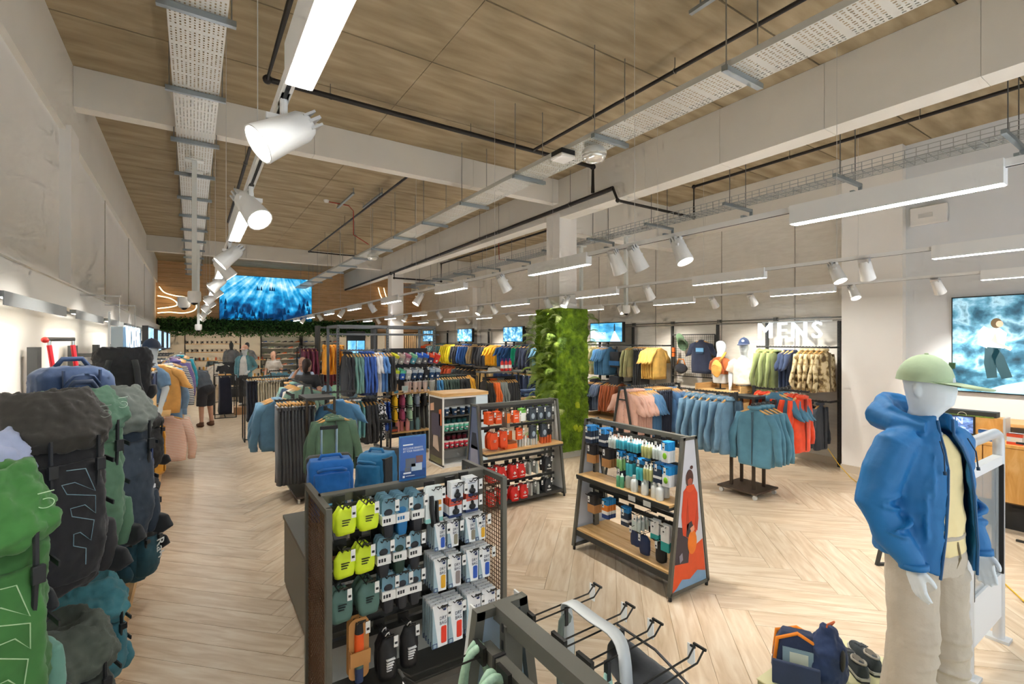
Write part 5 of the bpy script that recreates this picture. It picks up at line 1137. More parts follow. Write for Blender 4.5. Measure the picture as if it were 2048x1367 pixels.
# ---------------------------------------------------------------- nearest gondola at the bottom edge
G4 = a_gondola('A-shaped steel gondola with straps and ropes at the bottom edge', (.785, 1.25, 0), -PI/2, 1.2)
B().prism(trap(.05, 1.285, -.016), (.006, 0, 0)).build('end_panel', mat('b9cfe2', .4), G4)
for s in (-1, 1): B().bar((-.018, s*.25, .04), (-.018, s*.08, 1.3), .006, .05).build('panel_edge', mat('d9dbda', .4, .3), G4)
for z, y in ((1.2, -.07), (1.2, .07), (.95, -.08), (.95, .08), (.7, -.08), (.7, .08)):
    B().box(.03, 1.17, y-.016, y+.016, z-.02, z+.02).build('slat_rail', FR, G4)
    for k in range(5): B().box(.1+k*.22, .112+k*.22, y-.019, y+.019, z-.022, z+.024).build('hook_plate', BLACK, G4)
B().box(.02, 1.18, -.235, .22, .15, .2).build('deck', mat('4a4945', .3, .4), G4)
for y, n in ((1.235, 1), (1.085, 1), (.975, 1), (.83, 1)):
    obj('display_hook', hook_mesh(.3), G4, (1.25-y, .09, 1.22), PI)
for y in (1.21, 1.08): obj('display_hook', hook_mesh(.24), G4, (1.25-y, -.09, 1.2), 0)
def band(pts, w, t=.004, m=0):
    """a flat strap: pts along its middle line, the width runs along x"""
    b = B(); rings = []
    for i, p in enumerate(pts):
        a = Vector(pts[max(0, i-1)]); c = Vector(pts[min(len(pts)-1, i+1)]); d = (c-a).normalized(); n = Vector((0, 1, 0)).cross(d).normalized() if False else d.cross(Vector((0, 1, 0))).normalized()
        rings.append([Vector(p)+Vector((0, s*w/2, 0))+n*(u*t) for s, u in ((-1, -1), (1, -1), (1, 1), (-1, 1))])
    return b.loft(rings, m)
t = thing('bag_strap', 'wide pale grey strap looped over two long display hooks', 'strap', (1.0, 1.1, 1.24))
bb = B(); path = [(.03, .12, -.26), (.04, .13, -.1), (.03, .125, .0), (.03, .0, .004), (.03, -.1, .0), (.0, -.16, -.05), (-.01, -.18, -.25)]
rr = []; path = cr(path, 4)
for i, p in enumerate(path):
    a = Vector(path[max(0, i-1)]); c = Vector(path[min(len(path)-1, i+1)]); d = (c-a).normalized(); nn = d.cross(Vector((1, 0, 0))).normalized()
    rr.append([Vector(p)+Vector((s*.022, 0, 0))+nn*(u*.0025) for s, u in ((-1, -1), (1, -1), (1, 1), (-1, 1))])
bb.loft(rr).build('webbing', mat('c3c8c8', .5, .1), t, 1)
t = thing('grip_pad', 'grey green oval pad hanging below the pale strap', 'pad', (1.03, 1.235, 1.2)); sl(B(), [(0, 0, -.3, .012, .005), (0, 0, -.25, .035, .006), (0, 0, -.13, .042, .006), (0, 0, -.02, .03, .006), (0, 0, 0, .012, .005)], 12).build('pad', mat('6f7a70', .6), t, 1); B().box(-.006, .006, -.008, .008, -.04, .02).build('loop', BLACK, t)
t = thing('grip_pad', 'mint green strap pad lying behind the pale strap', 'pad', (.95, .96, 1.12)); sl(B(), [(0, 0, -.3, .012, .005), (0, 0, -.2, .04, .008), (0, 0, -.05, .035, .008), (0, 0, .07, .012, .005)], 12).build('pad', mat('a9d3c4', .6), t, 1); B().box(-.006, .006, -.008, .008, .05, .1).build('loop', BLACK, t)
t = thing('waist_pack', 'dark grey zipped pouch hanging from the third long hook', 'pouch', (1.08, .93, 1.2)); b = B(); b.loft([[(.02+rx*math.cos(a), y, -.05-.02*k+rz*math.sin(a)) for a in [2*PI*j/14 for j in range(14)]] for k, (y, rx, rz) in enumerate(((.16, .02, .02), (.13, .055, .05), (.05, .07, .06), (-.06, .075, .07), (-.16, .07, .065), (-.2, .03, .03)))]); soft(b, 'pouch', cloth('33363a'), t, .01, 2, .012, .08); B().tube([(.02, .14, .02), (.03, .0, .012), (.03, -.17, -.04)], .004, 5).build('zip', mat('191a1c', .4), t); B().tube([(0, .1, .0), (0, .1, .03)], .008, 6).build('loop', BLACK, t)
ROPE = mat('9dbda3', .6, 0, .12, 120.)
for i, (y, x0) in enumerate(((1.21, .69), (1.08, .66))):
    t = thing('rope_lead', ('farther' if i == 0 else 'nearer')+' pale green rope lead draped over a display hook', 'rope', (x0, y, 1.2))
    B().tube(cr([(-.075, .0, -.6), (-.07, .0, -.2), (-.05, 0, -.03), (-.01, 0, .016), (.03, .0, -.01), (.06, -.05, -.1), (.07, -.1, -.3), (.06, -.12, -.6)]), .011, 8).build('rope', ROPE, t, 1); B().cyl((-.075, 0, -.62), (-.075, 0, -.56), .014, 8).build('rope_end', mat('6f8d78', .6), t)
    B().tube(cr([(-.04, .03, -.5), (-.035, .03, -.1), (-.01, .02, .014), (.02, .02, -.02), (.045, .0, -.2), (.05, -.02, -.6)]), .011, 8).build('rope', ROPE, t, 1)
# ---------------------------------------------------------------- plinth with shoes and bags
PT = thing('plinth', 'low pale olive display plinth at the bottom right', 'plinth', (2.65, .1, 0))
B().box(0, .8, 0, 1.4, .03, .2).build('box', mat('8f8c66', .6), PT); B().box(-.004, .804, -.004, 1.404, .196, .202).build('top', mat('d3cfa0', .5), PT); B().box(.04, .76, .04, 1.36, 0, .03).build('base', BLACK, PT)
def shoe(loc, rz, label):
    t = thing('shoe', label, 'shoe', loc, rz, 'grey suede shoes')
    sole = B(); prof = [(-.13, .022), (-.11, .034), (-.04, .034), (.03, .04), (.1, .042), (.145, .03), (.16, .01)]
    pts = [(w, y) for y, w in prof]+[(-w, y) for y, w in reversed(prof)]
    sole.prism([(x, y, 0) for x, y in pts], (0, 0, .02)); sole.build('sole', mat('22272a', .6), t, bevel=.004)
    B().prism([(x*1.03, y*1.01, .014) for x, y in pts], (0, 0, .012)).build('midsole', mat('b9b7ae', .6), t)
    up = B(); up.loft([[(rx*sgp(math.cos(a), .8), y, .024+rz_*max(0, math.sin(a))) for a in [2*PI*j/16 for j in range(16)]] for y, rx, rz_ in ((-.125, .018, .06), (-.11, .033, .078), (-.06, .034, .07), (0, .036, .065), (.05, .04, .055), (.1, .04, .04), (.14, .028, .028), (.155, .01, .01))])
    soft(up, 'upper', mat('3b4245', .9, 0, .1, 40.), t, .006, 1)
    B().tube([(.026*math.cos(a), -.06+.055*math.sin(a), .088+.008*abs(math.sin(a)) - (.012 if math.sin(a) > .3 else 0)) for a in [k*PI/7 for k in range(14)]], .007, 6, closed=True).build('collar', mat('a39d90', .8), t, 1)
    sl(B(), [(0, -.06, .06, .02, .045), (0, -.06, .094, .021, .047)], 14).build('insole_opening', mat('6d675c', .9), t)
    for k in range(4): B().bar((-.022, .02+k*.02, .086-.006*k), (.022, .02+k*.02, .086-.006*k), .005, .005).build('lace', mat('55585a', .8), t)
    return t
shoe((3.19, 1.24, .202), -.75, 'nearer dark grey shoe of the pair on the plinth'); shoe((3.31, 1.22, .202), -.75, 'farther dark grey shoe of the pair on the plinth')
t = thing('packing_cube', 'open navy packing bag with orange zips on the plinth', 'bag', (2.88, 1.4, .202), -1.05)
soft(sl(B(), [(0, 0, 0, .12, .06), (0, 0, .02, .13, .07), (0, 0, .17, .11, .06), (0, 0, .24, .08, .04)], 20, .5), 'body', cloth('22304e'), t, .01, 1, .01, .06)
B().tube([(-.115, -.045, .05), (-.1, -.045, .2), (0, -.035, .245), (.1, -.045, .2), (.115, -.045, .05)], .011, 6).build('orange_zip', mat('f08a1c', .6), t, 1); B().tube([(-.115, .045, .05), (-.1, .045, .2), (0, .035, .245), (.1, .045, .2), (.115, .045, .05)], .011, 6).build('orange_zip', mat('f08a1c', .6), t, 1)
B().box(-.075, .075, -.066, -.06, .05, .17).build('clear_window', mat('8fa7b0', .2), t); B().box(-.04, .05, -.068, -.065, .06, .15).build('label_card', mat('d8dcc8', .5), t)
soft(B().box(-.13, .1, -.15, -.125, -.0, .13), 'open_flap', cloth('26344f'), t, .01, 2); B().box(-.1, .07, -.128, -.122, .03, .11).build('flap_mesh', mat('7690a2', .7), t)
t = thing('mesh_sack', 'dark navy mesh laundry sack standing beside the shoes', 'bag', (2.95, 1.27, .202)); t.scale = (.85, .85, 1.)
soft(sl(B(), [(0, 0, 0, .1, .09), (0, 0, .05, .125, .11), (0, 0, .2, .11, .1), (0, 0, .27, .06, .055), (.0, 0, .31, .04, .04)], 18, .9), 'body', cloth('22365c'), t, .01, 1, .035, .06)
B().ell((-.03, -.1, .17), (.03, .012, .06), 10, 6).build('black_panel', BLACK, t, 1); B().tube([(-.02, 0, .3), (-.05, -.02, .34), (.02, -.03, .34), (.03, 0, .3)], .006, 6).build('drawcord', mat('d86a3a', .6), t)
# ---------------------------------------------------------------- security gate
GT = thing('security_gate', 'tall silver anti-theft gate panel behind the mannequin', 'gate', (4.02, .94, 0))
SIL = mat('d3d6d8', .35, .3)
B().tube([(0, 0, 0), (0, 0, 1.38), (.03, 0, 1.44), (.09, 0, 1.46), (.62, 0, 1.46), (.68, 0, 1.44), (.71, 0, 1.38), (.71, 0, 0)], .032, 10).build('frame', SIL, GT, 40)
B().bar((.03, 0, 1.27), (.68, 0, 1.27), .05, .06).build('upper_rail', mat('e8ebec', .4), GT); B().box(.03, .68, -.02, .02, .18, .48).build('lower_panel', mat('dfe3e5', .4), GT)
B().box(.03, .68, -.006, .006, .48, 1.24).build('clear_panel', mat('aab4b8', .15, alpha=.55), GT); B().box(-.05, .05, -.06, .06, 0, .02).build('foot_plate', SIL, GT); B().box(.66, .76, -.06, .06, 0, .02).build('foot_plate', SIL, GT)
for x in (.02, .69): B().box(x-.01, x+.01, -.03, .03, .48, 1.24).build('inner_bead', BLACK, GT)
# ---------------------------------------------------------------- till counter, prize display and wall screen
PLY = ramp_mat('plywood', [(.3, 'd79a4a'), (.5, 'e3ab5c'), (.7, 'edbe78')], 'Object', (3, 3, .7), 3., 6, .4, 1.5)
CT = thing('till_counter', 'plywood till counter against the right wall', 'counter', (7.5, .3, 0))
B().box(-.02, .82, 0, 1.75, .92, .95).build('worktop', PLY, CT)
for k in range(4): B().box(-.01, .02, .005+k*.44, .435+k*.44, .32, .915).build('door', PLY, CT)
B().box(.02, .8, 0, 1.75, .3, .92).build('carcass', mat('6b4a25', .6), CT); B().box(.1, .75, .05, 1.7, 0, .3).build('plinth', mat('1c1b1a', .6), CT); B().box(.09, .1, .1, 1.1, .05, .25).build('vent_grille', mat('2b2b2c', .5, .4), CT)
DS = thing('prize_display', 'plywood prize display box with WIN tablet on the till counter', 'display', (7.85, 1.52, .95))
B().box(0, .18, 0, .62, .02, .24).build('box', PLY, DS); B().box(-.002, .16, .06, .68, .24, .3).build('top_block', mat('2e302c', .6), DS); B().box(-.006, .0, .0, .64, .0, .03).box(-.004, .0, .08, .64, .235, .25).build('moss_strip', mat('6f8a3a', .9, 0, .3, 80.), DS); B().box(-.02, .2, -.02, .0, .0, .25).build('acrylic_end', mat('c9ced0', .15), DS); B().tube([(-.008, .36+.04*math.cos(a), .25+.03*math.sin(a)) for a in [k*PI/8 for k in range(16)]], .003, 5, closed=True).build('emblem', mat('d5d2b8', .5), DS)
TBT = thing('tablet', 'black tablet showing the WIN advert on the display box', 'tablet', (7.83, 1.76, .99))
B().box(-.01, .02, 0, .4, -.02, .2).build('case', BLACK, TBT, bevel=.006)
SCRB = nosample(ramp_mat('win_advert', [(.3, '2a3a5c'), (.5, '5b79b5'), (.65, '8fb2e8'), (.8, '3c5590')], 'Object', (4, 4, 8), 3, 6, .3, .4, emit=.4))
B().box(-.012, -.0105, .015, .385, -.005, .185).build('screen', SCRB, TBT)
tb2 = B(); EM = nosample(mat('e6f4ff', .5, emit=.6)); text_b(tb2, 'WIN', .105, frame_m((-.0125, .2, .13), (0, -1, 0), (0, 0, 1)), 0, .0005, sx=.9); tb2.box(-.013, -.0122, .08, .32, .05, .056).box(-.013, -.0122, .13, .27, .032, .04); tb2.build('lettering', EM, TBT)
for i, (x, y, c, l) in enumerate(((7.65, 1.62, '3a6fb0', 'blue and white'), (7.62, 1.38, 'e0502a', 'red and white'))):
    o = thing('charity_box', '%s clear collection box on the till counter' % l, 'box', (x, y, .95)); B().box(-.05, .05, -.06, .06, 0, .12).build('box', mat('dfe4e6', .2), o); B().box(-.052, .0, -.062, .062, .0, .03).box(-.052, .0, -.062, .062, .085, .12).build('printed_band', mat(c, .5), o); B().box(-.053, -.05, -.04, .03, .035, .08).build('label', mat('e9e2d2', .5), o)
o = thing('folded_jumper', 'mauve folded garment behind the prize display', 'garment', (8.2, 1.2, .95)); soft(sl(B(), [(0, 0, 0, .2, .2), (0, 0, .03, .21, .21), (0, 0, .1, .16, .16), (0, 0, .12, .08, .08)], 16), 'cloth', cloth('8d7077'), o, .02, 1, .04, .08)
o = garment('jacket', '26272b', (7.2, 1.12, 1.03), .3, 'black puffy jacket hanging at the far right edge', None, None, 1.0)
B().bar((7.2, 1.0, 1.03), (7.2, 1.3, 1.03), .02, .02).bar((7.2, 1.0, 0), (7.2, 1.0, 1.03), .02, .02).bar((7.2, .85, .01), (7.2, 1.3, .01), .03, .02).build('garment_stand', DARK, label='dark steel stand carrying the black puffy jacket', cat='stand')
B().box(8.3, 8.85, .3, 2.6, 1.05, 1.09).build('ledge', OAKY, wall_s)
WS = thing('video_screen', 'large wall screen of two hikers among blue rocks', 'screen', (8.85, 2.22, 1.4))
B().box(-.05, 0, -2.1, 0, 0, 1.3).build('case', BLACK, WS)
ROCK = nosample(ramp_mat('blue_rock_picture', [(.3, '16303c'), (.42, '2f6076'), (.5, '5d98b2'), (.58, 'a3ccdc'), (.66, '4f8299'), (.78, '22485a')], 'Object', (1, 1.2, 1.4), 3.4, 14, .4, .25, emit=.3))
B().box(-.052, -.0505, -2.08, -.012, .015, 1.285).build('picture', ROCK, WS)
pp = B(); EE = lambda h, e=.4: nosample(mat(h, .5, emit=e))
def FP(pts, mi, lay): pp.prism([(-.0525-.0006*lay, p[0], p[1]) for p in pts], (-.0006, 0, 0), mi)
circ = lambda cy, cz, r, s=1.: [(cy+r*math.cos(k*PI/8), cz+s*r*math.sin(k*PI/8)) for k in range(16)]
FP([(-.3, .02), (-2., .02), (-2., .35), (-1.1, .22), (-.75, .2), (-.5, .12)], 0, 0)
FP([(-.36, .2), (-.46, .22), (-.44, .45), (-.5, .62), (-.42, .66), (-.34, .6), (-.33, .4)], 1, 1); FP([(-.5, .2), (-.6, .23), (-.52, .5), (-.45, .62), (-.4, .5)], 1, 1)
FP([(-.33, .62), (-.52, .6), (-.55, .8), (-.47, .88), (-.38, .86)], 2, 2); FP([(-.27, .65), (-.36, .6), (-.4, .84), (-.33, .9), (-.27, .82)], 3, 2); FP(circ(-.45, .93, .055, 1.2), 4, 3); FP(circ(-.48, .92, .035, 1.2), 5, 4); FP([(-.44, .8), (-.46, .68), (-.6, .6), (-.58, .57), (-.5, .62), (-.4, .7)], 5, 4)
FP([(-.72, .6), (-.95, .6), (-.95, .95), (-.85, .98), (-.74, .9)], 6, 2); FP(circ(-.8, 1.04, .06, 1.2), 4, 3); FP(circ(-.84, 1.02, .04, 1.2), 5, 4); FP([(-.75, .45), (-.95, .45), (-.95, .62), (-.74, .62)], 1, 3); FP([(-.8, .2), (-.87, .2), (-.88, .46), (-.79, .46)], 5, 3); FP([(-.77, .18), (-.9, .18), (-.88, .24), (-.78, .24)], 7, 4)
pp.build('figures', [EE('9fd0ea'), EE('1d3a40', .5), EE('d6e8ea'), EE('bfe0e0'), EE('5a4a34', .5), EE('c99a80', .6), EE('cfe08a'), EE('3aa0c8')], WS)
B().bar((5.34, 1.88, .012), (5.6, 1.7, .012), .03, .024).bar((5.34, 1.88, .0), (5.38, 1.85, .22), .025, .025).bar((5.38, 1.85, .22), (5.42, 1.83, .9), .025, .025).bar((5.42, 1.83, .9), (5.7, 1.64, .9), .025, .025).build('steel_stand', DARK, label='dark bent steel stand half hidden behind the mannequin', cat='stand')
B().tube([(8.6, 3.7, .35), (8.5, 3.5, .15), (8.4, 3.3, .01), (7.9, 2.9, .008), (7.4, 2.5, .008), (6.9, 2.2, .008), (6.6, 1.8, .008), (6.3, 1.4, .008), (5.8, 1.1, .008), (5.3, .8, .008)], .006, 6).build('extension_cable', mat('e3b524', .5), None, 1, label='thin yellow cable trailing across the floor from the wall', cat='cable')
# ---------------------------------------------------------------- suitcases on the grey plinth behind the front gondola
PG = thing('plinth', 'grey display plinth behind the wire ended gondola', 'plinth', (.66, 3.05, 0)); B().box(0, 1.15, 0, 1.5, .03, .57).build('box', mat('8b8a80', .6), PG); B().box(-.01, 1.16, -.01, 1.51, .57, .6).build('top', mat('6b6a63', .5, .2), PG); B().box(.03, 1.12, .03, 1.47, 0, .03).build('base', BLACK, PG)
def trolley(loc, rz, w, h, d, col, back, label, hh, hcol, dark=None):
    t = thing('suitcase', label, 'suitcase', loc, rz)
    soft(sl(B(), [(0, 0, .03, w/2*.9, d/2*.9), (0, 0, .07, w/2, d/2), (0, 0, h-.05, w/2, d/2), (0, 0, h, w/2*.88, d/2*.8)], 20, .4), 'body', cloth(col), t, .012, 1, .014, .09)
    soft(sl(B(), [(0, -d/2+.01, .08, w*.4, .05), (0, -d/2-.0, h*.4, w*.42, .06), (0, -d/2+.01, h*.82, w*.38, .05)], 16, .5), 'front_pocket', cloth(col), t, .012, 1, .02, .08)
    sl(B(), [(0, d/2-.02, .02, w/2*1.02, .06), (0, d/2-.02, h*.97, w/2*1.02, .06), (0, d/2-.02, h+.01, w/2*.9, .04)], 18, .4).build('back_shell', mat(back, .5), t, 1)
    for s in (-1, 1):
        B().cyl((s*w*.17, d/2-.02, h*.9), (s*w*.17, d/2-.02, h+hh), .01, 8).build('handle_tube', mat(hcol, .3, .7), t); B().cyl((s*w*.4-.02, d/2, .03), (s*w*.4+.02, d/2, .03), .035, 14).build('wheel', BLACK, t, 40)
    B().bar((-w*.2, d/2-.02, h+hh), (w*.2, d/2-.02, h+hh), .03, .03).build('grip', BLACK, t, bevel=.006)
    B().tube([(-w*.25, -.02, h-.005), (-w*.2, -.02, h+.03), (w*.2, -.02, h+.03), (w*.25, -.02, h-.005)], .014, 8).build('carry_handle', cloth(col), t, 1); B().tube([(-w*.3, -d/2-.02, h*.86), (-w*.2, -d/2-.05, h*.9), (w*.2, -d/2-.05, h*.9), (w*.3, -d/2-.02, h*.86)], .012, 8).build('front_handle', cloth(col), t, 1)
    return t
trolley((.96, 4.2, .6), -.12, .36, .52, .24, '1f6fc0', '33342f', 'bright blue cabin suitcase with raised silver handle on the grey plinth', .24, 'a9c6d8')
t = trolley((1.42, 4.38, .6), -.9, .3, .48, .3, '1f6f9c', '1f2122', 'teal and black wheeled duffel with raised black handle', .26, '2b2b2d')
B().box(-.155, .155, -.12, .0, .05, .45).build('black_side', cloth('222426'), t)
t = thing('duffel_bag', 'grey green folded duffel bag on the grey plinth', 'bag', (1.33, 3.72, .6), -.1); soft(sl(B(), [(0, 0, 0, .2, .12), (0, 0, .05, .21, .13), (0, 0, .28, .19, .12), (0, 0, .36, .14, .08)], 20, .5), 'body', cloth('6a745c'), t, .012, 1, .03, .09); B().tube([(-.12, -.1, .33), (-.05, -.11, .37), (.05, -.11, .37), (.12, -.1, .33)], .012, 6).build('handle', cloth('5a634d'), t, 1); B().box(-.18, .1, -.135, -.125, .24, .27).build('zip_flap', cloth('5a634d'), t)
o = thing('price_card', 'white folded price card leaning on the green duffel', 'card', (1.28, 3.5, .6)); B().box(-.06, .06, -.003, .003, 0, .3).build('card', WHITE, o); b = B(); b.ell((0, -.01, .31), (.05, .02, .02), 10, 5); b.wob(.02, 40, 2); b.build('black_clips', BLACK, o)
for i, x in enumerate((.92, 1.08)):
    o = thing('metal_clamp', ('left' if i == 0 else 'right')+' black lantern stand standing before the suitcases', 'lantern', (x+.02, 3.5, .6)); B().lathe([(.05, 0), (.05, .02), (.02, .03), (.02, .28), (.05, .3), (.05, .33), (.02, .35)], 12).build('body', BLACK, o, 40); B().tube([(-.04, 0, .33), (-.02, 0, .41), (.02, 0, .41), (.04, 0, .33)], .004, 6).build('wire_bail', CHROME, o)
# ---------------------------------------------------------------- moss pillar
MP = thing('moss_pillar', 'pillar casing covered in bright moss and ferns', 'plant wall', (5.7, 6.94, 0))
MOSS = ramp_mat('moss', [(.25, '35460a'), (.42, '55720f'), (.58, '719118'), (.78, '9cb62c')], 'Object', (1, 1, 1), 7, 8, .95, .4, .6)
x0, x1, y0, y1 = -.33, .33, -.33, .33
B().box(x0+.03, x1-.03, y0+.03, y1-.03, .12, 2.67).build('core', mat('2d4a0c', .9), MP); B().box(x0+.05, x1-.05, y0+.05, y1-.05, 0, .12).build('plinth', mat('d5d2cb', .6), MP)
def moss_face(o, ax, n, nm):
    b = B(); N1, N2 = 46, 150; vs = []
    for j in range(N2+1):
        for i in range(N1+1):
            u, z = i/N1, .12+2.56*j/N2; p = Vector(o)+Vector(ax)*u*.66+Vector((0, 0, z)); q = p*6
            h = .035+.05*noise.noise(q)+.022*noise.noise(q*4.3)+.014*noise.noise(q*11)
            if i in (0, N1) or j in (0, N2): h = -.01
            vs.append(p+Vector(n)*h)
    b.add(vs, [(j*(N1+1)+i, j*(N1+1)+i+1, (j+1)*(N1+1)+i+1, (j+1)*(N1+1)+i) for j in range(N2) for i in range(N1)])
    b.build(nm, MOSS, MP, 1)
moss_face((x0, y0, 0), (1, 0, 0), (0, -1, 0), 'moss_panel'); moss_face((x0, y1, 0), (0, -1, 0), (-1, 0, 0), 'moss_panel'); moss_face((x1, y0, 0), (0, 1, 0), (1, 0, 0), 'moss_panel'); moss_face((x1, y1, 0), (-1, 0, 0), (0, 1, 0), 'moss_panel')
for i, (x, z) in enumerate(((.05, .95), (.0, .55), (.1, .52))): b = B(); b.ell((x, y0-.05, z), (.055, .03, .06), 12, 8); b.wob(.02, 20, i); b.build('yellow_moss', mat('a8b81e', .9, 0, .2, 30., .6, 60.), MP, 1)
# short blades over the whole face
gb = B()
for k in range(5200):
    f = random.random()
    if f < .5: p = Vector((random.uniform(x0, x1), y0-.05, random.uniform(.14, 2.68))); n = Vector((0, -1, 0)); a = Vector((1, 0, 0))
    else: p = Vector((x0-.05, random.uniform(y0, y1), random.uniform(.14, 2.68))); n = Vector((-1, 0, 0)); a = Vector((0, 1, 0))
    d = (n+Vector((random.uniform(-.5, .5), random.uniform(-.5, .5), random.uniform(-.9, .4)))).normalized()*random.uniform(.03, .065)
    gb.add([p-a*.004, p+a*.004, p+d], [(0, 1, 2)])
gb.build('moss_blades', mat('6f9018', .9, 0, .35, 12.), MP, kind='stuff')
# fern fronds
def frond(L, seed, pinn=17, curl=.7):
    b = B(); rnd = random.Random(seed); pts = []
    for i in range(pinn+1):
        u = i/pinn; pts.append(Vector((0, -L*math.sin(u*1.1), L*(.35*math.sin(u*2.2)-curl*u*u))))
    b.tube(pts, [.004*(1-.7*i/pinn) for i in range(pinn+1)], 4)
    for i in range(1, pinn):
        p = pts[i]; d = (pts[i+1]-pts[i-1]).normalized(); w = L*.3*math.sin((i/pinn)**.7*PI)*.75+.012
        for s in (-1, 1):
            tip = p+Vector((s*w, 0, 0))+d*w*.35+Vector((0, 0, -w*.25)); q = (p+tip)/2+Vector((0, 0, .008)); e = d*w*.1
            b.add([p-e*.5, q-e, tip, q+e, p+e*.5], [(0, 1, 2, 3, 4)])
    return b
FERNC = [mat('7d9a34', .7, 0, .2, 20.), mat('98b044', .7, 0, .2, 20.), mat('6c8c38', .7, 0, .2, 20.), mat('b4c47a', .7, 0, .2, 20.)]
FR_ = [frond(.34, 1), frond(.28, 2, 15, .9), frond(.4, 3, 20, .6)]
FM = [[f.mesh('fern_frond', c) for c in FERNC] for f in FR_]
for k in range(150):
    z = random.uniform(.25, 2.6); r = random.random()
    if r < .8: p = (x0-.04, random.uniform(y0, y1), z); rz = -PI/2+random.uniform(-.7, .7)
    elif r < .88: p = (x0+random.uniform(-.03, .04), y0-.03, z); rz = random.uniform(-1.4, -.6)
    else: p = (x1+.02, y0+random.uniform(-.02, .3), random.uniform(.9, 2.6)); rz = PI/2+random.uniform(-.7, .3)
    o = obj('fern_frond', FM[k % 3][random.choice((0, 0, 1, 1, 2, 3))], MP, p); o.rotation_euler = (random.uniform(-.5, .5), random.uniform(-.4, .4), rz); s = random.uniform(.6, 1.1); o.scale = (s, s, s)
# ================================================================ left wall: bays, backpacks and womenswear
LWS = thing('bay_shelving', 'grey steel wall bays carrying backpacks and womenswear along the left wall', 'shelving', (-1.03, 2.2, 0))
LG = mat('55585a', .5, .4)
for y in (2.3, 3.75, 5.2, 6.65, 8.1, 9.55, 11., 12.45, 13.9, 15.35, 16.8, 18.2): B().box(-.03, .03, -.06, .06, 0, 2.05).build('post', LG, LWS, loc=(0, y-2.2, 0))
for y0_, y1_ in ((2.25, 5.2), (5.2, 8.1), (8.1, 12.45), (12.45, 18.2)):
    B().box(0, .63, y0_-2.2, y1_-2.2, .0, .12).build('base_box', OAKY, LWS); B().box(.0, .64, y0_-2.2, y1_-2.2, .12, .15).build('base_board', OAKY, LWS)
B().box(0, .62, 1.55, 2.95, .74, .76).build('shelf_board', mat('77756e', .5, .2), LWS); B().box(.62, .64, 1.55, 2.95, .72, .77).build('shelf_edge', OAKY, LWS)
B().box(0, .55, 2.0, 4.5, 1.52, 1.55).build('shelf_board', OAKY, LWS); B().box(.53, .55, 2.2, 4.5, 1.55, 1.64).build('shelf_lip', OAKY, LWS)
for y, z in ((3.14, 1.79), (3.75, 1.76), (6.6, 1.95)):
    b = B(); b.bar((0, y-2.2, z), (.62, y-2.2, z), .03, .04); b.build('arm', LG, LWS)
for z in (1.0, .75): B().box(.0, .03, .1, 2.9, z-.03, z+.03).build('back_rail', LG, LWS)
B().bar((.02, .1, 1.6), (.02, 5.9, 1.6), .03, .04).build('back_rail', LG, LWS)
B().tube([(-.97, 2.2, 2.36), (-.97, 20., 2.36)], .012, 6).build('conduit', mat('8a8d8c', .4, .5), LWS).location = (1.03, -2.2, 0)
BUCK = mat('25272a', .4)
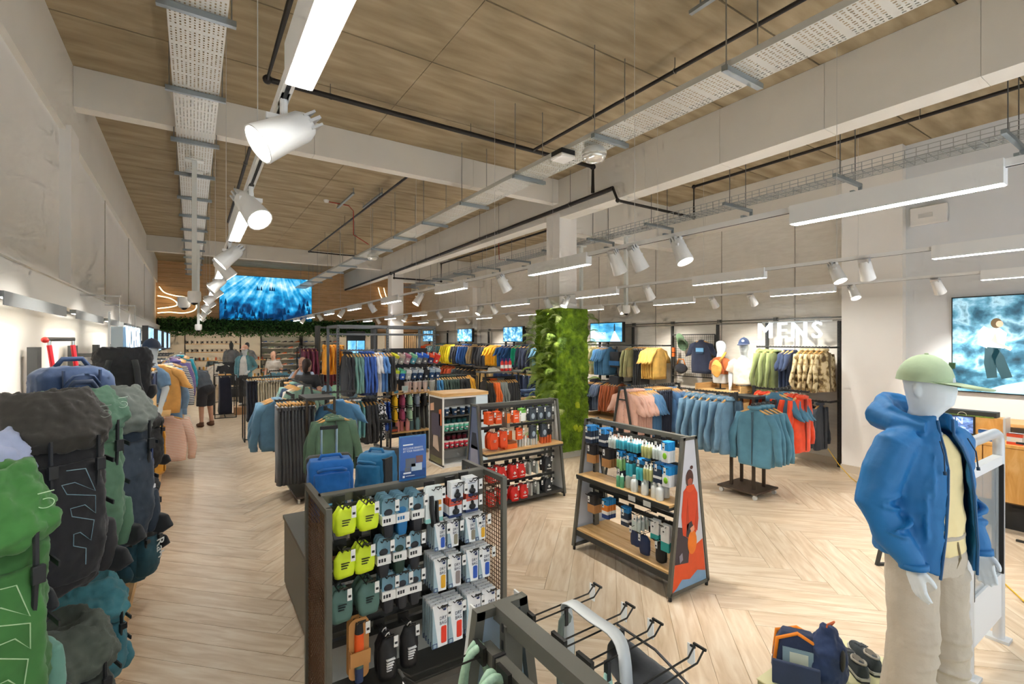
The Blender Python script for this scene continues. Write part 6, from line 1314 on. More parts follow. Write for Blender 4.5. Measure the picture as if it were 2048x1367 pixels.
def pack(name, label, loc, rz, w, h, d, col, lid, pocket=None, zig=None, logo=None, straps=True, sc=1., wr=.03, lidh=.2, belt=True, sid=None, tilt=0):
    """hiking backpack: base at z 0, front towards -y"""
    t = thing(name, label, 'backpack', loc, rz, 'backpacks on the left wall'); t.scale = (sc, sc, sc)
    if tilt: t.rotation_euler = (tilt, 0, rz)
    hb_ = h-lidh*.55
    soft(sl(B(), [(0, 0, 0, w*.30, d*.36), (0, 0, .03, w*.38, d*.45), (0, -.01, hb_*.3, w*.45, d*.5), (0, 0, hb_*.65, w*.48, d*.48), (0, 0, hb_*.92, w*.45, d*.44), (0, 0, hb_, w*.38, d*.36)], 20, .7), 'body', cloth(col), t, .012, 1, wr*1.5, .1, wr2=.016, ws2=.03)
    soft(sl(B(), [(0, -.02, hb_-.07, w*.46, d*.52), (0, -.03, hb_-.01, w*.52, d*.58), (0, -.0, hb_+lidh*.35, w*.49, d*.5), (0, .04, hb_+lidh*.75, w*.38, d*.34), (0, .06, h, w*.2, d*.14)], 20, .88), 'lid', cloth(lid), t, .012, 1, wr*1.7, .09, wr2=.02, ws2=.032)
    pk = pocket or col
    soft(sl(B(), [(0, -d*.40, hb_*.1, w*.28, .05), (0, -d*.46, hb_*.3, w*.33, .065), (0, -d*.47, hb_*.6, w*.33, .06), (0, -d*.42, hb_*.82, w*.28, .045)], 16, .6), 'front_pocket', cloth(pk), t, .012, 1, .02, .08, wr2=.01, ws2=.03)
    for s in (-1, 1):
        soft(sl(B(), [(s*w*.42, -.01, .03, .03, d*.3), (s*w*.47, -.01, hb_*.2, .045, d*.36), (s*w*.48, .0, hb_*.38, .03, d*.33)], 12, .7), 'side_pocket', cloth(sid or col), t, .012, 1, .015, .07)
        for z in (.5, .78): B().bar((s*w*.46, -d*.42, hb_*z), (s*w*.5, d*.4, hb_*z+.03), .006, .02).build('compression_strap', BUCK, t)
        B().tube([(s*w*.22, -d*.5-.035, hb_*.98), (s*w*.22, -d*.52-.03, hb_*.8), (s*w*.21, -d*.5-.03, hb_*.62)], .009, 6).build('lid_strap', BUCK, t)
        k = B().box(s*w*.22-.018, s*w*.22+.018, -d*.52-.055, -d*.52-.035, hb_*.76, hb_*.84); k.build('buckle', BUCK, t, bevel=.004)
        if straps: B().tube([(s*w*.2, d*.42, hb_*.95), (s*w*.24, d*.56, hb_*.75), (s*w*.26, d*.55, hb_*.45), (s*w*.32, d*.45, hb_*.2)], .025, 8, flat=.5).build('shoulder_strap', cloth('2b2d30'), t, 1)
        if belt: soft(sl(B(), [(s*w*.5, -.02, .02, .02, d*.4), (s*w*.56, -.06, .06, .03, d*.45), (s*w*.55, -.04, .13, .02, d*.4)], 12), 'hip_fin', cloth('2b2d30'), t, .012, 1)
    B().tube([(-.04, d*.3, h-.03), (-.03, d*.36, h+.02), (.03, d*.36, h+.02), (.04, d*.3, h-.03)], .009, 6).build('grab_loop', BUCK, t)
    if zig:
        pts = [(-.04, .80), (.02, .79), (.05, .64), (-.015, .72), (-.055, .72), (-.04, .66), (.05, .61), (.05, .5), (.015, .57), (-.03, .57), (-.025, .52), (.045, .46), (.035, .34), (.0, .41), (-.02, .41), (-.02, .34), (.02, .3), (.02, .2)]
        B().tube([(x*w/.34, -d*.47-.062-.02*math.sin(min(1, z_)*PI)*.7, z_*hb_) for x, z_ in pts], .002, 5).build('reflective_print', mat(zig, .3, .1), t)
    if logo:
        B().tube([(w*.28+.022*math.cos(a), -d*.56-.028, hb_+lidh*.3+.016*math.sin(a)) for a in [-2.6+k*.35 for k in range(14)]], .0014, 5).bar((w*.22, -d*.56-.028, hb_+lidh*.3+.036), (w*.34, -d*.56-.028, hb_+lidh*.3+.038), .002, .003).build('embroidered_logo', mat(logo, .6), t)
    return t
FC = .56   # packs are turned towards the aisle
pack('hiking_backpack', 'bright green hiking backpack nearest the camera on the left wall', (-.6, 2.33, .72), FC, .36, .9, .3, '3a6e36', '43803e', '427c3e', 'b9d8b0', 'bfe0b8', wr=.035, sid='6a9a8c', lidh=.26)
pack('hiking_backpack', 'lilac backpack lid showing behind the bright green pack', (-.72, 2.72, .95), FC, .34, .76, .28, '8f9cc0', 'a3afd0', logo=None, wr=.035)
pack('hiking_backpack', 'large black hiking backpack with zigzag print on the left wall', (-.53, 2.96, .97), FC+.08, .4, .86, .27, '2b2a2c', '37342f', '26262a', '86a6b6', '9aa29a', wr=.03, lidh=.26)
pack('hiking_backpack', 'sage green hiking backpack edging out behind the black one', (-.47, 3.24, .98), FC+.1, .38, .84, .2, '55795f', '557a64', logo='cfe0d0')
pack('hiking_backpack', 'slate blue hiking backpack with grey rolled top on the left wall', (-.38, 3.55, .93), FC+.1, .38, .86, .28, '2c3846', '6b726c', '323e4c', None, None, wr=.035, lidh=.24)
pack('hiking_backpack', 'crumpled teal backpack standing on the base board', (-.5, 3.62, .15), FC, .33, .56, .32, '3f7d8c', '4d8f9a', wr=.05, belt=False, lidh=.24)
pack('hiking_backpack', 'dark olive backpack standing in front of the teal one', (-.52, 3.02, .15), FC, .4, .6, .34, '454c46', '535a50', '4a514a', wr=.04, belt=False, lidh=.22)
pack('hiking_backpack', 'small turquoise backpack at the bottom left corner', (-.5, 2.5, .15), FC, .33, .42, .3, '2e8f96', '3a9aa0', belt=False)
pack('hiking_backpack', 'black hiking backpack hanging low beyond the shelf end', (-.4, 4.95, .35), FC+.2, .3, .68, .26, '1f2023', '26272a', '1f5a6a', None, None, belt=True)
def duffel(label, loc, rz, w, h, d, col, txt=None, rot=None):
    t = thing('duffel_bag', label, 'bag', loc, rz, 'duffel bags on the left wall')
    soft(sl(B(), [(0, 0, 0, w*.42, d*.42), (0, 0, .04, w*.5, d*.5), (0, 0, h*.5, w*.5, d*.52), (0, 0, h-.05, w*.48, d*.48), (0, 0, h, w*.36, d*.34)], 20, .55), 'body', cloth(col), t, .014, 2, .03, .1, wr2=.008, ws2=.04)
    for s in (-1, 1):
        B().tube([(s*w*.22, -d*.5, h*.2), (s*w*.22, -d*.54, h*.7), (s*w*.12, -d*.6, h*.85), (-s*0, -d*.6, h*.88)], .014, 6, flat=.5).build('handle_webbing', cloth(col, .05), t, 1); B().bar((s*w*.22, -d*.52, .05), (s*w*.22, -d*.52, h*.95), .03, .008).build('lash_strap', cloth(col, .05), t)
    B().tube([(-w*.2, 0, h), (-w*.12, 0, h+.05), (w*.12, 0, h+.05), (w*.2, 0, h)], .016, 8).build('top_handle', cloth(col), t, 1)
    if txt:
        b = B()
        for k in range(9): b.box(w*.30+.0, w*.30+.03+.012*(k % 3 == 0), -d*.5-.024, -d*.5-.012, h*.2+k*.036, h*.2+k*.036+.026)
        b.build('worn_white_print', mat('e8eaec', .5), t)
    return t
t = duffel('navy wheeled duffel with a raised red trolley handle on the upper shelf', (-.66, 4.25, 1.55), FC-.1, .42, .38, .3, '2b4163')
for s in (-1, 1): B().cyl((s*.06, .1, .3), (s*.06-.02, .12, .52), .014, 10).build('trolley_tube', mat('d8202c', .35), t)
for s in (-1, 1): B().cyl((s*.06-.02, .12, .5), (s*.06-.02, .12, .55), .011, 10).build('trolley_neck', CHROME, t)
B().cyl((-.1, .12, .56), (.05, .12, .56), .013, 10).build('trolley_grip', mat('4a4742', .5), t); B().ell((-.1, .12, .555), (.022, .02, .02), 10, 6).build('release_button', mat('d8342c', .4), t, 1)
duffel('navy duffel with a white printed stripe standing upright on the grey shelf', (-.42, 4.1, .76), FC+.3, .3, .62, .28, '1f3157', 'PATROL')
duffel('dark blue duffel behind the printed one on the grey shelf', (-.4, 4.45, .76), FC+.3, .3, .62, .26, '263a66')
duffel('navy duffel lying under the wheeled one behind the slate pack', (-.55, 3.85, 1.4), FC, .36, .4, .28, '26364f')
t = pack('daypack', 'black daypack with padded straps facing the aisle on the oak shelf', (-.5, 5.35, 1.56), FC+2.6, .42, .46, .26, '202124', '25262a', belt=False, lidh=.12, wr=.02)
t['category'] = 'backpack'
t = thing('teal_pouch', 'small bright turquoise box pouch beside the black daypack', 'pouch', (-.62, 5.0, 1.56), FC); soft(B().box(-.05, .05, -.06, .06, 0, .3), 'body', cloth('23b3ac'), t, .01, 1, .01, .08); B().box(-.055, .0, -.065, -.06, .02, .14).build('label', WHITE, t); B().box(-.04, .04, -.07, -.06, .27, .3).build('top_tab', cloth('1d938e'), t)
t = pack('daypack', 'teal and black daypack with white lettering low on the left wall', (-.36, 4.62, .3), FC+.35, .26, .45, .2, '1f4a58', '26272a', belt=False, lidh=.12)
b = B(); text_b(b, 'Rab', .1, frame_m((.05, -.155, .22), (0, 0, -1), (1, 0, 0)), 0, .002); b.build('lettering', mat('e2e6e6', .5), t)
tray_shelf((-.95, 5.9, 1.3), .62, .7, 'oak shelf tray above the black climbing pack', .22); tray_shelf((-.95, 5.6, .75), .6, .6, 'oak shelf tray low beside the black climbing pack', .22)
pack('climbing_pack', 'glossy black climbing pack with loose straps before the yellow bag', (-.42, 6.35, .75), FC+.2, .28, .6, .24, '1d1e20', '232427', belt=True, lidh=.14, wr=.03)
t = duffel('mustard yellow duffel bag hanging below the navy joggers', (-.42, 6.9, .55), FC+.3, .3, .6, .26, 'c98f2a')
# womenswear
wl = 'on the left wall'
XW = -.5
for y, z in ((7.0, 1.82), (8.6, 1.78), (9.7, 1.8), (11.2, 1.82), (12.6, 1.82), (14., 1.8), (8.6, 1.02), (10.2, 1.0), (11.8, 1.0)):
    b = B(); rail_b(b, (0, y-2.2, z), (.66, y-2.2, z)); b.build('arm', LG, LWS)
row((-.42, 7.05, 1.82), (-.42, 7.4, 1.82), [(3, 'trousers', '202c4c', 'navy joggers')], 'hanging before the apricot t-shirt', 'front', face=PI*.5+.3)
row((-.38, 8.5, 1.8), (-.4, 9.1, 1.8), [(3, 'tee', 'e2a659', 'apricot t-shirt'), (1, 'dress', '7ea0c0', 'pale denim dress behind the apricot t-shirts')], 'on the left wall arm', 'front', face=PI)
row((-.32, 9.5, 1.78), (-.36, 10.4, 1.78), [(2, 'long', STRIPE, 'navy striped long-sleeved top'), (2, 'long', 'e0a866', 'apricot sweatshirt'), (2, 'dress', '86a9cc', 'sky blue dress')], 'behind the apricot t-shirts', 'front', face=PI)
row((-.3, 10.9, 1.8), (-.3, 12.6, 1.8), [(3, 'hoodie', '7a6aa0', 'purple hooded jacket'), (3, 'long', 'b7b48e', 'khaki sweatshirt'), (3, 'fleece', '6b5a72', 'plum fleece'), (3, 'jacket', '2f3a44', 'dark slate jacket')], 'along the left wall', 'front', face=PI)
row((-.25, 13.0, 1.8), (-.25, 15.0, 1.8), [(3, 'jacket', '2aa3b8', 'turquoise jacket'), (3, 'fleece', 'c8b8a0', 'beige fleece'), (4, 'jacket', '23262c', 'black puffer jacket')], 'at the far left wall', 'front', face=PI)
row((-.3, 8.9, 1.02), (-.3, 9.5, 1.02), [(3, 'long', PSTRIPE, 'pink striped long-sleeved top'), (2, 'long', 'ded4c0', 'cream sweatshirt')], 'on the lower left wall arm', 'front', face=PI)
row((-.35, 10.0, 1.0), (-.35, 11.0, 1.0), [(3, 'shorts', '1d2a50', 'navy shorts'), (3, 'skirt', '6f95c0', 'denim skirt')], 'low on the left wall', 'front', face=PI)
row((-.3, 12.0, 1.0), (-.3, 13.4, 1.0), [(4, 'trousers', '232f4c', 'dark blue trousers'), (3, 'skirt', '8a6a8c', 'plum skirt')], 'low at the far left wall', 'front', face=PI)
for i in range(6): obj('folded_jeans', B().box(-.16, .16, -.14, .14, 0, .035).wob(.012, 9, i).mesh('folded_jeans', cloth('28406a')), None, (-.62, 8.3, .15+i*.036), .05*i, '%s folded navy garment from the bottom of the low left stack' % ordn(i), 'garment', 'folded stack under the pink striped tops')
# WOMENS hanging light box and side screens
WSG = thing('hanging_sign', 'hanging light box reading WOMENS above the left wall bays', 'sign', (-.71, 6.5, 1.98))
B().box(-.02, .0, -.03, -.02, -.05, .42).build('glass_blade', mat('cfd9de', .1, alpha=.6), WSG)
B().box(0, .1, 0, 2.15, 0, .27).build('box', mat('9fb0ba', .4), WSG); B().box(.1, .101, .01, 2.14, .005, .265).build('face', mat('3f617c', .5), WSG)
b = B(); text_b(b, 'WOMENS', .4, frame_m((.103, 1.07, .135), (0, 1, 0), (0, 0, 1)), 0, .004, sx=.98); b.build('lettering', nosample(mat('cfe8ff', .4, emit=.6)), WSG)
for k in (0.2, 1.9): B().cyl((.05, k, .27), (.05, k, .6), .004, 6).build('wire', CHROME, WSG)
B().bar((-.3, .2, .6), (.06, .2, .6), .02, .02).build('hanger_arm', CHROME, WSG); B().bar((-.3, 1.9, .6), (.06, 1.9, .6), .02, .02).build('hanger_arm', CHROME, WSG)
for i, y in enumerate((9.5, 12.0, 14.5, 17.0)):
    t = thing('wall_tv', '%s slim video screen from the WOMENS sign on the left wall' % ordn(i), 'screen', (-.66, y, 1.87), 0, 'left wall screens'); B().box(0, .08, 0, 1.25, 0, .47).build('case', BLACK, t); B().box(.08, .083, .03, 1.22, .03, .44).build('picture', nosample(ramp_mat('left_picture', [(.3, '2f7fc0'), (.5, '9cd0f0'), (.7, 'e6f4fb')], 'Object', (3, 3, 5), 2, 5, .4, .5, emit=.35)), t); B().bar((-.4, .6, .2), (.0, .6, .2), .06, .06).build('wall_arm', BLACK, t)
# ================================================================ mannequins and people
MANQ = mat('dde5e9', .45)
def hand_b(b, W, D, N, s, sc=1., curl=.5):
    """palm and five fingers: W wrist, D pointing direction, N palm normal, s = side of the thumb"""
    W, D, N = Vector(W), Vector(D).normalized(), Vector(N); N = (N-D*N.dot(D)).normalized(); A = D.cross(N)*s
    b.tube([W-D*.03*sc, W, W+D*.03*sc], [.026*sc, .025*sc, .03*sc], 10)
    for k in range(4):
        r = W+D*.045*sc+A*(.027-.018*k)*sc; b.tube([W+A*(.012-.008*k)*sc, r, W+D*.085*sc+A*(.03-.02*k)*sc], [.016*sc, .017*sc, .012*sc], 8)
        L = (.072, .08, .075, .058)[k]*sc; p0 = W+D*.082*sc+A*(.03-.02*k)*sc
        d1 = (D+N*.15*curl).normalized(); d2 = (D+N*.9*curl).normalized(); d3 = (D+N*1.7*curl).normalized()
        p1 = p0+d1*L*.45; p2 = p1+d2*L*.32; p3 = p2+d3*L*.25
        b.tube([p0-d1*.015*sc, p0, p1, p2, p3], [.0105*sc, .0105*sc, .0098*sc, .009*sc, .0065*sc], 8)
    t0 = W+D*.02*sc+A*.024*sc; t1 = t0+(D*.6+A*.75+N*.3).normalized()*.034*sc; t2 = t1+(D*.9+A*.35+N*.4).normalized()*.03*sc; t3 = t2+(D+N*.4).normalized()*.024*sc
    b.tube([t0-D*.02*sc, t0, t1, t2, t3], [.016*sc, .015*sc, .012*sc, .011*sc, .007*sc], 8)
    return b
def head_b(b, nose=True, sc=1.):
    sl(b, [(0, .012, -.34, .062, .066), (0, .008, -.27, .055, .06), (0, -.01, -.235, .056, .07), (0, -.022, -.205, .062, .088), (0, -.022, -.14, .072, .1), (0, -.012, -.075, .075, .1), (0, -.002, -.025, .058, .078), (0, 0, 0, .02, .028)], 18, .95)
    for s in (-1, 1): b.ell((s*.07, .018, -.135), (.009, .018, .032), 8, 6)
    if nose: b.ell((0, -.122, -.145), (.014, .018, .026), 8, 6)
    return b
# ---------------------------------------------------------------- foreground mannequin in the blue jacket
MQ = thing('mannequin', 'white mannequin in bright blue rain jacket and beige trousers', 'mannequin', (2.97, .85, .202), -.245)
body = B(); h0 = len(body.v); head_b(body, False); body.xf(Matrix.Translation((0, 0, 1.80)) @ Matrix.Rotation(.38, 4, 'Z'), h0)
sl(body, [(0, .01, 1.2, .15, .1), (0, .01, 1.4, .15, .09), (0, .01, 1.46, .07, .07)], 14)
for s in (-1, 1):
    el = (s*.27, .05, 1.13); wr_ = (s*.235, -.09, .885)
    body.tube([(s*.18, 0, 1.4), el, wr_], [.05, .042, .028], 10)
    hand_b(body, wr_, (s*.05, -.28, -1), (-s*.9, -.35, -.1), -1 if s > 0 else 1, 1.02, .4)
sl(body, [(0, 0, .84, .15, .1), (0, 0, 1.2, .13, .09)], 14)
for s in (-1, 1): body.tube([(s*.09, 0, .9), (s*.11, -.01, .5), (s*.125, .01, .09)], [.085, .06, .045], 10); body.ell((s*.13, -.06, .045), (.045, .12, .042), 10, 7)
soft(body, 'figure', MANQ, MQ, .006, 1)
KH = mat('bdb2a0', .85, 0, .05, 9., .15, 80.)
tr = B(); sl(tr, [(0, 0, .8, .178, .13), (0, 0, .88, .182, .135), (0, 0, .98, .168, .122)], 20, .85)
for s in (-1, 1): tr.tube([(s*.088, 0, .9), (s*.1, -.005, .74), (s*.112, -.02, .5), (s*.122, 0, .28), (s*.13, .01, .06)], [.105, .108, .097, .1, .1], 18)
for s in (-1, 1):
    for (z, a0, a1, tz, rad) in ((.52, -2.9, -.3, .03, .012), (.56, -2.6, .1, -.04, .011), (.47, -3., -.4, -.03, .012), (.62, -2.5, -.2, .05, .01), (.4, -2.8, -.2, .04, .011), (.76, -2.6, -.6, .06, .01), (.3, -2.9, .1, -.05, .012), (.22, -3., -.2, .03, .012), (.14, -2.8, .2, -.02, .013)):
        tr.tube([(s*.112+.1*math.cos(a0+(a1-a0)*k/6), -.01+.1*math.sin(a0+(a1-a0)*k/6), z+tz*(k/6-.5)) for k in range(7)], [rad*math.sin(.35+2.44*k/6) for k in range(7)], 8)
soft(tr, 'trousers', KH, MQ, .008, 1, .02, .16, wr2=.005, ws2=.06)
B().tube([(0.005, -.132, .97), (.012, -.14, .9), (.0, -.12, .82)], .004, 6).build('fly_seam', cloth('8a7d62'), MQ); B().tube([(.172*math.cos(a), .126*math.sin(a), .985) for a in [k*PI/10 for k in range(20)]], .013, 6, closed=True).build('waistband', KH, MQ, 1)
te = B(); sl(te, [(0, 0, .9, .172, .135), (0, 0, 1.1, .165, .128), (0, 0, 1.35, .17, .115), (0, .005, 1.45, .09, .08)], 20, .85); soft(te, 'tee_shirt', cloth('ecd9a0', .05), MQ, .01, 1, .02, .1)
JB = mat('0f6aa6', .55, 0, .04, 9., .1, 60.)
jk = B(); secs = [(.885, .226, .178, .64), (.96, .23, .18, .58), (1.05, .225, .175, .52), (1.2, .224, .168, .45), (1.33, .22, .155, .38), (1.42, .185, .128, .36), (1.475, .12, .105, .42), (1.55, .108, .102, .55)]
NA = 30
def arc(z, rx, ry, op, t):
    out = []
    for k in range(NA+1):
        a = -PI/2+op+(2*PI-2*op)*k/NA; drop = -.05*math.exp(-((k-NA)/3.)**2)-.07*math.exp(-(k/3.)**2) if z < .9 else 0
        out.append((( rx-t)*math.cos(a), (ry-t)*math.sin(a), z+drop))
    return out
outer = [arc(z, rx, ry, op, 0) for z, rx, ry, op in secs]; inner = [arc(z, rx, ry, op, .02) for z, rx, ry, op in secs]
jk.loft([o_+list(reversed(i_)) for o_, i_ in zip(outer, inner)])
for s in (-1, 1):
    jk.tube([(s*.13, 0, 1.44), (s*.2, .0, 1.40), (s*.245, .025, 1.28), (s*.278, .05, 1.13), (s*.262, -.02, 1.0), (s*.238, -.085, .9), (s*.236, -.092, .875)], [.07, .088, .086, .08, .07, .055, .05], 16)
# hood lying on the shoulders
jk.tube([(.1, -.07, 1.49), (.14, .04, 1.5), (.11, .13, 1.52), (0, .17, 1.535), (-.11, .13, 1.52), (-.14, .04, 1.5), (-.1, -.07, 1.49)], [.03, .05, .068, .075, .068, .05, .03], 12)
jk.tube([(.105, -.0, 1.53), (.125, .07, 1.565), (.07, .15, 1.59), (0, .18, 1.6), (-.07, .15, 1.59), (-.125, .07, 1.565), (-.105, -.0, 1.53)], [.02, .026, .03, .032, .03, .026, .02], 10)
def ridge(b, c, r, a0, a1, tz, rad=.012, n=7):
    b.tube([(c[0]+r*math.cos(a0+(a1-a0)*k/(n-1)), c[1]+r*math.sin(a0+(a1-a0)*k/(n-1)), c[2]+tz*(k/(n-1)-.5)) for k in range(n)], [rad*math.sin(.35+2.44*k/(n-1)) for k in range(n)], 8)
for s in (-1, 1):
    for (dz, a0, a1, tz, rad) in ((.06, -2.6, .2, .05, .014), (.0, -2.9, .3, -.05, .016), (-.05, -2.4, .2, .05, .014), (-.11, -2.8, .1, -.04, .012), (.16, -2.2, .6, .07, .012)): ridge(jk, (s*.272, .03-.05*(dz < 0), 1.12+dz), .072, a0, a1, tz, rad)
for x, z0, z1, y in ((-.17, .95, 1.2, -.11), (-.16, 1.0, 1.35, -.105), (-.14, 1.1, 1.38, -.12), (.18, .95, 1.25, -.1), (-.21, .92, 1.1, -.03)): jk.tube([(x, y, z0), (x*1.04-.01, y*1.05, (z0+z1)/2), (x*.9, y*.95, z1)], [.006, .014, .006], 8)
soft(jk, 'rain_jacket', JB, MQ, .0075, 1, .035, .2, wr2=.006, ws2=.07)
b = B()
for s, k in ((1, 0), (-1, NA)): b.tube([Vector(o_[0 if s > 0 else NA])*.985 for o_ in outer], .006, 6)
b.build('front_zip', mat('0d4f7d', .5), MQ)
for s in (-1, 1):
    B().tube([(s*.236, -.092, .895), (s*.236, -.095, .87)], .056, 14).build('cuff', JB, MQ, 1); B().tube([(s*.1, -.12, 1.44), (s*.115, -.145, 1.38), (s*.12, -.15, 1.31)], .003, 5).cyl((s*.12, -.15, 1.31), (s*.12, -.152, 1.295), .007, 8).build('drawcord', mat('12324a', .5), MQ)
B().bar((-.16, -.06, 1.31), (-.22, -.02, 1.31), .004, .003).build('arm_print', mat('9fd0ea', .4), MQ)
HC = cap_obj((2.97, .85, 1.905), -.245-PI/2+.38, 'b3c7a2', 'sage green cap on the blue jacketed mannequin', 1.13, logo=None)
HC.rotation_euler = (0, .06, -.245-PI/2+.38)
B().box(.07, .09, .03, .05, .06, .085).build('emblem', cloth('4f6b4a'), HC)
# ---------------------------------------------------------------- busts on the menswear shelf, one more on the left wall
def bust(label, loc, rz, shirt, arms=True, sleeve_=True, col=MANQ):
    t = thing('mannequin_bust', label, 'mannequin', loc, rz)
    b = B(); k0 = len(b.v); head_b(b); b.xf(Matrix.Translation((0, 0, .94)), k0)
    sl(b, [(0, 0, .12, .14, .11), (0, 0, .2, .15, .115), (0, 0, .45, .165, .11), (0, 0, .56, .12, .08), (0, .01, .62, .06, .06)], 16)
    if arms:
        for s in (-1, 1): b.tube([(s*.17, 0, .54), (s*.235, .02, .33), (s*.225, -.04, .1)], [.055, .045, .03], 10); hand_b(b, (s*.225, -.04, .1), (0, -.2, -1), (-s, -.2, 0), -1 if s > 0 else 1, .95)
    soft(b, 'figure', col, t, .008, 1)
    g = B(); sl(g, [(0, 0, .14 if arms else .3, .18, .14), (0, 0, .3, .178, .135), (0, 0, .48, .185, .122), (0, 0, .57, .13, .09), (0, .005, .63, .075, .07)], 18, .85)
    for s in (-1, 1): g.tube([(s*.12, 0, .56), (s*.2, 0, .5), (s*.25, .01, .36)], [.07, .082, .07], 12)
    soft(g, 'shirt', cloth(shirt), t, .01, 1, .02, .09)
    B().box(-.12, .12, -.09, .09, .11, .125).cyl((0, 0, 0), (0, 0, .12), .015, 10).build('stand_pole', DARK, t); B().cyl((0, 0, 0), (0, 0, .012), .1, 20).build('stand_base', DARK, t)
    return t
t = bust('white bust in rust polo shirt with yellow sling bag seen from behind', (8.58, 5.6, 1.16), 1.2, 'b5602c', False)
t2 = thing('sling_bag', 'yellow sling bag worn across the rust shirted bust', 'bag', (8.38, 5.55, 1.45), 0); soft(B().ell((0, 0, .12), (.05, .11, .17), 14, 9), 'pouch', cloth('e0ac52'), t2, .01, 1, .02, .07); B().tube([(-.0, -.06, .25), (.06, -.12, .38), (.14, -.1, .42)], .022, 8).build('strap', cloth('d9a24a'), t2, 1); B().tube([(-.055, -.07, .16), (-.06, 0, .19), (-.055, .07, .16)], .004, 5).build('zip', mat('a8742c', .5), t2)
bust('white bust in cream t-shirt and navy cap on the menswear shelf', (8.5, 5.07, 1.16), -1.25, 'd8cdbb')
cap_obj((8.5, 5.07, 1.16+.875), PI+.35, '2b3c5e', 'navy cap with white badge on the cream shirted bust', 1.12, logo='e6eaf0')
bust('white bust with denim jacket and navy cap above the left wall', (-.46, 8.1, 1.13), -.9, '6f8fae')
cap_obj((-.46, 8.1, 1.13+.875), -.5, '26303f', 'navy cap on the denim jacketed bust above the left wall', 1.12)
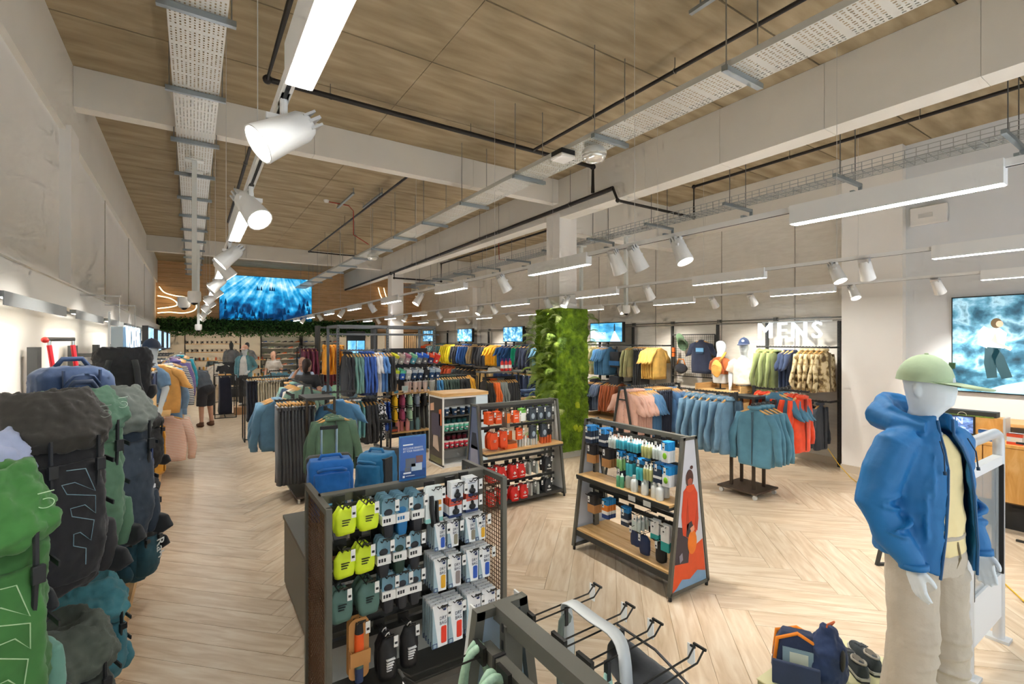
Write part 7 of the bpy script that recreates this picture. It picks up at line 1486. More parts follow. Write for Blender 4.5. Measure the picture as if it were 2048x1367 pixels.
# ---------------------------------------------------------------- people
SKIN = mat('c99a80', .6, 0, .06, 10.)
def Rdir(d): return Vector(d).normalized().to_track_quat('Z', 'Y').to_matrix()
def person(label, loc, rz, J, top, bottom, shoes='3a3634', hair='3b2c22', shorts=False, hairlen=0, skin=SKIN, sc=1., sleeves='short', tight=1.):
    """J: pelvis, chest, neck, head (centre), and for each side elbow/hand, knee/foot; faces -y"""
    t = thing('person', label, 'person', loc, rz); t.scale = (sc, sc, sc); V = {k: Vector(v) for k, v in J.items()}
    sp = (V['neck']-V['pelvis']).normalized(); R = Rdir(sp); b = B()
    hd = V['head']; k0 = len(b.v); head_b(b); b.xf(Matrix.Translation(hd+Vector((0, 0, .12))) @ Matrix.Identity(4), k0) if not J.get('hrot') else b.xf(Matrix.Translation(hd) @ Matrix.Rotation(J['hrot'][0], 4, 'X') @ Matrix.Rotation(J['hrot'][1], 4, 'Z') @ Matrix.Translation((0, 0, .12)), k0)
    b.tube([V['chest'], V['neck'], hd], [.07, .055, .055], 10); b.ell(V['chest'], (.16, .1, .17), 12, 8, R=R); b.ell(V['pelvis'], (.15, .1, .14), 12, 8, R=R)
    side = R @ Vector((1, 0, 0)); 
    if side.x < 0: side = -side
    for s, k in ((-1, 'r'), (1, 'l')):
        sh = V['chest']+sp*.12+side*(s*.17); b.tube([sh, V['elbow_'+k], V['hand_'+k]], [.05, .04, .026], 10)
        hand_b(b, V['hand_'+k], V['hand_'+k]-V['elbow_'+k], (-s, -.2, -.1), -s, .95)
        hp = V['pelvis']+side*(s*.09); b.tube([hp, V['knee_'+k], V['foot_'+k]+Vector((0, 0, .08))], [.08, .058, .038], 10)
    soft(b, 'figure', skin, t, .011, 1)
    g = B(); g.ell(V['chest'], (.19*tight, .13*tight, .2), 14, 9, R=R); mid = (V['chest']+V['pelvis'])/2; g.ell(mid, (.175*tight, .13*tight, .2), 14, 9, R=R); g.ell(V['pelvis']+sp*.03, (.18*tight, .135*tight, .12), 14, 8, R=R); g.tube([V['chest'], V['neck']], [.1, .065], 10)
    for s, k in ((-1, 'r'), (1, 'l')):
        sh = V['chest']+sp*.12+side*(s*.17); e = V['elbow_'+k]; q = sh+(e-sh)*(.75 if sleeves == 'short' else 1.)
        g.tube([V['chest']+sp*.1, sh, q]+([V['hand_'+k]+(e-V['hand_'+k])*.1] if sleeves == 'long' else []), [.08, .075, .07]+([.045] if sleeves == 'long' else []), 12)
    soft(g, 'top', cloth(top), t, .014, 1, .02, .1)
    p = B(); p.ell(V['pelvis'], (.175*tight, .135*tight, .15), 14, 8, R=R)
    for s, k in ((-1, 'r'), (1, 'l')):
        hp = V['pelvis']+side*(s*.085); kn = V['knee_'+k]; ft = V['foot_'+k]
        p.tube([hp, hp+(kn-hp)*.95]+([] if shorts else [kn, ft+Vector((0, 0, .06))]), [.11, .105]+([] if shorts else [.078, .06]), 12)
    soft(p, 'trousers' if not shorts else 'shorts', cloth(bottom), t, .014, 1, .02, .1)
    for k in 'rl':
        f = V['foot_'+k]; u = (V['knee_'+k]-f); fw = Vector((0, -1, 0)); q = B(); q.ell(f+Vector((0, -.05, .045)), (.048, .135, .05), 12, 8); q.tube([f+Vector((0, 0, .04)), f+Vector((0, 0, .12))], [.05, .048], 10); soft(q, 'shoe', mat(shoes, .7), t, .01, 1)
    hb2 = B(); k0 = len(hb2.v); hb2.ell((0, .018, .03), (.083, .1, .1), 14, 9)
    if hairlen: hb2.ell((0, .09, -.03), (.06, .05, .1+hairlen), 12, 8)
    hb2.xf(Matrix.Translation(hd+Vector((0, .012, 0))) if not J.get('hrot') else Matrix.Translation(hd) @ Matrix.Rotation(J['hrot'][0], 4, 'X') @ Matrix.Rotation(J['hrot'][1], 4, 'Z'), k0)
    soft(hb2, 'hair', mat(hair, .8, 0, .2, 60.), t, .011, 0, .006, .03)
    f = B(); k0 = len(f.v)
    for s in (-1, 1): f.ell((s*.03, -.108, -.01), (.012, .008, .007), 8, 5)
    f.tube([(-.025, -.112, -.075), (0, -.117, -.078), (.025, -.112, -.075)], .004, 5)
    f.xf(Matrix.Translation(hd) if not J.get('hrot') else Matrix.Translation(hd) @ Matrix.Rotation(J['hrot'][0], 4, 'X') @ Matrix.Rotation(J['hrot'][1], 4, 'Z'), k0)
    f.build('eyes_and_mouth', mat('5a3a32', .5), t)
    return t
stand = dict(pelvis=(0, 0, .92), chest=(0, 0, 1.26), neck=(0, .01, 1.5), head=(0, -.01, 1.63), elbow_r=(-.25, .04, 1.13), hand_r=(-.24, -.06, .92), elbow_l=(.25, .04, 1.13), hand_l=(.24, -.06, .92), knee_r=(-.1, -.02, .5), foot_r=(-.12, 0, 0), knee_l=(.1, -.02, .5), foot_l=(.12, 0, 0))
bend = dict(pelvis=(0, 0, .86), chest=(0, -.26, 1.02), neck=(0, -.42, 1.03), head=(0, -.54, .98), hrot=(1.1, 0), elbow_r=(-.22, -.42, .8), hand_r=(-.2, -.5, .58), elbow_l=(.22, -.42, .8), hand_l=(.2, -.5, .58), knee_r=(-.1, -.02, .46), foot_r=(-.12, .02, 0), knee_l=(.1, -.02, .46), foot_l=(.12, .02, 0))
bend2 = dict(bend); bend2.update(chest=(.0, -.2, 1.13), neck=(.02, -.36, 1.27), head=(.02, -.47, 1.29), hrot=(.8, 0), elbow_r=(-.24, -.4, .98), hand_r=(-.2, -.5, .74), elbow_l=(.22, -.42, .98), hand_l=(.2, -.55, .76))
person('man in grey t-shirt and black shorts bending over in the left aisle', (.28, 14.0, 0), PI+.55, bend2, '4a525c', '26262a', '6b4a34', '8a6a55', True, sc=1.06, tight=1.12)
j = dict(stand); j.update(elbow_r=(-.26, .06, 1.15), hand_r=(-.17, -.16, .98), elbow_l=(.24, -.02, 1.12), hand_l=(.14, -.2, 1.02))
person('woman with tied dark hair in black t-shirt seen from behind', (1.86, 10.05, 0), PI-.5, j, '1d1d20', '1b1b1e', '1b1b1d', '2e1f1a', hairlen=.03, tight=1.12)
j = dict(stand); j.update(hand_r=(-.1, -.18, 1.45), elbow_r=(-.26, -.06, 1.2))
person('man in pale blue shirt facing the woman in black', (1.95, 11.0, 0), -.3, j, 'a9bcd2', '3a4250', '2a2a2c', '5a4030', sleeves='short')
person('man in pale grey t-shirt and blue jeans walking in the far aisle', (2.25, 17.8, 0), -.5, stand, 'a39c92', '3f5a78', '4a4038', '6a4a34', sleeves='short', tight=1.05)
person('shopper in slate blue top and khaki trousers bending at the far shelves', (.95, 25.5, 0), PI+.5, bend, '6f8794', '4d4a3e', 'd8d5cf', 'b9b4aa', sc=1.05)
# mid-distance mannequins
def full_mannequin(label, loc, rz, top, bottom, jacket=None, capc=None, caplab=None, dark=False):
    t = thing('mannequin', label, 'mannequin', loc, rz); m = mat('5c6064', .5) if dark else MANQ
    b = B(); k0 = len(b.v); head_b(b); b.xf(Matrix.Translation((0, 0, 1.74)), k0); sl(b, [(0, 0, .8, .14, .1), (0, 0, 1.1, .12, .09), (0, 0, 1.35, .15, .1), (0, .01, 1.43, .06, .06)], 14)
    for s in (-1, 1):
        e, w = ((s*.24, .05, 1.1), (s*.22, -.05, .86)) if s < 0 else ((.27, .08, 1.12), (.16, -.12, 1.0)); b.tube([(s*.16, 0, 1.36), e, w], [.045, .038, .026], 8); hand_b(b, w, Vector(w)-Vector(e), (-s, -.2, 0), -s, .95); b.tube([(s*.09, 0, .85), (s*.1, 0, .45), (s*.11, .01, .05)], [.08, .055, .04], 8)
    soft(b, 'figure', m, t, .01, 1)
    g = B(); sl(g, [(0, 0, .88, .16, .12), (0, 0, 1.1, .15, .115), (0, 0, 1.33, .165, .11), (0, 0, 1.44, .07, .07)], 16); soft(g, 'top', cloth(top), t, .013, 1, .015, .1)
    p = B(); sl(p, [(0, 0, .8, .16, .12), (0, 0, .95, .15, .115)], 16)
    for s in (-1, 1): p.tube([(s*.085, 0, .88), (s*.1, 0, .48), (s*.11, .01, .08)], [.095, .068, .055], 12)
    soft(p, 'leggings', cloth(bottom, .35), t, .013, 1, .012, .08)
    if jacket:
        q = B()
        rs = []
        for z, rx, ry, op in ((.82, .2, .16, .75), (1.1, .195, .15, .65), (1.33, .195, .135, .5), (1.42, .12, .1, .5), (1.47, .1, .09, .6)):
            o_ = [((rx)*math.cos(-PI/2+op+(2*PI-2*op)*k/20), ry*math.sin(-PI/2+op+(2*PI-2*op)*k/20), z) for k in range(21)]; i_ = [(x*.88, y*.88, z) for x, y, z in o_]; rs.append(o_+i_[::-1])
        q.loft(rs); q.tube([(-.12, 0, 1.4), (-.19, 0, 1.36), (-.25, .05, 1.1), (-.225, -.04, .9)], [.06, .07, .062, .045], 10); q.tube([(.12, 0, 1.4), (.19, 0, 1.36), (.28, .08, 1.12), (.18, -.1, 1.01)], [.06, .07, .062, .045], 10); soft(q, 'jacket', cloth(jacket), t, .012, 1, .02, .1)
    B().cyl((0, 0, 0), (0, 0, .03), .16, 20).build('stand_base', CHROME, t)
    return t
t = thing('plinth', 'small oak plinth under the teal jacketed mannequin', 'plinth', (1.0, 15.7, 0)); B().box(0, .6, 0, .6, 0, .2).build('box', mat('c9986a', .6), t); B().box(-.005, .605, -.005, .605, .2, .215).build('top', mat('dcb48a', .5), t)
full_mannequin('white mannequin in teal jacket and patterned leggings beside navy trousers', (1.27, 16.0, .215), -.45, 'ddd9d2', '3b3938', '5f9099')
cap_obj((1.27, 16.0, 1.86), -.45-PI/2, 'd8a78e', 'pink cap on the teal jacketed mannequin', 1.12)
full_mannequin('dark grey mannequin in pale green top and grey coat before the shoe wall', (1.75, 21.0, .3), -.45, 'a5c9a0', '1d1d1f', '9a9ea4', dark=True)
full_mannequin('dark grey mannequin in silver jacket beside the one in pale green', (1.25, 21.5, .3), -.2, '8d9096', '2b2b2e', '8f959c', dark=True)
t = thing('plinth', 'low dark plinth carrying two grey mannequins before the shoe wall', 'plinth', (.95, 20.7, 0)); B().box(0, 1.2, 0, 1.1, 0, .28).build('box', mat('3a3a3c', .6), t); B().box(-.01, 1.21, -.01, 1.11, .28, .3).build('top', mat('2b2b2d', .5), t)

t = thing('oak_shelf', 'small oak shelf bracket under the denim jacketed bust', 'shelf', (-1.0, 7.85, 1.1)); B().box(0, .75, 0, .5, 0, .025).build('board', OAK, t); B().bar((0, .25, -.2), (.4, .25, 0), .03, .03).build('bracket', LG, t)
# ================================================================ signs, screens, foliage and the far half of the shop
SG = thing('wall_sign', 'white illuminated letters reading MENS above the camouflage fleeces', 'sign', (9.0, 4.4, 2.27))
for i, ch in enumerate('MENS'):
    b = B(); text_b(b, ch, .4, frame_m((-.16, (.46, .155, -.14, -.43)[i], 0), (0, -1, 0), (0, 0, 1)), 0, .03, sx=.95); b.build('letter', nosample(mat('e6f1fb', .4, emit=.7)), SG)
B().bar((.0, -.6, .17), (.0, .6, .17), .02, .02).build('carrier_rail', mat('d5d5d0', .4), SG)
for k in (-.4, .4): B().bar((0, k, .17), (-.16, k, .17), .02, .02).build('bracket', WHITE, SG)
SNOW = nosample(ramp_mat('snow_picture', [(.28, '123f66'), (.42, '2f86bd'), (.55, '8ccdea'), (.68, 'e6f5fb')], 'Object', (1, 3, 4), 2.2, 8, .4, .6, emit=.34))
def tv(label, y0_, y1_, pic, deco=None):
    t = thing('wall_tv', label, 'screen', (8.72, y0_, 2.06)); w = y1_-y0_
    B().box(-.04, .05, 0, w, 0, .5).build('case', BLACK, t); B().box(-.043, -.0405, .02, w-.02, .02, .48).build('picture', pic, t); B().bar((.02, w*.5, -.9), (.02, w*.5, .1), .05, .06).build('post', DARK, t)
    if deco: deco(t, w)
SEA = nosample(ramp_mat('summit_picture', [(.25, '1c5f8c'), (.45, '3fa2d8'), (.6, '9bd5f0'), (.75, 'e4f3f8')], 'Object', (1, .8, 3), 1.6, 7, .4, .4, emit=.36))
def deco1(t, w):
    b = B(); b.prism([(-.044, .05, .02), (-.044, .42, .02), (-.044, .33, .2), (-.044, .26, .3), (-.044, .2, .22)], (-.001, 0, 0), 0); b.box(-.046, -.045, .24, .29, .28, .42, 1); b.ell((-.045, .265, .44), (.002, .02, .022), 8, 5, 1)
    text_b(b, 'AYACUCHO', .09, frame_m((-.046, w*.68, .22), (0, -1, 0), (0, 0, 1)), 2, .001, sx=.85); b.build('figure_and_title', [nosample(mat('cfe3ee', .5, emit=.33)), nosample(mat('1d3c58', .5, emit=.2)), nosample(mat('f2fafd', .5, emit=.5))], t)
tv('wall screen with a lone hiker beside the mossy pillar', 8.26, 9.4, SEA, deco1); tv('wall screen of blue snow left of the mossy pillar', 12.5, 13.65, SNOW); tv('second snowy wall screen farther from the mossy pillar', 15.8, 17.0, SNOW); tv('most distant snowy wall screen on the menswear wall', 19.2, 20.4, SNOW)
# big video wall
VW = thing('video_wall', 'huge video wall of sun rays over a blue forest', 'screen', (.85, YF-.03, 2.9))
B().box(0, 3.33, -.03, 0, 0, 1.75).build('case', BLACK, VW)
m = bpy.data.materials.new('forest_rays'); m.use_nodes = True; nt = m.node_tree; bs = nt.nodes['Principled BSDF']; N_ = nt.nodes.new; Lk = nt.links.new
tc = N_('ShaderNodeTexCoord'); mp = N_('ShaderNodeMapping'); mp.inputs['Location'].default_value = (-2.0, 0, -2.6); Lk(tc.outputs['Object'], mp.inputs[0])
sx = N_('ShaderNodeSeparateXYZ'); Lk(mp.outputs[0], sx.inputs[0])
dv = N_('ShaderNodeMath'); dv.operation = 'DIVIDE'; Lk(sx.outputs['X'], dv.inputs[0]); Lk(sx.outputs['Z'], dv.inputs[1])
cx_ = N_('ShaderNodeCombineXYZ'); Lk(dv.outputs[0], cx_.inputs[0]); n1 = N_('ShaderNodeTexNoise'); n1.inputs['Scale'].default_value = 9; n1.inputs['Detail'].default_value = 3; Lk(cx_.outputs[0], n1.inputs['Vector'])
n2 = N_('ShaderNodeTexNoise'); n2.inputs['Scale'].default_value = 2.6; n2.inputs['Detail'].default_value = 9; Lk(tc.outputs['Object'], n2.inputs['Vector'])
sz = N_('ShaderNodeSeparateXYZ'); Lk(tc.outputs['Object'], sz.inputs[0])
g1 = N_('ShaderNodeMapRange'); g1.inputs['From Min'].default_value = 0; g1.inputs['From Max'].default_value = 1.55; g1.inputs['To Min'].default_value = -.18; g1.inputs['To Max'].default_value = .12; Lk(sz.outputs['Z'], g1.inputs[0])
a1 = N_('ShaderNodeMath'); a1.operation = 'MULTIPLY_ADD'; Lk(n1.outputs['Fac'], a1.inputs[0]); a1.inputs[1].default_value = .55; Lk(g1.outputs[0], a1.inputs[2])
a2 = N_('ShaderNodeMath'); a2.operation = 'MULTIPLY_ADD'; Lk(n2.outputs['Fac'], a2.inputs[0]); a2.inputs[1].default_value = .85; a2.inputs[2].default_value = -.2; a3 = N_('ShaderNodeMath'); a3.operation = 'ADD'; Lk(a1.outputs[0], a3.inputs[0]); Lk(a2.outputs[0], a3.inputs[1])
rp = N_('ShaderNodeValToRGB'); el = rp.color_ramp.elements
for _ in range(3): el.new(.5)
for e, (p_, c_) in zip(el, ((.3, '03305c'), (.42, '0a6aa6'), (.52, '1f9fd8'), (.64, '7fd0f2'), (.78, 'eaf8ff'))): e.position = p_; e.color = lin(c_)
Lk(a3.outputs[0], rp.inputs[0]); Lk(rp.outputs[0], bs.inputs['Emission Color']); bs.inputs['Emission Strength'].default_value = .42; bs.inputs['Base Color'].default_value = (0, 0, 0, 1)
B().box(.01, 3.32, -.034, -.031, .01, 1.74).build('picture', nosample(m), VW)
tb_ = B(); rnd = random.Random(4); TREE = nosample(mat('04325c', .6, emit=.25))
def conifer(x, z, h): tb_.prism([(x-h*.22, -.035, z), (x+h*.22, -.035, z), (x+h*.12, -.035, z+h*.45), (x+h*.15, -.035, z+h*.45), (x, -.035, z+h), (x-h*.15, -.035, z+h*.45), (x-h*.12, -.035, z+h*.45)], (0, -.0006, 0))
for k in range(60): 
    u = rnd.random(); x = u*3.2+.05; lim = .95*abs(u-.5)**1.2*2+.12; conifer(x, rnd.uniform(.015, max(.02, lim*.75)), rnd.uniform(.15, .32))
for x in (1.3, 1.36, 1.44, 1.75, 1.83, 1.9): conifer(x, 1.2, rnd.uniform(.12, .2))
tb_.build('tree_silhouettes', TREE, VW)
# neon contour lines on the timber wall
NEON = nosample(mat('ffd9a0', .4, emit=2.0))
def neon(label, pts):
    t = thing('neon_line', label, 'neon light', pts[0]); o = Vector(pts[0]); P_ = [p-o for p in cr(pts, 6)]
    B().tube([p+Vector((0, -.03, 0)) for p in P_], .018, 6).build('tube_light', NEON, t, 1); B().tube(P_, .028, 6).build('backing', mat('7a5a38', .6), t, 1)
yn = YF-.05
neon('outer warm neon contour line beside the video wall', [(-1.0, yn, 4.05), (-.85, yn, 3.85), (-.55, yn, 3.75), (-.2, yn, 3.7), (0.05, yn, 3.55), (.12, yn, 3.35), (0, yn, 3.2), (-.3, yn, 3.12), (-.7, yn, 3.14), (-1.05, yn, 3.1)])
neon('inner warm neon contour line beside the video wall', [(-1.05, yn, 3.72), (-.7, yn, 3.65), (-.5, yn, 3.52), (-.48, yn, 3.4), (-.7, yn, 3.32), (-1.05, yn, 3.26)])
for i, dx in enumerate((0, .25)): neon(('left' if i == 0 else 'right')+' slanting warm neon line near the distant pillar', [(7.0+dx, yn, 4.5), (7.15+dx, yn, 4.05), (7.5+dx, yn, 3.7), (7.7+dx, yn, 3.3), (8.1+dx, yn, 2.95)])
# hanging foliage band
FB = thing('foliage_band', 'long band of hanging green foliage below the video wall', 'plant wall', (XL+.02, YF-.08, 2.4))
B().box(0, 7.9, -.12, .0, .08, .5).build('planter_box', mat('16240f', .9), FB)
lb = B(); rnd = random.Random(11); LM = [mat('2c5222', .7, 0, .3, 6.), mat('3f6e30', .7, 0, .3, 6.), mat('5c8a48', .7, 0, .3, 6.)]
for k in range(9000):
    p = Vector((rnd.uniform(.08, 7.82), -.12-rnd.random()**2*.22, rnd.uniform(-.06, .58))); p.z -= rnd.random()**4*.12
    d = Vector((rnd.uniform(-1, 1), rnd.uniform(-1, .1), rnd.uniform(-1, .5))).normalized()*rnd.uniform(.05, .11); s_ = d.cross(Vector((rnd.uniform(-1, 1), rnd.uniform(-1, 1), rnd.uniform(-1, 1)))).normalized()*d.length*.28
    lb.add([p, p+d*.5+s_, p+d, p+d*.5-s_], [(0, 1, 2, 3)], rnd.choice((0, 1, 1, 2)))
lb.build('foliage', LM, FB, kind='stuff')
# portrait video totem and slatted timber wall
PTM = thing('video_totem', 'tall pair of blue portrait video screens in the far aisle', 'screen', (5.3, 20.3, 0)); B().box(0, .75, 0, .1, 0, 2.5).build('case', mat('3c4044', .5), PTM)
for k in range(2): B().box(.03+k*.36, .36+k*.36, -.004, 0, .5, 2.1).build('picture', nosample(ramp_mat('sky_picture', [(.3, '1f7fd0'), (.5, '6fc0f2'), (.7, 'd8effb')], 'Object', (2, 1, 1.2), 1.6, 6, .4, .4, emit=.4)), PTM)
SW = thing('slatted_screen', 'pale timber slatted partition near the distant pillar', 'partition', (6.3, 18.5, 0)); B().box(0, 1.3, .02, .06, 0, 2.4).build('backing', mat('6b4e2f', .7), SW)
slat = B().box(0, .045, 0, .03, 0, 2.4).mesh('slat', mat('d9b280', .6, 0, .1, 8.))
for k in range(16): obj('slat', slat, SW, (k*.08, -.01, 0))
# far room: shoe wall, mug wall, oak counter
def shelf_unit(name, label, x, y, w, zs, d=.35, back=None, wood=True, h=2.2):
    t = thing(name, label, 'shelving', (x, y, 0))
    for s in (0, w): B().box(s-.02, s+.02, 0, d, 0, h).build('post', DARK, t)
    for z in zs: B().box(0, w, 0, d, z-.025, z).build('shelf', OAK if wood else mat('cfcbc2', .6), t)
    if back: B().box(0, w, d-.02, d, .1, h-.05).build('back_panel', mat(back, .7), t)
    return t
shoe_b = B(); shoe_b.loft([[(x, ry*sgp(math.cos(a), .8), .012+rz_*max(0, math.sin(a))) for a in [2*PI*j/10 for j in range(10)]] for x, ry, rz_ in ((-.13, .02, .06), (-.11, .034, .09), (-.04, .036, .085), (.03, .04, .06), (.1, .038, .042), (.14, .01, .015))], 0); shoe_b.box(-.125, .13, -.038, .038, 0, .022, 1)
SHC = ['d96a2c', '3a5fa0', '3b3b3e', 'c9c4b8', '7b8a92', '2a2c30', 'b5532c', '5a6f4a']
SHM = [shoe_b.mesh('running_shoe', M([c, 'e4e2dc']), 40) for c in SHC]
SHU = ['orange', 'blue', 'charcoal', 'cream', 'grey', 'black', 'rust', 'green']
def shoes(x, y, w, zs, n, words):
    for r, z in enumerate(zs):
        for i in range(n):
            c = (i*3+r*5) % 8; obj('running_shoe', SHM[c], None, (x+(i+.5)*w/n, y, z), .1+PI, '%s shoe from the left on %s shelf %s' % (ordn(i), ORD[r], words), 'shoe', 'shoes '+words)
ZS = (.5, .8, 1.1, 1.4, 1.7, 2.0)
shelf_unit('shoe_shelving', 'tall shoe wall left part in the room beyond the foliage', 3.0, 28.2, 1.9, ZS, back='c9cdc4', wood=False, h=2.4); shoes(3.0, 28.35, 1.9, ZS, 6, 'of the left shoe wall')
shelf_unit('shoe_shelving', 'tall shoe wall right part in the room beyond the foliage', 5.0, 28.2, 1.9, ZS, back='c9cdc4', wood=False, h=2.4); shoes(5.0, 28.35, 1.9, ZS, 6, 'of the right shoe wall')
shelf_unit('mug_shelving', 'dark wall frame with rows of pale cups beyond the foliage', -.3, 27.5, 2.3, (1.55, 1.95), back=None, h=2.4)
cup = B().lathe([(.001, 0), (.06, 0), (.075, .16), (.001, .16)], 10).box(-.03, .03, -.08, -.06, .04, .12, 1).mesh('cup', M(['ded8cc', '2b2b2d']), 40)
for r, z in enumerate((1.55, 1.95)):
    for i in range(11): obj('cup', cup, None, (-.2+i*.2, 27.65, z), 0, '%s pale cup from the left on the %s far shelf' % (ordn(i), ('lower', 'upper')[r]), 'cup', 'pale cups on the far wall frame')
OCN = shelf_unit('oak_counter', 'long oak shelf counter of jars in the room beyond the foliage', -.6, 24.5, 3.4, (.5, .85, 1.25), .5, h=1.3)
jar = [B().lathe([(.001, 0), (.035, 0), (.035, .11), (.025, .13), (.001, .13)], 8).mesh('jar', M([c]), 40) for c in ('c9562a', 'd9a441', '8a3a22', 'd8d2c6', '3f5f6a')]
for r, z in enumerate((.5, .85, 1.25)):
    for i in range(22): obj('jar', jar[(i*2+r*3+i//5) % 5], None, (-.5+i*.15, 24.65, z), 0, '%s small jar from the left on the %s oak counter shelf' % (ordn(i), ('bottom', 'middle', 'top')[r]), 'jar', 'jars on the far oak counter')
# rack rows in the far aisle
hrack('small black rack of white tops behind the bending man', (.6, 19.3, 1.35), (1.3, 19.3, 1.35)); row((.65, 19.3, 1.36), (1.25, 19.3, 1.36), [(3, 'tee', 'ddd8cd', 'white t-shirt'), (4, 'jacket', '2a2c30', 'black jacket')], 'on the far small rack', 'left', face=PI*.5)
hrack('black rack of navy trousers beside the teal jacketed mannequin', (.75, 15.2, 1.2), (.75, 16.0, 1.2), axis='y'); row((.75, 15.25, 1.21), (.75, 15.95, 1.21), [(6, 'trousers', '1c2133', 'midnight blue trousers')], 'beside the teal jacketed mannequin', 'near end')
hrack('rack with a pale teal blouse behind the cream trousers', (1.7, 14.2, 1.3), (2.2, 14.2, 1.3)); row((1.72, 14.2, 1.31), (2.15, 14.2, 1.31), [(3, 'tee', '6fa3b4', 'pale teal blouse')], 'behind the cream trousers', 'left', face=PI*.5)
# cap rack
CR = shelf_unit('cap_shelving', 'tall dark shelving of caps and hats in the middle aisle', 2.75, 13.2, 1.5, (1.25, 1.6), .5, h=2.5); b = B(); b.bar((0, .1, 2.45), (1.5, .1, 2.45), .03, .04).bar((0, .4, 2.45), (1.5, .4, 2.45), .03, .04); b.build('top_frame', DARK, CR)
cc = ['2b3140', '35507a', '4a6a8c', 'c2996a', '2c2c2e', '7f96a4', 'b98a4a', '5a6f58']; cw = ['navy', 'blue', 'steel blue', 'tan', 'black', 'grey', 'camel', 'olive']
cb_ = B(); cb_.loft([[(.1*math.cos(a)*math.cos(u), .09*math.cos(a)*math.sin(u), .12*math.sin(a)) for u in [2*PI*j/12 for j in range(12)]] for a in (0, .4, .8, 1.2, 1.55)]); cb_.prism([(.0, -.08, .0), (-.08*0+.03, -.2, -.01), (-.03, -.2, -.01), (-.08, -.1, 0), (-.08, -.0, 0), (.08, 0, 0), (.08, -.1, 0)], (0, 0, .008))
for r, z in enumerate((1.25, 1.6)):
    for i in range(7): c = (i+r*3) % 8; obj('cap', cb_.mesh('cap', cloth(cc[c])), None, (2.87+i*.2, 13.35, z), 0, '%s cap from the left, %s, on the %s cap shelf' % (ordn(i), cw[c], ('lower', 'upper')[r]), 'cap', 'caps on the cap shelving')
for i in range(6):
    c = ['6f94b0', '8fc0a0', 'a9a58a', '5f7f94', 'c9b890', '55606a'][i]; o = sack(.26, .36, .16, i, False).build('daypack', M([c, '333333']), None, 1, (2.9+i*.22, 13.05, .95), label='%s small daypack from the left hanging below the cap shelves' % ordn(i), cat='backpack', group='daypacks below the caps'); B().tube([(-.04, 0, 0), (-.02, 0, .05), (.02, 0, .05), (.04, 0, 0)], .008, 6).build('loop', BLACK, o); obj('display_hook', hook_mesh(.2), CR, (.15+i*.22, .0, 1.0), 0)
row((2.35, 13.5, 1.95), (2.75, 13.5, 1.95), [(4, 'hoodie', '6e2a44', 'maroon jacket')], 'left of the cap shelving', 'left', face=.0)
row((2.8, 13.0, 2.05), (3.3, 13.0, 2.05), [(4, 'hoodie', 'e39a1c', 'amber jacket')], 'above the cap shelving', 'left')
row((2.35, 13.4, 1.05), (2.6, 13.4, 1.05), [(3, 'vest', 'c81f4a', 'crimson padded vest')], 'left of the cap shelving', 'left', face=PI*.5)
hrack('tall dark rail frame beside the cap shelving', (2.3, 13.5, 1.96), (2.75, 13.5, 1.96))
# right wall, far part
wf = 'on the far menswear wall upper rail'
sp_ = [(2, 'tee', '6fa0b8', 'pale blue t-shirt'), (4, 'jacket', '232c42', 'navy jacket'), (2, 'tank', '1fae8c', 'emerald vest'), (4, 'tee', '1f4f86', 'royal blue t-shirt'), (4, 'tee', 'e8ac1f', 'mustard t-shirt'), (4, 'jacket', '33353a', 'black jacket'), (2, 'fleece', 'b59f76', 'tan fleece'), (4, 'jacket', '2a5a9c', 'blue jacket'), (3, 'jacket', '26282e', 'charcoal jacket'), (5, 'hoodie', 'e5cf1c', 'bright yellow jacket'), (4, 'jacket', '4d7478', 'teal grey jacket'), (3, 'tee', PALM, 'palm print shirt'), (3, 'hoodie', 'e8551c', 'orange jacket')]
row((XG, 11.3, 2.0), (XG, 20.0, 2.0), sp_, wf, 'pillar')
row((XG, 11.2, 1.12), (XG, 20.0, 1.12), [(5, 'trousers', '2a3a58', 'dark jeans'), (5, 'trousers', '38507a', 'blue jeans'), (4, 'trousers', 'c7a86f', 'sand trousers'), (6, 'jacket', '2c2f32', 'black padded jacket'), (4, 'jacket', 'c2502a', 'rust jacket'), (6, 'jacket', '2f3a3c', 'dark green jacket')], 'on the far menswear wall lower rail', 'pillar')
# racks between the mug unit and the wall
hrack('dark rack of forest green jackets behind the mug unit', (4.55, 10.2, 1.32), (5.6, 10.2, 1.32)); row((4.6, 10.2, 1.33), (5.55, 10.2, 1.33), [(2, 'jacket', '2a6a94', 'blue jacket'), (6, 'jacket', '33483f', 'forest green jacket'), (4, 'jacket', '2b2c2e', 'black jacket'), (2, 'tee', 'e0a11c', 'amber t-shirt')], 'on the rack behind the mug unit', 'left')
TBL = thing('display_table', 'dark topped garment table with shoes and red bottles on it', 'table', (6.0, 9.6, 0)); B().box(-.5, .5, -.25, .25, 1.36, 1.39).build('top', mat('55544f', .5), TBL)
for s in (-.45, .45):
    for u in (-1, 1): B().bar((s, u*.3, 0), (s, u*.12, 1.36), .025, .03).build('leg', DARK, TBL)
b = B(); rail_b(b, (-.45, 0, 1.25), (.45, 0, 1.25)); b.build('rail', DARK, TBL)
row((5.58, 9.6, 1.26), (6.42, 9.6, 1.26), [(2, 'jacket', '2b2724', 'black jacket'), (3, 'jacket', 'e0661f', 'orange jacket'), (3, 'jacket', '7f8684', 'grey jacket'), (5, 'vest', '222326', 'black padded vest')], 'under the garment table top', 'left')
for i in range(2): obj('running_shoe', SHM[3], None, (5.75+i*.13, 9.52+.06*i, 1.39), .3, ('left' if i == 0 else 'right')+' cream trainer of the pair on the garment table', 'shoe')
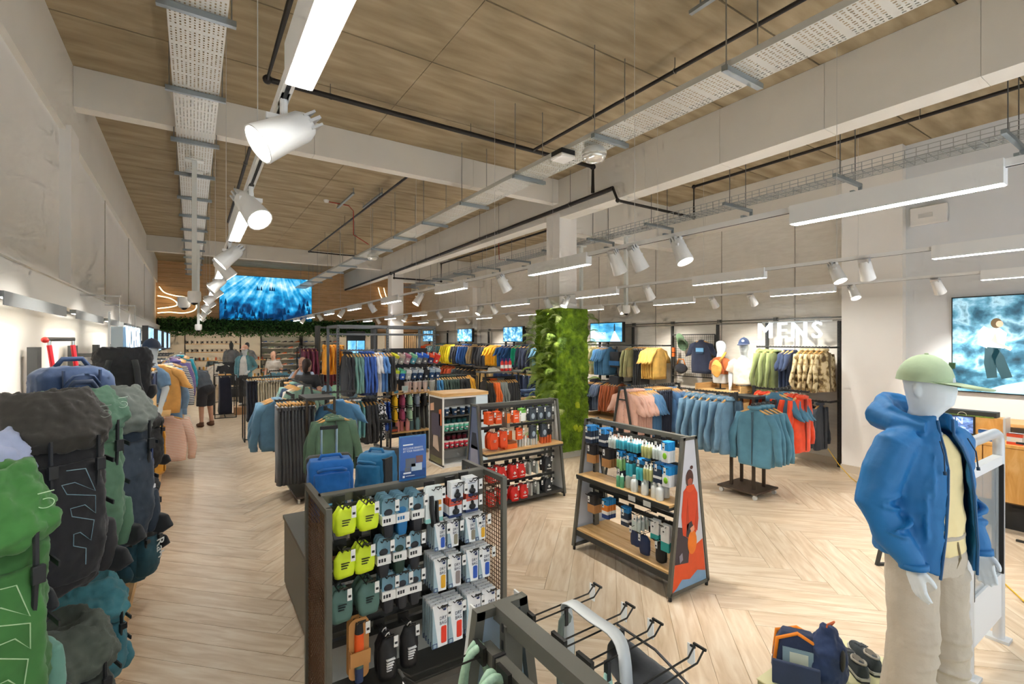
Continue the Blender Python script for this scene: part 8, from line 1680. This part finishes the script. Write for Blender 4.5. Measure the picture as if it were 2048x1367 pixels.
for i in range(3):
    o = B().lathe([(.001, 0), (.04, 0), (.04, .2), (.02, .24), (.02, .28), (.001, .28)], 12).build('bottle', mat('d8261f', .4), None, 40, (6.08+i*.11, 9.6, 1.39), label='%s red bottle from the left on the garment table' % ordn(i), cat='bottle', group='red bottles on the garment table'); B().lathe([(.041, .06), (.041, .14)], 12).build('label', WHITE, o); B().lathe([(.022, .24), (.022, .29), (.001, .29)], 10).build('lid', mat('6a2a8a', .5), o)
JT = thing('denim_table', 'low oak table stacked with folded jeans before the far wall', 'table', (6.6, 9.9, 0)); B().box(0, 1.2, 0, .8, .62, .66).build('top', OAK, JT)
for s in (.05, 1.1):
    for u in (.05, .7): B().box(s, s+.05, u, u+.05, 0, .62).build('leg', DARK, JT)
for i in range(12): obj('folded_jeans', B().box(-.15, .15, -.16, .16, 0, .04).wob(.012, 9, i).mesh('folded_jeans', cloth(['26385c', '34507c', '5d7ca6'][i % 3])), None, (6.85+.37*(i//4), 10.3, .66+.042*(i % 4)), .1*(i % 3), '%s folded jeans from the bottom of the %s stack' % (ORD[i % 4], ('left', 'middle', 'right')[i//4]), 'jeans', 'folded jeans')
o = bust('white bust in white t-shirt above the folded jeans', (7.95, 10.3, .66), -1.1, 'e4e2dd', False); 
JT2 = thing('display_block', 'oak display block under the white bust by the far wall', 'plinth', (7.8, 10.1, 0)); B().box(0, .35, 0, .4, 0, .64).build('box', mat('c99c66', .5), JT2); B().box(-.005, .355, -.005, .405, .64, .66).build('top', OAK, JT2)
for i, (x, y, z, c, w) in enumerate(((8.5, 11.0, 1.75, '1f9c86', 'emerald'), (8.5, 11.05, 1.15, '3a4a70', 'navy and orange'), (8.5, 10.4, 1.2, '6a3f94', 'purple'))):
    o = sack(.3, .48, .2, i+20, False).build('backpack', M([c, '2a2a2c']), None, 1, (x, y, z+.25), -1.2, label='%s backpack hanging on the wall left of the mossy pillar' % w, cat='backpack'); B().tube([(-.05, 0, 0), (-.03, 0, .06), (.03, 0, .06), (.05, 0, 0)], .009, 6).build('loop', BLACK, o); B().bar((0, .1, .055), (0, .5, .055), .015, .015).build('hook', DARK, o)
hrack('rack of assorted tops behind the tall shelving', (4.2, 12.0, 1.4), (5.4, 12.0, 1.4)); row((4.25, 12.0, 1.41), (5.35, 12.0, 1.41), [(4, 'jacket', '2b3a4a', 'slate jacket'), (4, 'hoodie', '9a3a2c', 'brick red jacket'), (4, 'long', '7d8a6a', 'moss green top')], 'on the rack behind the tall shelving', 'left')
hrack('rack of dark coats in the middle aisle beyond the tall shelving', (3.0, 16.5, 1.4), (4.4, 16.5, 1.4)); row((3.05, 16.5, 1.41), (4.35, 16.5, 1.41), [(5, 'jacket', '3a3a42', 'dark grey coat'), (4, 'jacket', '7a2f3a', 'burgundy coat'), (4, 'jacket', '31506a', 'blue coat')], 'in the middle aisle', 'left')
for i, y in enumerate((2.2, 4.6, 7.)): pass
